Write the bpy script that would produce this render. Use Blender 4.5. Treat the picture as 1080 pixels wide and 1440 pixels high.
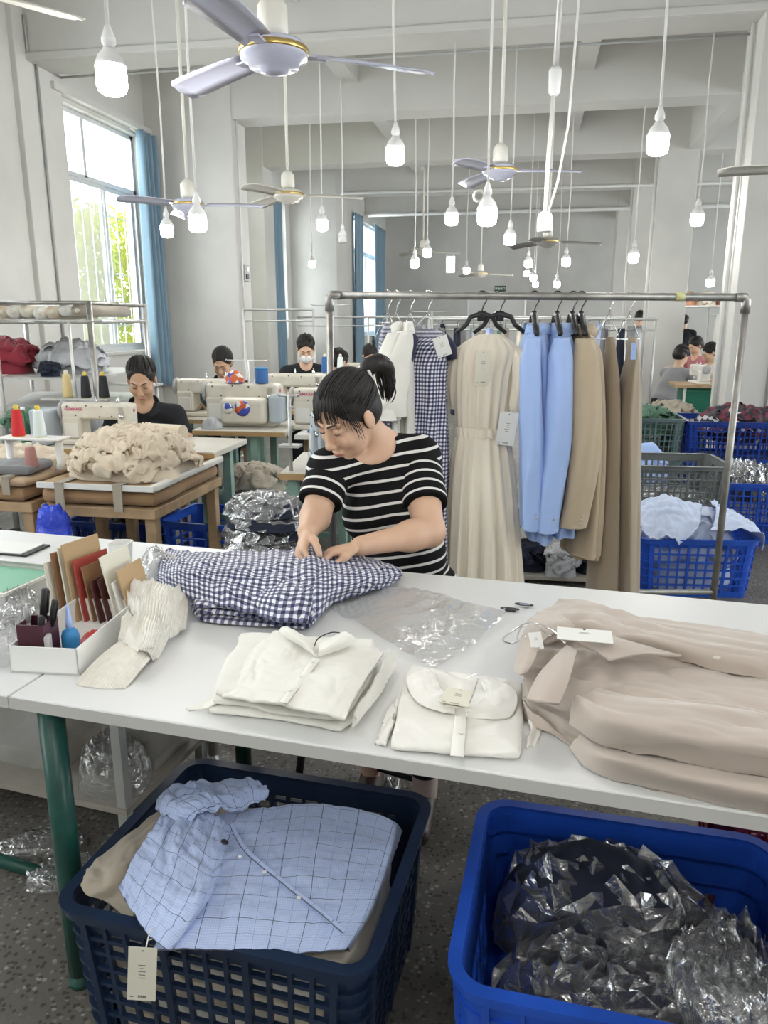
import bpy, math, random
import numpy as np
import openvdb
from mathutils import Vector, Matrix, Euler

sc = bpy.context.scene
for o in list(bpy.data.objects): bpy.data.objects.remove(o)
col = sc.collection
R = math.radians

# ---------------------------------------------------------------- camera, world, exposure
F_PX, PITCH, YAW, CAM_H = 1075.0, 14.1, 10.7, 1.51
cd = bpy.data.cameras.new('camera'); cam = bpy.data.objects.new('camera', cd); col.objects.link(cam)
cam.location = (0, 0, CAM_H); cam.rotation_euler = (R(90 - PITCH), 0, R(YAW))
cd.sensor_fit = 'VERTICAL'; cd.sensor_height = 24.0; cd.lens = 24.0 * F_PX / 1440.0
cd.clip_start = 0.05; cd.clip_end = 200
sc.camera = cam
SKY = 9.0; BULB = 105.0; EXPO = 0.12
w = bpy.data.worlds.new('overcast_sky'); sc.world = w; w.use_nodes = True
bg = w.node_tree.nodes['Background']; bg.inputs[0].default_value = (0.93, 0.97, 1.0, 1); bg.inputs[1].default_value = SKY
sc.view_settings.view_transform = 'Standard'; sc.view_settings.look = 'None'
sc.view_settings.exposure = EXPO; sc.view_settings.gamma = 1.0; sc.view_settings.use_curve_mapping = False
sc.cycles.max_bounces = 9; sc.cycles.diffuse_bounces = 5; sc.cycles.glossy_bounces = 3
sc.cycles.transmission_bounces = 4; sc.cycles.transparent_max_bounces = 14
sc.cycles.sample_clamp_indirect = 4.0; sc.cycles.caustics_reflective = False; sc.cycles.caustics_refractive = False

# ---------------------------------------------------------------- noise
def _hash(i, j, k, seed):
    n = (i * 374761393 + j * 668265263 + k * 2147483647 + seed * 1274126177) & 0xffffffff
    n = ((n ^ (n >> 13)) * 1274126177) & 0xffffffff
    n = ((n ^ (n >> 16)) * 2246822519) & 0xffffffff
    return ((n ^ (n >> 15)) & 0xffff) / 32767.5 - 1.0
def noise(x, y, z=0.0, seed=0):
    x, y, z = np.broadcast_arrays(np.asarray(x, float), np.asarray(y, float), np.asarray(z, float))
    xi = np.floor(x).astype(np.int64); yi = np.floor(y).astype(np.int64); zi = np.floor(z).astype(np.int64)
    a = x - xi; b = y - yi; c = z - zi
    a = a*a*a*(a*(a*6-15)+10); b = b*b*b*(b*(b*6-15)+10); c = c*c*c*(c*(c*6-15)+10)
    r = 0
    for dx, wx in ((0, 1-a), (1, a)):
        for dy, wy in ((0, 1-b), (1, b)):
            for dz, wz in ((0, 1-c), (1, c)):
                r = r + wx*wy*wz*_hash(xi+dx, yi+dy, zi+dz, seed)
    return r
def fbm(x, y, z=0.0, seed=0, oct=3):
    r = 0; a = 1.0
    for i in range(oct):
        r = r + a*noise(np.asarray(x)*2**i, np.asarray(y)*2**i, np.asarray(z)*2**i, seed+i); a *= .5
    return r
def ridge(x, y, z=0.0, seed=0, oct=3):
    r = 0; a = 1.0
    for i in range(oct):
        r = r + a*(1-2.2*np.abs(noise(np.asarray(x)*1.9**i, np.asarray(y)*1.9**i, np.asarray(z)*1.9**i, seed+i*7))); a *= .5
    return r
def folds(x, y, seed=0, s=1.0, warp=.6):
    wx = noise(x*s*.7, y*s*.7, 3.3, seed)*warp; wy = noise(x*s*.7, y*s*.7, 8.1, seed+5)*warp
    return ridge(x*s+wx, y*s+wy, 0, seed+11, 2)
def sstep(a, b, x):
    t = np.clip((np.asarray(x, float)-a)/(b-a), 0, 1); return t*t*(3-2*t)

# ---------------------------------------------------------------- geometry builder
class G:
    def __init__(s): s.v = []; s.f = []; s.n = 0; s.uv = []; s.hasuv = False
    def add(s, v, f, uv=None):
        v = np.asarray(v, float).reshape(-1, 3); b = s.n
        s.v.append(v); s.n += len(v)
        s.f += [tuple(int(i)+b for i in q) for q in f]
        if uv is None: uv = np.zeros((len(v), 2))
        else: s.hasuv = True
        s.uv.append(np.asarray(uv, float).reshape(-1, 2)); return s
    def box(s, c, d, rz=0.0, rot=None):
        x, y, z = [q/2 for q in d]
        v = np.array([(a, b, e) for a in (-x, x) for b in (-y, y) for e in (-z, z)])
        m = rot if rot is not None else (Matrix.Rotation(rz, 3, 'Z') if rz else None)
        if m is not None: v = v @ np.array(m).T
        return s.add(v+np.array(c), [(0,1,3,2),(4,6,7,5),(0,4,5,1),(2,3,7,6),(0,2,6,4),(1,5,7,3)])
    def bb(s, a, b): # box by corners
        a = np.array(a, float); b = np.array(b, float); return s.box((a+b)/2, np.abs(b-a))
    def tube(s, path, r, n=8, closed=False, caps=True, flat=1.0):
        P = np.array(path, float); m = len(P); r = np.broadcast_to(np.asarray(r, float), (m,))
        T = np.gradient(P, axis=0) if not closed else np.roll(P, -1, 0)-np.roll(P, 1, 0)
        T /= np.linalg.norm(T, axis=1)[:, None]+1e-12
        up = np.array([0, 0, 1.0]) if abs(T[0][2]) < .9 else np.array([1.0, 0, 0])
        a = np.cross(T[0], up); a /= np.linalg.norm(a); V = []
        th = np.arange(n)*2*math.pi/n
        for i in range(m):
            a = a-T[i]*(a@T[i]); a /= np.linalg.norm(a)+1e-12; b = np.cross(T[i], a)
            V.append(P[i]+r[i]*(np.cos(th)[:, None]*a+flat*np.sin(th)[:, None]*b))
        f = []
        for i in range(m if closed else m-1):
            j = (i+1) % m
            for k in range(n):
                l = (k+1) % n; f.append((i*n+k, i*n+l, j*n+l, j*n+k))
        if caps and not closed:
            f.append(tuple(range(n))[::-1]); f.append(tuple((m-1)*n+k for k in range(n)))
        return s.add(np.concatenate(V), f)
    def lathe(s, prof, n=16, c=(0, 0, 0), rot=None, sx=1.0, sy=1.0):
        th = np.arange(n)*2*math.pi/n; V = []; f = []
        for r, z in prof: V.append(np.stack([r*np.cos(th)*sx, r*np.sin(th)*sy, np.full(n, z)], 1))
        V = np.concatenate(V); m = len(prof)
        for i in range(m-1):
            for k in range(n):
                l = (k+1) % n; f.append((i*n+k, i*n+l, (i+1)*n+l, (i+1)*n+k))
        f.append(tuple(range(n))[::-1]); f.append(tuple((m-1)*n+k for k in range(n)))
        if rot is not None: V = V @ np.array(rot).T
        return s.add(V+np.array(c), f)
    def ell(s, c, r, n=12, rot=None):
        m = max(6, n*2//3); t = np.linspace(-math.pi/2, math.pi/2, m)
        return s.lathe([(max(1e-4, math.cos(a)), math.sin(a)) for a in t], n, (0, 0, 0)) and s._xf_last(np.diag(r) if rot is None else np.array(rot) @ np.diag(r), c)
    def _xf_last(s, m, c): s.v[-1] = s.v[-1] @ np.array(m).T+np.array(c); return s
    def grid(s, P, cu=False, cv=False, uv=None, flip=False):
        nu, nv = P.shape[:2]; f = []
        for i in range(nu if cu else nu-1):
            for j in range(nv if cv else nv-1):
                a = i*nv+j; b = ((i+1) % nu)*nv+j; c = ((i+1) % nu)*nv+(j+1) % nv; d = i*nv+(j+1) % nv
                f.append((a, d, c, b) if flip else (a, b, c, d))
        return s.add(P.reshape(-1, 3), f, uv)
    def slab(s, P, t=.004, uv=None): # closed cloth sheet, t below along local normal
        nu, nv = P.shape[:2]
        du = np.gradient(P, axis=0); dv = np.gradient(P, axis=1); N = np.cross(du, dv)
        N /= np.linalg.norm(N, axis=2)[..., None]+1e-12
        tt = np.asarray(t, float)
        Q = P-N*(tt[..., None] if tt.ndim else tt)
        V = np.concatenate([P.reshape(-1, 3), Q.reshape(-1, 3)]); o = nu*nv; f = []
        for i in range(nu-1):
            for j in range(nv-1):
                a = i*nv+j; b = a+nv; c = b+1; d = a+1
                f.append((a, b, c, d)); f.append((o+a, o+d, o+c, o+b))
        for i in range(nu-1):
            for j, fl in ((0, 0), (nv-1, 1)):
                a = i*nv+j; b = a+nv
                f.append((a, o+a, o+b, b) if not fl else (a, b, o+b, o+a))
        for j in range(nv-1):
            for i, fl in ((0, 1), (nu-1, 0)):
                a = i*nv+j; b = a+1
                f.append((a, o+a, o+b, b) if not fl else (a, b, o+b, o+a))
        return s.add(V, f, None if uv is None else np.concatenate([uv.reshape(-1, 2)]*2))
    def prism(s, poly, h, z0=0.0, m=None): # poly in xy, extruded z; m 4x4
        n = len(poly); P = np.array(poly, float)
        V = np.concatenate([np.c_[P, np.full(n, z0)], np.c_[P, np.full(n, z0+h)]])
        if m is not None: V = V @ np.array(m)[:3, :3].T+np.array(m)[:3, 3]
        f = [tuple(range(n))[::-1], tuple(range(n, 2*n))]+[(i, (i+1) % n, n+(i+1) % n, n+i) for i in range(n)]
        return s.add(V, f)
    def xf(s, m):
        m = np.array(m)
        s.v = [v @ m[:3, :3].T+m[:3, 3] for v in s.v]; return s
    def mesh(s, name, mat=None, smooth=True, rec=True):
        me = bpy.data.meshes.new(name)
        V = np.concatenate(s.v)
        me.from_pydata(V.tolist(), [], s.f)
        if s.hasuv:
            u = np.concatenate(s.uv); l = me.uv_layers.new(name='UVMap')
            idx = np.zeros(len(me.loops), np.int32); me.loops.foreach_get('vertex_index', idx)
            l.data.foreach_set('uv', u[idx].ravel())
        if smooth: me.polygons.foreach_set('use_smooth', np.ones(len(me.polygons), bool))
        if mat is not None: me.materials.append(mat)
        me.update(); return me

def link(name, me, parent=None, loc=None, rz=None):
    o = bpy.data.objects.new(name, me); col.objects.link(o)
    if parent is not None: o.parent = parent
    if loc is not None: o.location = loc
    if rz is not None: o.rotation_euler = (0, 0, rz)
    return o
def tag(o, label=None, cat=None, group=None, kind=None):
    if label: o['label'] = label
    if cat: o['category'] = cat
    if group: o['group'] = group
    if kind: o['kind'] = kind
    return o
def part(name, g, mat, parent=None, smooth=True, bev=0, seg=2, auto=None, label=None, kind=None, sub=0):
    o = link(name, g.mesh(name, mat, smooth if auto is None else False), parent)
    if auto is not None:
        o.data.polygons.foreach_set('use_smooth', np.ones(len(o.data.polygons), bool)); o.data.set_sharp_from_angle(angle=R(auto))
    if bev:
        b = o.modifiers.new('bevel', 'BEVEL'); b.width = bev; b.segments = seg; b.limit_method = 'ANGLE'; b.angle_limit = R(40)
    if sub:
        b = o.modifiers.new('subdivision', 'SUBSURF'); b.levels = sub; b.render_levels = sub
    return tag(o, label=label, kind=kind)
def thing(name, label, cat, loc=(0, 0, 0), rz=0.0, group=None):
    o = bpy.data.objects.new(name, None); col.objects.link(o); o.location = loc; o.rotation_euler = (0, 0, rz)
    o.empty_display_size = .1
    return tag(o, label, cat, group)
def one(name, g, mat, label, cat, group=None, loc=None, rz=None, **k):
    o = part(name, g, mat, None, **k)
    if loc is not None: o.location = loc
    if rz is not None: o.rotation_euler = (0, 0, rz)
    return tag(o, label, cat, group)
def struct(name, g, mat, parent=None, **k):
    o = part(name, g, mat, parent, **k)
    if parent is None: o['kind'] = 'structure'
    return o
def dup(o, parent=None, loc=None, rz=None, label=None, group=None):
    c = o.copy(); col.objects.link(c); c.parent = parent
    if loc is not None: c.location = loc
    if rz is not None: c.rotation_euler = (0, 0, rz)
    if label: c['label'] = label
    if group: c['group'] = group
    for ch in o.children: dup(ch, c)
    return c

# ---------------------------------------------------------------- signed distance bodies
class SDF:
    def __init__(s, lo, hi, vox):
        s.lo = np.array(lo, float); s.vox = vox; s.sh = np.ceil((np.array(hi)-s.lo)/vox).astype(int)+1
        s.a = np.full(s.sh, .06, np.float32)
        s.ax = [(s.lo[i]+np.arange(s.sh[i])*vox).astype(np.float32) for i in range(3)]
    def _win(s, lo, hi):
        i0 = np.clip(np.floor((np.array(lo)-s.lo)/s.vox).astype(int), 0, s.sh); i1 = np.clip(np.ceil((np.array(hi)-s.lo)/s.vox).astype(int)+1, 0, s.sh)
        sl = tuple(slice(a, b) for a, b in zip(i0, i1))
        X, Y, Z = np.meshgrid(s.ax[0][sl[0]], s.ax[1][sl[1]], s.ax[2][sl[2]], indexing='ij'); return sl, X, Y, Z
    def _op(s, sl, d, k, sub):
        a = s.a[sl]
        if sub:
            d = -d; h = np.clip(.5-.5*(a-d)/k*-1, 0, 1) if False else np.clip(.5-.5*(d-a)/k*-1, 0, 1)
            m = np.maximum(a, d)+np.maximum(k-np.abs(a-d), 0)**2*.25/k
        else: m = np.minimum(a, d)-np.maximum(k-np.abs(a-d), 0)**2*.25/k
        s.a[sl] = m
    def cap(s, a, b, ra, rb=None, k=.02, sub=False, fl=None):
        a = np.array(a, float); b = np.array(b, float); rb = ra if rb is None else rb; m = max(ra, rb)+k+.03
        sl, X, Y, Z = s._win(np.minimum(a, b)-m, np.maximum(a, b)+m); ab = b-a; L = ab@ab+1e-9
        t = np.clip(((X-a[0])*ab[0]+(Y-a[1])*ab[1]+(Z-a[2])*ab[2])/L, 0, 1)
        d = np.sqrt((X-a[0]-t*ab[0])**2+(Y-a[1]-t*ab[1])**2+(Z-a[2]-t*ab[2])**2)-(ra+(rb-ra)*t)
        s._op(sl, d, k, sub); return s
    def ell(s, c, r, k=.02, rot=None, sub=False):
        c = np.array(c, float); r = np.array(r, float); m = r.max()+k+.03
        sl, X, Y, Z = s._win(c-m, c+m); P = [X-c[0], Y-c[1], Z-c[2]]
        if rot is not None:
            q = np.array(rot); P = [q[0, i]*P[0]+q[1, i]*P[1]+q[2, i]*P[2] for i in range(3)]
        k0 = np.sqrt((P[0]/r[0])**2+(P[1]/r[1])**2+(P[2]/r[2])**2); k1 = np.sqrt((P[0]/r[0]**2)**2+(P[1]/r[1]**2)**2+(P[2]/r[2]**2)**2)
        s._op(sl, k0*(k0-1)/(k1+1e-9), k, sub); return s
    def chain(s, pts, rs, k=.015):
        for i in range(len(pts)-1): s.cap(pts[i], pts[i+1], rs[i], rs[i+1], k)
        return s
    def cut(s, p, n): # keep the side n points away from
        p = np.array(p, float); n = np.array(n, float)/np.linalg.norm(n)
        d = (s.ax[0][:, None, None]-p[0])*n[0]+(s.ax[1][None, :, None]-p[1])*n[1]+(s.ax[2][None, None, :]-p[2])*n[2]
        s.a = np.maximum(s.a, d.astype(np.float32)); return s
    def mesh(s, name, mat, iso=0.0, smooth=2):
        g = openvdb.FloatGrid(.06); g.copyFromArray(s.a); p, q = g.convertToQuads(iso)
        V = p*s.vox+s.lo
        me = bpy.data.meshes.new(name); me.from_pydata(V.tolist(), [], q[:, ::-1].tolist())
        me.polygons.foreach_set('use_smooth', np.ones(len(me.polygons), bool)); me.materials.append(mat); me.update()
        return me, V
def mattr(me, name, vals):
    a = me.attributes.new(name, 'FLOAT', 'POINT'); a.data.foreach_set('value', np.asarray(vals, np.float32))

# ---------------------------------------------------------------- materials
def mat(name, c=(.8, .8, .8), rough=.6, metal=0.0, spec=.5, var=0.0, vs=6.0, bump=0.0, bs=40.0, bd=.002, coat=0, emit=None, es=0, sheen=0, trans=0):
    m = bpy.data.materials.new(name); m.use_nodes = True; nt = m.node_tree; b = nt.nodes['Principled BSDF']
    b.inputs['Base Color'].default_value = (*c, 1); b.inputs['Roughness'].default_value = rough
    b.inputs['Metallic'].default_value = metal; b.inputs['Specular IOR Level'].default_value = spec
    if coat: b.inputs['Coat Weight'].default_value = coat
    if sheen: b.inputs['Sheen Weight'].default_value = sheen
    if trans: b.inputs['Transmission Weight'].default_value = trans
    if emit: b.inputs['Emission Color'].default_value = (*emit, 1); b.inputs['Emission Strength'].default_value = es
    tc = nt.nodes.new('ShaderNodeTexCoord')
    if var:
        n = nt.nodes.new('ShaderNodeTexNoise'); n.inputs['Scale'].default_value = vs; n.inputs['Detail'].default_value = 5
        nt.links.new(tc.outputs['Object'], n.inputs['Vector'])
        mx = nt.nodes.new('ShaderNodeMix'); mx.data_type = 'RGBA'; mx.blend_type = 'MULTIPLY'; mx.inputs[0].default_value = 1
        mr = nt.nodes.new('ShaderNodeMapRange'); mr.inputs[1].default_value = .3; mr.inputs[2].default_value = .7; mr.inputs[3].default_value = 1-var; mr.inputs[4].default_value = 1+var*.3
        nt.links.new(n.outputs[0], mr.inputs[0]); mx.inputs[6].default_value = (*c, 1); nt.links.new(mr.outputs[0], mx.inputs[7])
        nt.links.new(mx.outputs[2], b.inputs['Base Color'])
    if bump:
        n = nt.nodes.new('ShaderNodeTexNoise'); n.inputs['Scale'].default_value = bs; n.inputs['Detail'].default_value = 4
        nt.links.new(tc.outputs['Object'], n.inputs['Vector'])
        bp = nt.nodes.new('ShaderNodeBump'); bp.inputs['Strength'].default_value = bump; bp.inputs['Distance'].default_value = bd
        nt.links.new(n.outputs[0], bp.inputs['Height']); nt.links.new(bp.outputs[0], b.inputs['Normal'])
    return m
def nodes(m):
    nt = m.node_tree; return nt, nt.nodes['Principled BSDF'], nt.nodes.new, nt.links.new
def math_node(nt, op, a, b=None, c=None):
    n = nt.nodes.new('ShaderNodeMath'); n.operation = op
    for i, x in enumerate((a, b, c)):
        if x is None: continue
        if isinstance(x, (int, float)): n.inputs[i].default_value = x
        else: nt.links.new(x, n.inputs[i])
    return n.outputs[0]
def ramp(nt, x, stops, interp='LINEAR'):
    r = nt.nodes.new('ShaderNodeValToRGB'); r.color_ramp.interpolation = interp
    e = r.color_ramp.elements
    while len(e) < len(stops): e.new(.5)
    for i, (p, c) in enumerate(stops): e[i].position = p; e[i].color = (*c, 1)
    nt.links.new(x, r.inputs[0]); return r.outputs[0]
def mixc(nt, f, a, b):
    m = nt.nodes.new('ShaderNodeMix'); m.data_type = 'RGBA'
    for i, x in ((0, f), (6, a), (7, b)):
        if isinstance(x, (int, float)): m.inputs[i].default_value = x
        elif isinstance(x, tuple): m.inputs[i].default_value = (*x, 1)
        else: nt.links.new(x, m.inputs[i])
    return m.outputs[2]

def clear_mat(name, tint=(1, 1, 1), gloss=.12, rough=.08, haze=0.0, bump=0.0, bs=20.0, bd=.01):
    """thin clear film or glass: transparent body with glossy reflections, optional white haze"""
    m = bpy.data.materials.new(name); m.use_nodes = True; nt = m.node_tree; nt.nodes.remove(nt.nodes['Principled BSDF'])
    out = nt.nodes['Material Output']; t = nt.nodes.new('ShaderNodeBsdfTransparent'); t.inputs[0].default_value = (*tint, 1)
    gl = nt.nodes.new('ShaderNodeBsdfGlossy'); gl.inputs['Roughness'].default_value = rough
    base = t.outputs[0]
    if haze:
        d = nt.nodes.new('ShaderNodeBsdfDiffuse'); d.inputs[0].default_value = (.92, .93, .94, 1)
        x = nt.nodes.new('ShaderNodeMixShader'); x.inputs[0].default_value = haze
        nt.links.new(base, x.inputs[1]); nt.links.new(d.outputs[0], x.inputs[2]); base = x.outputs[0]
    lw = nt.nodes.new('ShaderNodeLayerWeight'); lw.inputs[0].default_value = .35
    mr = nt.nodes.new('ShaderNodeMapRange'); mr.inputs[3].default_value = gloss; mr.inputs[4].default_value = min(1, gloss*4+.15)
    nt.links.new(lw.outputs[1], mr.inputs[0])
    x = nt.nodes.new('ShaderNodeMixShader'); nt.links.new(mr.outputs[0], x.inputs[0]); nt.links.new(base, x.inputs[1]); nt.links.new(gl.outputs[0], x.inputs[2])
    nt.links.new(x.outputs[0], out.inputs[0])
    if bump:
        tc = nt.nodes.new('ShaderNodeTexCoord'); n = nt.nodes.new('ShaderNodeTexNoise'); n.inputs['Scale'].default_value = bs; n.inputs['Detail'].default_value = 3; n.inputs['Distortion'].default_value = 1.2
        nt.links.new(tc.outputs['Object'], n.inputs['Vector'])
        bp = nt.nodes.new('ShaderNodeBump'); bp.inputs['Strength'].default_value = bump; bp.inputs['Distance'].default_value = bd
        nt.links.new(n.outputs[0], bp.inputs['Height']); nt.links.new(bp.outputs[0], gl.inputs['Normal']); nt.links.new(bp.outputs[0], lw.inputs['Normal'])
    return m

M = {}
M['wall'] = mat('white_plaster', (.65, .635, .60), .85, var=.10, vs=1.3, bump=.25, bs=30)
M['ceil'] = mat('white_ceiling_paint', (.62, .61, .58), .9, var=.08, vs=1.0)
M['white'] = mat('white_plastic', (.82, .82, .80), .4)
M['alu'] = mat('aluminium_frame', (.72, .73, .74), .4, metal=.4)
M['steel'] = mat('worn_steel_pipe', (.40, .385, .36), .42, metal=.75, var=.35, vs=14)
M['steel_l'] = mat('pale_steel', (.62, .62, .60), .4, metal=.5, var=.15, vs=10)
M['black'] = mat('black_plastic', (.018, .018, .02), .45)
M['chrome'] = mat('chrome_wire', (.75, .75, .76), .18, metal=1)
M['wood'] = mat('pale_wood', (.48, .33, .19), .6, var=.35, vs=9)
M['glass'] = clear_mat('window_glass', (.97, .99, .99), .05, .02)
M['frost'] = clear_mat('hazy_glass', (.95, .98, .97), .05, .1, haze=.35)
M['poly'] = clear_mat('clear_polythene', (.96, .97, .97), .13, .14, haze=.10, bump=.5, bs=16)
M['poly_s'] = clear_mat('crumpled_polythene', (.93, .94, .95), .16, .12, haze=.14, bump=1.0, bs=26)
M['poly_f'] = clear_mat('flat_clear_film', (.97, .97, .97), .09, .12, haze=.04, bump=.5, bs=24, bd=.006)
M['green'] = mat('green_paint', (.018, .095, .075), .35, var=.4, vs=12)
M['floor'] = mat('terrazzo_floor', (.2, .19, .18), .45)
nt, b, N, L = nodes(M['floor'])
tc = N('ShaderNodeTexCoord'); vo = N('ShaderNodeTexVoronoi'); vo.inputs['Scale'].default_value = 75; L(tc.outputs['Object'], vo.inputs['Vector'])
no = N('ShaderNodeTexNoise'); no.inputs['Scale'].default_value = 2.2; no.inputs['Detail'].default_value = 6; L(tc.outputs['Object'], no.inputs['Vector'])
chip = ramp(nt, vo.outputs['Color'], [(0, (.085, .077, .068)), (.4, (.17, .16, .145)), (.62, (.30, .285, .26)), (.8, (.46, .445, .41))], 'CONSTANT')
edge = math_node(nt, 'GREATER_THAN', vo.outputs['Distance'], .42)
c1 = mixc(nt, edge, chip, (.19, .178, .16)); dirt = ramp(nt, no.outputs[0], [(.3, (.55, .53, .5)), (.7, (1, 1, 1))])
mm = N('ShaderNodeMix'); mm.data_type = 'RGBA'; mm.blend_type = 'MULTIPLY'; mm.inputs[0].default_value = 1; L(c1, mm.inputs[6]); L(dirt, mm.inputs[7]); L(mm.outputs[2], b.inputs['Base Color'])

# ================================================================ the room
XL, ZB, ZC = -5.1, 4.0, 4.8
struct('floor', G().bb((-6, -6, -.1), (10, 22.3, 0)), M['floor'], smooth=False)
struct('ceiling', G().bb((-6, -6, ZC), (10, 22.3, ZC+.15)), M['ceil'], smooth=False)
def wall_with_holes(g, x0, x1, y0, y1, holes):
    y = y0
    for a, b_, z0, z1 in sorted(holes):
        g.bb((x0, y, 0), (x1, a, ZC)); g.bb((x0, a, 0), (x1, b_, z0)); g.bb((x0, a, z1), (x1, b_, ZC)); y = b_
    g.bb((x0, y, 0), (x1, y1, ZC)); return g
WIN = [(-2.6, -.4, 1.12, 3.8), (.6, 2.6, 1.12, 3.8), (4.2, 6.4, 1.12, 3.8), (8.2, 9.95, 1.12, 3.8), (11.2, 12.8, 1.12, 3.8), (14.1, 16.05, 1.12, 3.8)]
struct('wall_left', wall_with_holes(G(), XL-.26, XL, -6, 16.35, WIN), M['wall'], smooth=False)
WIN2 = [(18.0, 21.3, 1.12, 3.8)]
struct('wall_left_far', wall_with_holes(G(), -4.36, -4.1, 16.35, 22.2, WIN2).bb((-5.36, 16.35, 0), (-4.36, 16.6, ZC)), M['wall'], smooth=False)
struct('wall_back', G().bb((-6, 22, 0), (-2.42, 22.25, ZC)).bb((-2.18, 22, 0), (10, 22.25, ZC)).bb((-2.42, 22, 0), (-2.18, 22.25, 2.75)).bb((-2.42, 22, 3.25), (-2.18, 22.25, ZC)), M['wall'], smooth=False)
WIN_ADDED = [(y, y+2.2, 1.12, 3.8) for y in (-4, -.4, 2.4, 5.2, 8.6, 11.2, 14.2, 17.2, 19.7)]  # unseen windows added to brighten the right bay and far wall
struct('wall_right', wall_with_holes(G(), 9.2, 9.45, -6, 22, WIN_ADDED), M['wall'], smooth=False)
struct('wall_behind', G().bb((-6, -6.2, 0), (10, -6, ZC)), M['wall'], smooth=False)
# transverse beams
for i, (y, x1) in enumerate([(-4.6, 9.2), (-1.6, 9.2), (1.45, 9.2), (4.55, 9.2), (7.64, 9.2), (10.15, 9.2), (13.2, 9.2), (16.35, 9.2), (19.2, 9.2)]):
    g = G().bb((XL if y < 16 else -4.1, y, ZB), (x1, y+.45, ZC))
    if y == 7.64: g.bb((XL, y-.03, ZB+.0), (x1, y+.01, ZB+.07))
    struct('trim_beam', g, M['ceil'], smooth=False, bev=.012)
for x in (-2.44, .37):
    struct('trim_secondary_beam', G().bb((x, -6, 4.33), (x+.2, 22, ZC)), M['ceil'], smooth=False)
struct('trim_column_beam', G().bb((2.2, -6, ZB+.012), (2.44, 22, ZC+.01)), M['ceil'], smooth=False)
struct('trim_secondary_beam', G().bb((5.7, -6, 4.33), (5.9, 22, ZC)), M['ceil'], smooth=False)
# columns and pilasters
def column(x0, x1, y0, y1): struct('trim_column', G().bb((x0, y0, 0), (x1, y1, ZC)), M['wall'], smooth=False, bev=.01)
column(1.79, 2.75, 7.62, 8.22); column(1.79, 2.36, 13.15, 13.67); column(1.79, 2.36, 16.32, 16.82); column(1.79, 2.36, 19.17, 19.67)
column(1.9, 2.6, 1.43, 2.0)
column(XL-.1, -3.9, 10.13, 10.62); column(XL-.1, -4.55, 13.17, 13.67)
column(XL-.1, XL+.06, 7.45, 8.19)
struct('trim_ledge', G().bb((XL-.02, 8.0, 3.85), (XL+.10, 10.15, 3.92)), M['wall'], smooth=False)
# conduits on the walls
def wire(name, pts, r=.012, m='white', n=6): return struct(name, G().tube(pts, r, n), M[m])
M['grey'] = mat('grey_conduit', (.42, .42, .41), .6)
wire('trim_conduit', [(XL+.08, 7.75, 1.2), (XL+.08, 7.75, 4.0)], .014, 'grey')
wire('trim_conduit', [(XL+.08, 7.62, 4.4), (XL+.08, 7.62, 4.05), (XL+.08, 8.15, 4.0)], .014, 'grey')
wire('trim_conduit', [(-3.86, 10.2, 1.0), (-3.86, 10.2, 4.0)], .014)
wire('trim_conduit', [(2.14, 7.61, .6), (2.14, 7.61, 4.0)], .014, 'grey')
wire('trim_conduit', [(1.76, 7.9, .6), (1.76, 7.9, 4.0)], .02)
wire('trim_conduit', [(1.77, 13.3, .6), (1.77, 13.3, 4.0)], .03)
wire('trim_conduit', [(1.77, 16.4, .6), (1.77, 16.4, 4.0)], .03)
wire('trim_conduit', [(XL+.1, 8.13, 4.0-.015), (1.8, 8.13, 4.0-.015)], .012, 'grey')
wire('trim_cable_run', [(-4, 16.3, 4.02), (9, 16.3, 3.98)], .03); wire('trim_cable_run', [(-4, 19.1, 3.95), (9, 19.1, 3.95)], .05)

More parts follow.
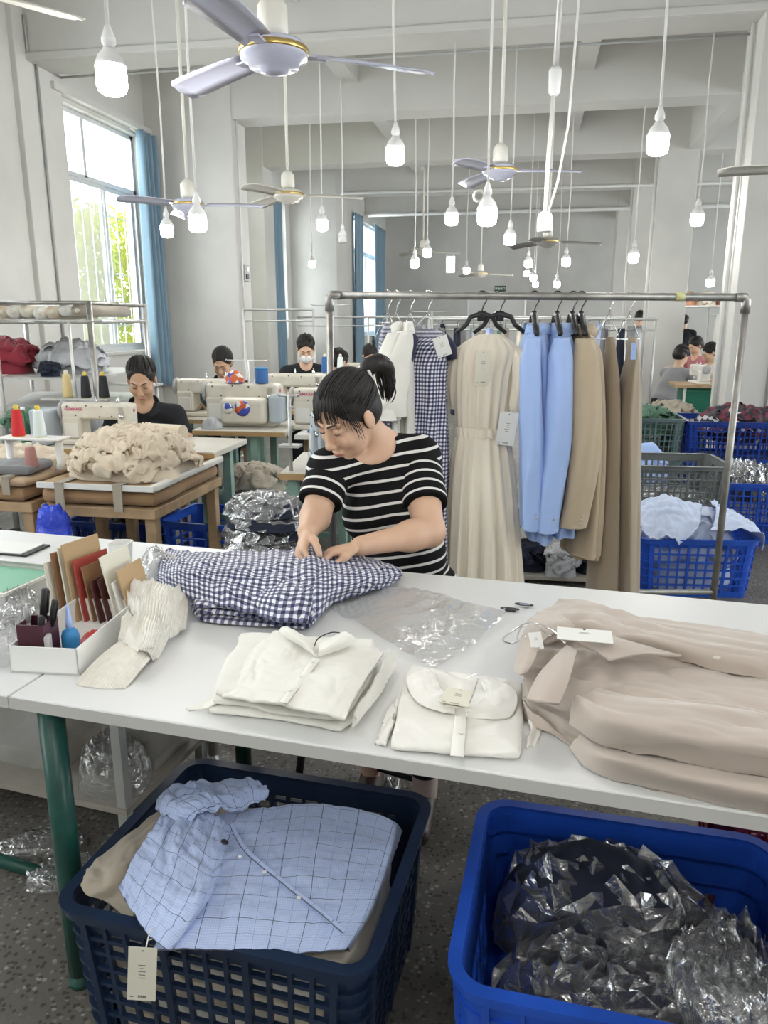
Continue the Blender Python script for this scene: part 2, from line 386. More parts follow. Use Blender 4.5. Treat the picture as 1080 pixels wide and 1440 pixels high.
# windows: frame, sashes, panes, outside bars
M['curtain'] = mat('blue_curtain', (.20, .31, .40), .75, sheen=.3)
nt, b, N, L = nodes(M['curtain']); b.inputs['Subsurface Weight'].default_value = 0
def window(n, x, y0, y1, z0, z1, bars=True, frost=True):
    g = G(); t = .05
    for a in (y0+t/2, y1-t/2): g.bb((x-.16, a-t/2, z0), (x-.09, a+t/2, z1))
    zt = z0+(z1-z0)*.745
    for zc in (z0+t/2, zt, z1-t/2): g.bb((x-.16, y0, zc-t/2), (x-.09, y1, zc+t/2))
    w_ = struct('window_%d' % n, g, M['alu'], smooth=False)
    ym = y0+(y1-y0)*.55; yt = y0+(y1-y0)*.33
    part('mullion', G().bb((x-.15, yt-.03, zt), (x-.09, yt+.03, z1-t)), M['alu'], w_, smooth=False)
    for a, b_, c, d, m in ((y0+t, yt-.03, zt+.025, z1-t, 'glass'), (yt+.03, y1-t, zt+.025, z1-t, 'glass')):
        part('pane', G().bb((x-.125, a, c), (x-.119, b_, d)), M[m], w_, smooth=False)
    for a, b_, xo, m in ((y0+t, ym+.03, -.112, 'frost' if frost else 'glass'), (ym-.03, y1-t, -.14, 'glass')):
        s_ = G(); q = .045
        s_.bb((x+xo-.012, a, z0+t), (x+xo+.012, a+q, zt-.025)).bb((x+xo-.012, b_-q, z0+t), (x+xo+.012, b_, zt-.025))
        s_.bb((x+xo-.012, a+q, z0+t), (x+xo+.012, b_-q, z0+t+q)).bb((x+xo-.012, a+q, zt-.025-q), (x+xo+.012, b_-q, zt-.025))
        so = part('sash', s_, M['alu'], w_, smooth=False)
        part('pane', G().bb((x+xo-.003, a+q, z0+t+q), (x+xo+.003, b_-q, zt-.025-q)), M[m], so, smooth=False)
    part('sill', G().bb((x-.09, y0, z0-.03), (x+.05, y1, z0+.004)), M['wall'], w_, smooth=False)
    if bars:
        for k in range(9): part('bar', G().tube([(x-.24, y0+.08+k*(y1-y0-.16)/8, z0), (x-.24, y0+.08+k*(y1-y0-.16)/8, z0+(z1-z0)*.73)], .008, 6), M['white'], w_)
        for q in (.12, .36, .62): part('bar', G().tube([(x-.24, y0, z0+(z1-z0)*q), (x-.24, y1, z0+(z1-z0)*q)], .008, 6), M['white'], w_)
for i, (a, b_, c, d) in enumerate(WIN): window(i+1, XL, a, b_, c, d, bars=(i == 3))
window(7, -4.1, 18.0, 21.3, 1.12, 3.8, bars=False)
window(8, -4.1, 99, 99.1, 1, 2, bars=False) if False else None
g = G().bb((-2.42, 22.1, 2.75), (-2.18, 22.14, 2.79)).bb((-2.42, 22.1, 3.21), (-2.18, 22.14, 3.25)).bb((-2.42, 22.1, 2.97), (-2.18, 22.14, 3.0))
o = struct('window_8', g, M['alu'], smooth=False); part('pane', G().bb((-2.42, 22.11, 2.75), (-2.18, 22.115, 3.25)), M['glass'], o, smooth=False)
for i, (a, b_, c, d) in enumerate(WIN_ADDED):  # frames and panes of the added right-wall windows, there for their daylight
    g = G()
    for y in (a+.025, (a+b_)/2, b_-.025): g.bb((9.3, y-.025, c), (9.36, y+.025, d))
    for z in (c+.025, c+(d-c)*.74, d-.025): g.bb((9.3, a, z-.025), (9.36, b_, z+.025))
    w_ = struct('window_%d' % (9+i), g, M['alu'], smooth=False)
    for y0, y1 in ((a+.05, (a+b_)/2-.025), ((a+b_)/2+.025, b_-.05)):
        for z0, z1 in ((c+.05, c+(d-c)*.74-.025), (c+(d-c)*.74+.025, d-.05)): part('pane', G().bb((9.328, y0, z0), (9.334, y1, z1)), M['glass'], w_, smooth=False)
def curtain(label, x, ya, yb, z0, z1, lean=0.0, nf=6, fat=1.0):
    nu, nv = 30, nf*12+1; P = np.zeros((nu, nv, 3))
    for i in range(nu):
        v = i/(nu-1); z = z1+(z0-z1)*v
        u = np.linspace(0, 1, nv); yy = ya+(yb-ya)*u+lean*v*v
        amp = (.028+.012*v)*fat
        P[i] = np.stack([x+.08+.05*(fat-1)+amp*np.sin(u*nf*2*math.pi+.5*np.sin(3*v+u*5))+.01*np.sin(u*17+v*4), yy, np.full(nv, z)], 1)
    t = thing('curtain', label, 'curtain', (x, (ya+yb)/2, z0), group=None)
    o = part('drape', G().slab(P, .006).xf(Matrix.Translation((-x, -(ya+yb)/2, -z0))), M['curtain'], t)
    part('rail', G().tube([(.08, (ya-yb)/2-.05, z1-z0), (.08, (yb-ya)/2+.05, z1-z0)], .012, 6), M['white'], t)
curtain('blue curtain drawn aside at the barred window by the sewing man', XL, 9.66, 10.11, .64, 3.82, .0, 4, 2.2)
curtain('blue curtain narrow strip behind the pilaster with a switch box', XL, 14.62, 15.6, .3, 3.9, 0, 6)
curtain('blue curtain on near side of the far narrow window', -4.1, 17.75, 18.6, .3, 3.85, 0, 5)
curtain('blue curtain on far side of the far narrow window', -4.1, 20.0, 21.5, .3, 3.85, 0, 6)
# door and exit sign on the far wall
M['door'] = mat('white_door', (.70, .69, .66), .5)
d_ = struct('door_1', G().bb((-1.75, 21.95, 0), (-.25, 21.99, 2.15)), M['door'], smooth=False)
g = G()
for a in (-1.8, -.25): g.bb((a, 21.93, 0), (a+.05, 22, 2.2))
g.bb((-1.8, 21.93, 2.15), (-.2, 22, 2.2)); part('frame', g, M['alu'], d_, smooth=False)
def text_part(name, s, size, m, parent, mtx, thick=.0008, bold=0.0, sx=1.0):
    c = bpy.data.curves.new(name, 'FONT'); c.body = s; c.size = size; c.align_x = 'CENTER'; c.align_y = 'CENTER'; c.extrude = thick; c.offset = bold; c.resolution_u = 3
    t = bpy.data.objects.new('tmp_text', c); col.objects.link(t)
    me = bpy.data.meshes.new_from_object(t.evaluated_get(bpy.context.evaluated_depsgraph_get())); bpy.data.objects.remove(t); bpy.data.curves.remove(c)
    me.materials.clear(); me.materials.append(m); o = link(name, me, parent); o.matrix_local = mtx @ Matrix.Diagonal((sx, 1, 1, 1)); return o
M['sign_g'] = mat('green_sign', (.01, .07, .04), .4); M['ink_w'] = mat('white_print', (.8, .85, .8), .5, emit=(.8, .9, .85), es=.5)
t = thing('exit_sign', 'small green exit sign with white characters above the far door', 'sign', (-.92, 21.97, 2.34))
part('panel', G().bb((-.15, -.02, -.075), (.15, .02, .075)), M['sign_g'], t, smooth=False)
text_part('lettering', '安全出口', .07, M['ink_w'], t, Matrix.Translation((0, -.022, 0)) @ Matrix.Rotation(R(90), 4, 'X'))
# electrical boxes on the pilaster
t = thing('switch_box', 'small grey electrical switch box on the white pilaster', 'switch box', (-3.9, 10.35, 2.13))
part('housing', G().bb((0, -.09, -.11), (.05, .09, .11)), M['grey'], t, smooth=False, bev=.008)
part('switch', G().bb((.05, -.03, .02), (.065, .03, .08)), M['white'], t, smooth=False); part('switch', G().bb((.05, -.05, -.08), (.07, .02, -.02)), M['black'], t, smooth=False)

# foliage outside the window
M['leaf'] = mat('bright_leaf', (.50, .52, .015), .6); M['stalk'] = mat('green_stalk', (.25, .32, .05), .6)
rng = np.random.default_rng(4)
t = thing('bamboo_clump', 'yellow green bamboo clump outside the barred window', 'bamboo', (-6.6, 10.4, 0))
for k in range(14):
    x, y = rng.uniform(-.6, .5), rng.uniform(-1.2, 1.6); h = rng.uniform(2.6, 3.5)
    part('stalk', G().tube([(x, y, 0), (x+.03, y, h*.5), (x+.15*rng.normal(), y+.15*rng.normal(), h)], [.02, .016, .006], 5), M['stalk'], t)
g = G(); n = 9000
c = np.stack([rng.uniform(-.7, .6, n), rng.uniform(-1.4, 1.9, n), rng.uniform(.4, 3.1, n)], 1)
for p in c:
    a = rng.normal(size=3); a /= np.linalg.norm(a); q = np.cross(a, rng.normal(size=3)); q /= np.linalg.norm(q); l = rng.uniform(.06, .12)
    g.add([p-a*l, p+q*.026, p+a*l, p-q*.026], [(0, 1, 2, 3)])
part('foliage', g, M['leaf'], t, smooth=False, kind='stuff')

# ================================================================ lamps
M['bulb'] = mat('lit_bulb', (.9, .9, .9), .4, emit=(1.0, .985, .95), es=BULB)
M['shell'] = mat('bulb_housing', (.85, .85, .84), .35)
M['offbulb'] = mat('unlit_bulb', (.72, .72, .70), .25)
M['cord'] = mat('white_cord', (.80, .79, .75), .5)
def bulb(name, label, x, y, z, w_=.125, top=None, lit=True, group='lit bulbs hanging over the workshop', loop=False, cord=True):
    """z = centre of the glowing part"""
    r = w_/2; t = thing(name, label, 'light bulb', (x, y, z), group=group)
    part('diffuser', G().lathe([(r*.1, -r*.95), (r*.62, -r*.92), (r*.9, -r*.74), (r, -r*.4), (r, r*.8)], 14), M['bulb'] if lit else M['offbulb'], t)
    part('housing', G().lathe([(r*1.01, r*.8), (r*.98, r*1.0), (r*.8, r*1.4), (r*.5, r*1.72), (r*.42, r*1.9)], 14), M['shell'], t)
    s_ = part('socket', G().lathe([(r*.36, r*1.86), (r*.36, r*2.1), (r*.46, r*2.15), (r*.46, r*2.5), (r*.3, r*2.9), (r*.16, r*3.3)], 12), M['shell'], t)
    if cord:
        zt = (top if top else 4.0)-z; q = rng.uniform(-.02, .02)
        part('cord', G().tube([(0, 0, r*3.2), (q, 0, zt*.4), (-q*.5, .01, zt*.75), (0, 0, zt)], .0085, 6), M['cord'], t)
    if loop:
        th = np.linspace(0, 2*math.pi, 18, endpoint=False)
        part('cord_loop', G().tube(np.stack([-r*.9+r*.55*np.cos(th), th*0, r*2.0+r*.5*np.sin(th)], 1), .009, 6, closed=True), M['cord'], t)
    return t
LB = 'lit white bulb hanging on a long white cord'
BL = [(-.964, 5.516, 2.587, .125, 4.8), (-2.347, 5.365, 2.169, .125, 4.8), (.672, 5.082, 2.508, .125, 4.8),
      (-3.55, 7.378, 2.352, .125, 4.8), (-.825, 7.922, 2.466, .125, 4), (-.289, 8.977, 2.366, .125, 4.8), (-2.323, 8.631, 2.518, .125, 4.8), (1.482, 8.1, 2.43, .12, 4),
      (-3.2, 11.3, 2.30, .10, 4.8), (-1.741, 11.625, 2.308, .125, 4.8), (-1.564, 11.697, 2.459, .125, 4.8), (-1.318, 15.655, 2.439, .125, 4.8),
      (-.112, 13.02, 2.38, .125, 4.8), (-.175, 17.844, 2.495, .125, 4.8), (-.029, 15.864, 2.304, .125, 4.8), (.019, 17.822, 2.267, .125, 4.8), (.427, 15.919, 2.183, .125, 4.8),
      (.438, 12.042, 2.328, .125, 4.8), (1.207, 10.5, 2.263, .125, 4), (2.76, 13.486, 2.083, .125, 4.8)]
BN = {0: 'lit bulb hanging past the blade tip of the gold banded fan', 1: 'lit bulb hanging close in front of the lilac fan by the barred window', 2: 'big lit bulb hanging above the right post of the main clothes rack', 3: 'lit bulb hanging behind the lilac fan by the barred window', 4: 'lit bulb hanging from the near beam beside the bulb with the cord loop', 7: 'lit bulb hanging from the near beam beside the big column', 19: 'lit bulb hanging over the shelf of peach bundles in the right bay'}
for i, (x, y, z, w_, tp) in enumerate(BL): bulb('led_bulb', BN.get(i, LB), x, y, z, w_, tp, group=None if i in BN else 'lit bulbs hanging over the workshop')
bulb('led_bulb', 'big lit white bulb hanging between the lilac fan and the barred window', -1.778, 3.271, 2.486, .125, 4.8, group=None)
bulb('led_bulb', 'lit white bulb with a coiled loop of cord at its neck', -.324, 5.329, 2.165, .125, 4.8, loop=True, group=None)
bulb('led_bulb', 'unlit grey bulb hanging between the lit ones by the far pilasters', -2.4, 9.9, 2.50, .11, 4.8, lit=False, group=None)
# unseen bulbs behind the viewer and in the right-hand bay, some added as fill
for x, y in ((-3.6, .5), (-1.2, .2), (1.4, .6), (-2.6, -2.6), (1.2, -2.6), (1.9, 3.0), (.3, -.7), (-1.0, -1.3), (-.2, 1.6), (1.1, -1.0), (4.6, 3.4), (4.6, 8.2), (5.2, 13), (6.4, 17), (-3.6, 2.6)): bulb('led_bulb', LB, x, y, 2.55, .125, 4.8)
t = thing('lamp_holder', 'white empty lamp holder on a jointed pipe and slack cable', 'lamp holder', (.05, 5.6, 2.15))
part('cup', G().lathe([(.048, -.06), (.052, -.055), (.052, .03), (.04, .06), (.02, .07)], 14), M['shell'], t)
part('pipe', G().tube([(0, 0, .06), (.0, 0, .35), (.02, .02, .9)], .014, 8), M['cord'], t)
part('joint', G().lathe([(.02, .78), (.038, .8), (.042, .93), (.03, .95)], 10, (.02, .02, 0)), M['shell'], t)
part('pipe', G().tube([(.02, .02, .95), (.05, .02, 2.65)], .018, 8), M['steel_l'], t)
part('cable', G().tube([(.02, -.01, .06), (.07, -.02, .25), (.12, -.02, .6), (.14, 0, 1.2), (.17, 0, 2.65)], .009, 6), M['cord'], t)

# ================================================================ ceiling fans
M['lilac'] = mat('lilac_fan_enamel', (.58, .59, .72), .25, coat=.4); M['gold'] = mat('gold_band', (.55, .40, .14), .3, metal=.8)
M['fanw'] = mat('cream_enamel', (.74, .71, .64), .35); M['fang'] = mat('grey_fan_enamel', (.30, .29, .27), .4)
def fan(label, x, y, z, ang, r=.7, body='lilac', blade='lilac', group=None, top=4.8, n=3):
    t = thing('ceiling_fan', label, 'fan', (x, y, z), group=group)
    part('motor_hub', G().lathe([(.02, -.075), (.055, -.07), (.06, -.055), (.10, -.052), (.108, -.03), (.135, -.022), (.14, .02), (.12, .04), (.05, .055)], 28), M[body], t)
    part('gold_band', G().lathe([(.1415, -.004), (.143, 0), (.143, .014), (.1415, .018)], 28), M['gold'], t)
    part('canopy', G().lathe([(.05, .06), (.062, .08), (.06, .17), (.035, .2), (.02, .21)], 16), M['fanw'], t)
    part('rod', G().tube([(0, 0, .2), (0, 0, top-z)], .014, 8), M['fanw'], t)
    for k in range(n):
        a = R(ang)+k*2*math.pi/n; g = G(); nu = 9; Q = np.zeros((nu, 5, 3))
        for i in range(nu):
            s_ = i/(nu-1); rr = .17+(r-.17)*s_; wd = .055+.03*s_-.03*max(0, s_-.85)/.15*s_
            q = np.linspace(-1, 1, 5)
            Q[i] = np.stack([np.full(5, rr)-(.03*np.abs(q) if i == nu-1 else 0), q*wd, .012*(1-q*q)+q*.018-.05*s_*s_*.4], 1)
        m = Matrix.Rotation(a, 4, 'Z')
        bl = part('blade', G().slab(Q, .004).xf(m), M[blade], t)
        part('bracket', G().box((.16, 0, .0), (.12, .045, .008)).xf(m), M[body], bl, smooth=False)
    return t
fan('large lilac ceiling fan with a gold band on its hub', -1.08, 3.31, 2.555, 10.7+17)
fan('white ceiling fan by the pilaster above the sewing rows', -2.258, 7.217, 2.62, 10.7+5, group=None, blade='fanw', body='fanw')
fan('lilac ceiling fan in front of the barred window with curtain', -2.968, 6.613, 2.47, 10.7-8)
fan('lilac ceiling fan with one blade tilted up over the clothes rack', -.317, 6.75, 2.68, 10.7-8, r=.66)
fan('grey ceiling fan hanging beyond the empty lamp holder', .134, 10.24, 2.45, 10.7+4, body='fang', blade='fang')
FF = 'small white ceiling fan far away before the back wall'
fan(FF, -1.118, 16.8, 2.44, 15, group='far fans', body='fanw', blade='fanw'); fan(FF, -2.03, 14.6, 2.72, 20, group='far fans', body='fanw', blade='fanw')
fan('white ceiling fan beside the big column at right', 1.83, 5.85, 2.47, 10.7+180, body='fanw', blade='fanw')
fan('cream ceiling fan beside the lit bulb with big housing', -2.35, 2.75, 2.72, 10.7+35, body='fanw', blade='fanw')

# ================================================================ helpers that turn a pixel of the 1080x1440 frame into a place in the room
_cp, _sp, _cy, _sy = math.cos(R(PITCH)), math.sin(R(PITCH)), math.cos(R(YAW)), math.sin(R(YAW))
FW = np.array([-_sy*_cp, _cy*_cp, -_sp]); RT = np.array([_cy, _sy, 0]); UP = np.cross(RT, FW); FH = np.array([-_sy, _cy, 0])
def ray(x, y): return FW+RT*((x-540)/F_PX)-UP*((y-720)/F_PX)
def U(x, y, z): d = ray(x, y); return np.array([0, 0, CAM_H])+d*((z-CAM_H)/d[2])
def V(x, y, d): return np.array([0, 0, CAM_H])+ray(x, y)*d
def catmull(P, n):
    """resample control rows P[k,...] to n rows, smooth"""
    P = np.asarray(P, float); k = len(P); t = np.linspace(0, k-1, n); i = np.clip(t.astype(int), 0, k-2); f = t-i
    f = f.reshape((-1,)+(1,)*(P.ndim-1)); g = lambda j: P[np.clip(j, 0, k-1)]
    p0, p1, p2, p3 = g(i-1), g(i), g(i+1), g(i+2)
    return .5*(2*p1+(p2-p0)*f+(2*p0-5*p1+4*p2-p3)*f*f+(3*p1-p0-3*p2+p3)*f**3)
def net(rows, nu, nv):
    """smooth surface through a control net of 3-D points"""
    A = catmull(np.asarray(rows, float), nu); return np.swapaxes(catmull(np.swapaxes(A, 0, 1), nv), 0, 1)
def netU(rows, nu, nv): return net([[U(*p) for p in r] for r in rows], nu, nv)
def arc_uv(P):
    du = np.r_[0, np.cumsum(np.linalg.norm(np.diff(P[:, P.shape[1]//2], axis=0), axis=1))]; dv = np.r_[0, np.cumsum(np.linalg.norm(np.diff(P[P.shape[0]//2], axis=0), axis=1))]
    a, b_ = np.meshgrid(du, dv, indexing='ij'); return np.stack([a, b_], -1)
def smooth_grid(P, k=1):
    for _ in range(k): P[1:-1, 1:-1] = (P[1:-1, 1:-1]*2+P[:-2, 1:-1]+P[2:, 1:-1]+P[1:-1, :-2]+P[1:-1, 2:])/6
    return P

# ================================================================ fabrics
def fabric(name, c, rough=.8, sheen=.2, var=.05, bump=.15, bs=500): return mat(name, c, rough, spec=.5 if max(c) > .1 else .2, sheen=sheen if max(c) > .1 else 0, var=var, vs=5, bump=bump, bs=bs, bd=.0006)
M['cream'] = fabric('cream_voile', (.78, .71, .59)); M['wht'] = fabric('white_cotton', (.80, .78, .72)); M['satin'] = mat('white_satin', (.84, .82, .77), .32, sheen=.4)
M['sky'] = fabric('sky_blue_cotton', (.36, .50, .84)); M['tan'] = fabric('tan_wool', (.43, .34, .23)); M['tan2'] = fabric('beige_wool', (.46, .37, .26)); M['taupe'] = fabric('taupe_twill', (.36, .295, .22))
M['coat'] = fabric('greige_coat_cloth', (.47, .40, .345), .75, .3, .03); M['navyc'] = fabric('navy_cloth', (.022, .027, .045)); M['lblue'] = fabric('pale_blue_cotton', (.42, .52, .78))
M['ivory'] = fabric('ivory_gauze', (.68, .58, .45)); M['brown'] = fabric('tan_cushion_cloth', (.36, .22, .11)); M['greyc'] = fabric('grey_cloth', (.18, .18, .19)); M['olive'] = fabric('dark_green_cloth', (.07, .16, .10))
M['red'] = fabric('dark_red_cloth', (.28, .02, .04)); M['stone'] = fabric('stone_cloth', (.40, .35, .28))
def pattern_mat(name, fn, rough=.8):
    m = mat(name, (.8, .8, .8), rough, sheen=.2); nt, b, N, L = nodes(m); uv = N('ShaderNodeUVMap'); sp = N('ShaderNodeSeparateXYZ'); L(uv.outputs[0], sp.inputs[0])
    L(fn(nt, sp.outputs[0], sp.outputs[1]), b.inputs['Base Color']); return m
def wave(nt, x, per, duty): # 1 on the band
    f = math_node(nt, 'FRACT', math_node(nt, 'DIVIDE', x, per)); return math_node(nt, 'LESS_THAN', f, duty)
def gingham(per):
    def fn(nt, x, y):
        s = math_node(nt, 'ADD', wave(nt, x, per, .5), wave(nt, y, per, .5)); s = math_node(nt, 'DIVIDE', s, 2.0)
        return ramp(nt, s, [(0, (.80, .80, .82)), (.3, (.17, .18, .30)), (.75, (.012, .014, .05))], 'CONSTANT')
    return fn
M['ging'] = pattern_mat('navy_gingham', gingham(.020)); M['ging_s'] = pattern_mat('small_navy_gingham', gingham(.017))
def plaid(nt, x, y):
    fine = math_node(nt, 'MULTIPLY', math_node(nt, 'ADD', wave(nt, x, .0045, .5), wave(nt, y, .0045, .5)), .5)
    c = mixc(nt, fine, (.40, .50, .78), (.54, .62, .85))
    a = math_node(nt, 'MAXIMUM', wave(nt, x, .066, .022), wave(nt, y, .052, .022)); bq = math_node(nt, 'MAXIMUM', wave(nt, math_node(nt, 'ADD', x, .033), .066, .014), wave(nt, math_node(nt, 'ADD', y, .026), .052, .014))
    c = mixc(nt, math_node(nt, 'MULTIPLY', bq, .5), c, (.12, .15, .3)); return mixc(nt, math_node(nt, 'MULTIPLY', a, .85), c, (.015, .02, .06))
M['plaid'] = pattern_mat('blue_plaid_shirting', plaid)
M['card'] = mat('cream_card', (.72, .69, .58), .7); M['cardw'] = mat('white_card', (.80, .80, .77), .6); M['ink'] = mat('grey_print', (.12, .12, .12), .7); M['string'] = mat('white_string', (.8, .78, .72), .7)

# ================================================================ worktables
M['top'] = mat('white_laminate', (.76, .765, .76), .35, var=.05, vs=2); M['topedge'] = mat('grey_edge_band', (.55, .54, .52), .5)
def table(label, loc, rz, wd, dp, legs, h=.76, legm='green', topm='top', edge='topedge', rails=True, group=None, lr=.027):
    t = thing('work_table', label, 'table', (*loc, 0), rz, group)
    part('tabletop', G().bb((0, 0, h-.03), (wd, dp, h)), M[topm], t, smooth=False, bev=.003)
    part('edge_strip', G().bb((-.0012, -.0015, h-.028), (wd+.001, 0, h-.003)), M[edge], t, smooth=False)
    for x, y in legs:
        l = part('leg', G().tube([(x, y, .03), (x, y, h-.03)], lr, 14), M[legm], t)
        part('foot', G().lathe([(lr*1.1, 0), (lr*1.1, .012), (lr*.7, .018), (lr*.7, .045)], 12, (x, y, 0)), M[legm], l)
    xs = sorted(set(p[0] for p in legs)); ys = sorted(set(p[1] for p in legs))
    if rails:
        for y in ys: part('rail', G().bb((xs[0], y-.012, h-.055), (xs[-1], y+.012, h-.03)), M[legm], t, smooth=False)
        for x in xs: part('rail', G().bb((x-.012, ys[0], h-.054), (x+.012, ys[-1], h-.032)), M[legm], t, smooth=False)
    return t
TA = (-1.024, 1.265); TR = R(-5.3)
table('long white packing table strewn with folded garments', TA, TR, 2.5, 1.0, [(.045, .06), (.045, .92), (2.3, .06), (2.3, .92)])
def tl(x, y, z=0.0): # table frame to room
    return np.array([TA[0]+x*math.cos(TR)-y*math.sin(TR), TA[1]+x*math.sin(TR)+y*math.cos(TR), z])
table('white table carrying the clipboard, joined to the packing table', tuple(tl(-1.305, .0)[:2]), TR, 1.3, 1.06, [(.08, .06), (.08, .98), (1.2, .98)], legm='steel_l', lr=.02)

# ================================================================ crates
def rrect(w, d, r, n=6):
    P = []
    for cx, cy, a0 in ((w/2-r, d/2-r, 0), (-w/2+r, d/2-r, 90), (-w/2+r, -d/2+r, 180), (w/2-r, -d/2+r, 270)):
        for k in range(n+1): a = R(a0+90*k/n); P.append((cx+r*math.cos(a), cy+r*math.sin(a)))
    return np.array(P)
def ring(g, w, d, r, z0, z1, t, tp=0.0, H=1.0):
    """closed hoop of rectangular section, t thick outwards; tp = taper of the wall per height"""
    k0 = -tp*(1-z0/H); k1 = -tp*(1-z1/H); V_ = []
    for z, k, o in ((z0, k0, 0), (z0, k0, t), (z1, k1, t), (z1, k1, 0)):
        P = rrect(w+2*k+2*o, d+2*k+2*o, r+o); V_.append(np.c_[P, np.full(len(P), z)])
    Q = np.stack(V_, 1); n = len(Q); f = []
    for i in range(n):
        j = (i+1) % n
        for a in range(4): b_ = (a+1) % 4; f.append((i*4+a, j*4+a, j*4+b_, i*4+b_))
    return g.add(Q.reshape(-1, 3), f)
def crate_g(w, d, h, hz, sp, taper=.02, post=.05, bar=.009, top=.05, cr=.04, nolat=()):
    """lattice crate: hz = heights of the cross bars, sp = spacing of uprights"""
    body = G(); rim = G(); base = G()
    base.prism(rrect(w-2*taper, d-2*taper, cr), .012)
    ring(rim, w, d, cr, h-.028, h-.002, .018); ring(rim, w, d, cr, h-.006, h, .026)
    ring(body, w, d, cr, h-top, h-.02, .006, taper, h); ring(body, w, d, cr, 0, .035, .006, taper, h)
    for z in hz: ring(body, w, d, cr, z-bar/2, z+bar/2, .011, taper, h)
    for ax, l, o in ((0, w, d), (1, d, w)):
        n = max(2, int(round((l-2*post)/sp)))
        for sgn in (-1, 1):
            for k in range(n+1):
                p = -l/2+post+(l-2*post)*k/n; tk = .011 if k % 4 else .016
                a = np.array([p*(1-2*taper/l), sgn*(o/2-taper), .03]); b_ = np.array([p, sgn*(o/2), h-.03])
                q = np.array([bar/2 if k % 4 else bar*.8, 0, 0]); nn = np.array([0, sgn*tk, 0])
                if ax: a, b_, q, nn = a[[1, 0, 2]], b_[[1, 0, 2]], q[[1, 0, 2]], nn[[1, 0, 2]]
                body.add([a-q, a+q, a+q+nn, a-q+nn, b_-q, b_+q, b_+q+nn, b_-q+nn], [(0, 3, 2, 1), (4, 5, 6, 7), (0, 1, 5, 4), (1, 2, 6, 5), (2, 3, 7, 6), (3, 0, 4, 7)])
    # closed corner posts
    P = rrect(w, d, cr); Pb = rrect(w-2*taper, d-2*taper, cr); n = len(P)//4
    for c in range(4):
        seg = list(range(c*n, (c+1)*n)); A = [P[i] for i in seg]; B_ = [Pb[i] for i in seg]
        def ext(S):
            a = S[0]+(S[0]-S[1])/np.linalg.norm(S[0]-S[1])*post*.6; b2 = S[-1]+(S[-1]-S[-2])/np.linalg.norm(S[-1]-S[-2])*post*.6; return np.array([a]+S+[b2])
        A, B_ = ext(A), ext(B_); m = len(A)
        body.add(np.concatenate([np.c_[B_, np.full(m, .02)], np.c_[A, np.full(m, h-.02)]]), [(i, i+1, m+i+1, m+i) for i in range(m-1)])
    return body, rim, base
def crate(label, loc, rz, w, d, h, m, hz=None, sp=.045, group=None, **k):
    t = thing('plastic_crate', label, 'crate', loc, rz, group)
    hz = hz if hz is not None else np.arange(.07, h-.06, .05)
    b_, r_, s_ = crate_g(w, d, h, hz, sp, **k)
    part('lattice_wall', b_, M[m], t, smooth=False); part('rim', r_, M[m], t, auto=40); part('base', s_, M[m], t, smooth=False)
    return t
def plast(name, c): return mat(name, c, .38, var=.25, vs=7)
M['navy_p'] = plast('navy_plastic', (.010, .024, .060)); M['blue_p'] = plast('blue_plastic', (.018, .095, .56)); M['blue2_p'] = plast('deep_blue_plastic', (.010, .045, .30)); M['grey_p'] = plast('grey_plastic', (.14, .155, .15)); M['mag_p'] = plast('magenta_plastic', (.22, .012, .06)); M['teal_p'] = plast('grey_teal_plastic', (.10, .15, .15))
cn = np.array([-.545, 1.40]); crate('dark navy lattice crate holding the plaid shirt', (cn[0], cn[1], 0), R(-4.5), .63, .52, .37, 'navy_p', hz=[.065, .105, .145, .185, .225, .265, .30], sp=.045, top=.055)
cb = np.array([.245, 1.37]); crate('bright blue crate full of black garments in clear bags', (cb[0], cb[1], 0), R(-3.0), .62, .53, .37, 'blue_p', hz=[.08, .16, .24, .30], sp=.062, cr=.055, top=.15)
crate('magenta crate under the right end of the packing table', (.75, 1.97, 0), R(-5), .44, .34, .31, 'mag_p', sp=.05)

# heaps of cloth
def heap_g(rx, ry, h, seed=0, nr=26, na=64, wr=.03, s=7.0, flat=.5, pw=2.5, sink=.0, edge=.18, uvs=1.0):
    """rumpled mound of cloth, closed underneath"""
    P = np.zeros((nr, na, 3)); th = np.linspace(0, 2*math.pi, na, endpoint=False)
    for i in range(nr):
        q = (i/(nr-1)); rad = q**.8
        rr = 1+edge*noise(np.cos(th)*1.7, np.sin(th)*1.7, 0.3, seed)
        c, s_ = np.cos(th), np.sin(th); sq = (np.abs(c)**pw+np.abs(s_)**pw)**(-1/pw)
        x, y = rx*rad*rr*c*sq, ry*rad*rr*s_*sq
        prof = np.maximum(0, 1-rad**3.0)**flat if q < 1 else 0
        f = -folds(x*s, y*s, seed, 1.0, 1.1)
        z = h*prof*(1+.25*noise(x*s*.35, y*s*.35, 0, seed+3))+wr*f*(1-.6*q**4)*(0.0 if q == 1 else 1)
        P[i] = np.stack([x, y, np.maximum(z, 0.003 if q < 1 else 0)], 1)
    g = G(); g.grid(P, cv=True, uv=P[..., :2]*uvs); n0 = (nr-1)*na
    g.f.append(tuple(n0+k for k in range(na))); return g
def heap(name, label, cat, loc, rz, m, rx, ry, h, group=None, **k):
    sd = k.get('seed', 0); sz = min(rx, ry)*.62
    return one(name, rag_g(rx, ry, h, 16, sz, sz*.16, sd, flat=k.get('flat', .5), res=12), M[m], label, cat, group, loc, rz)

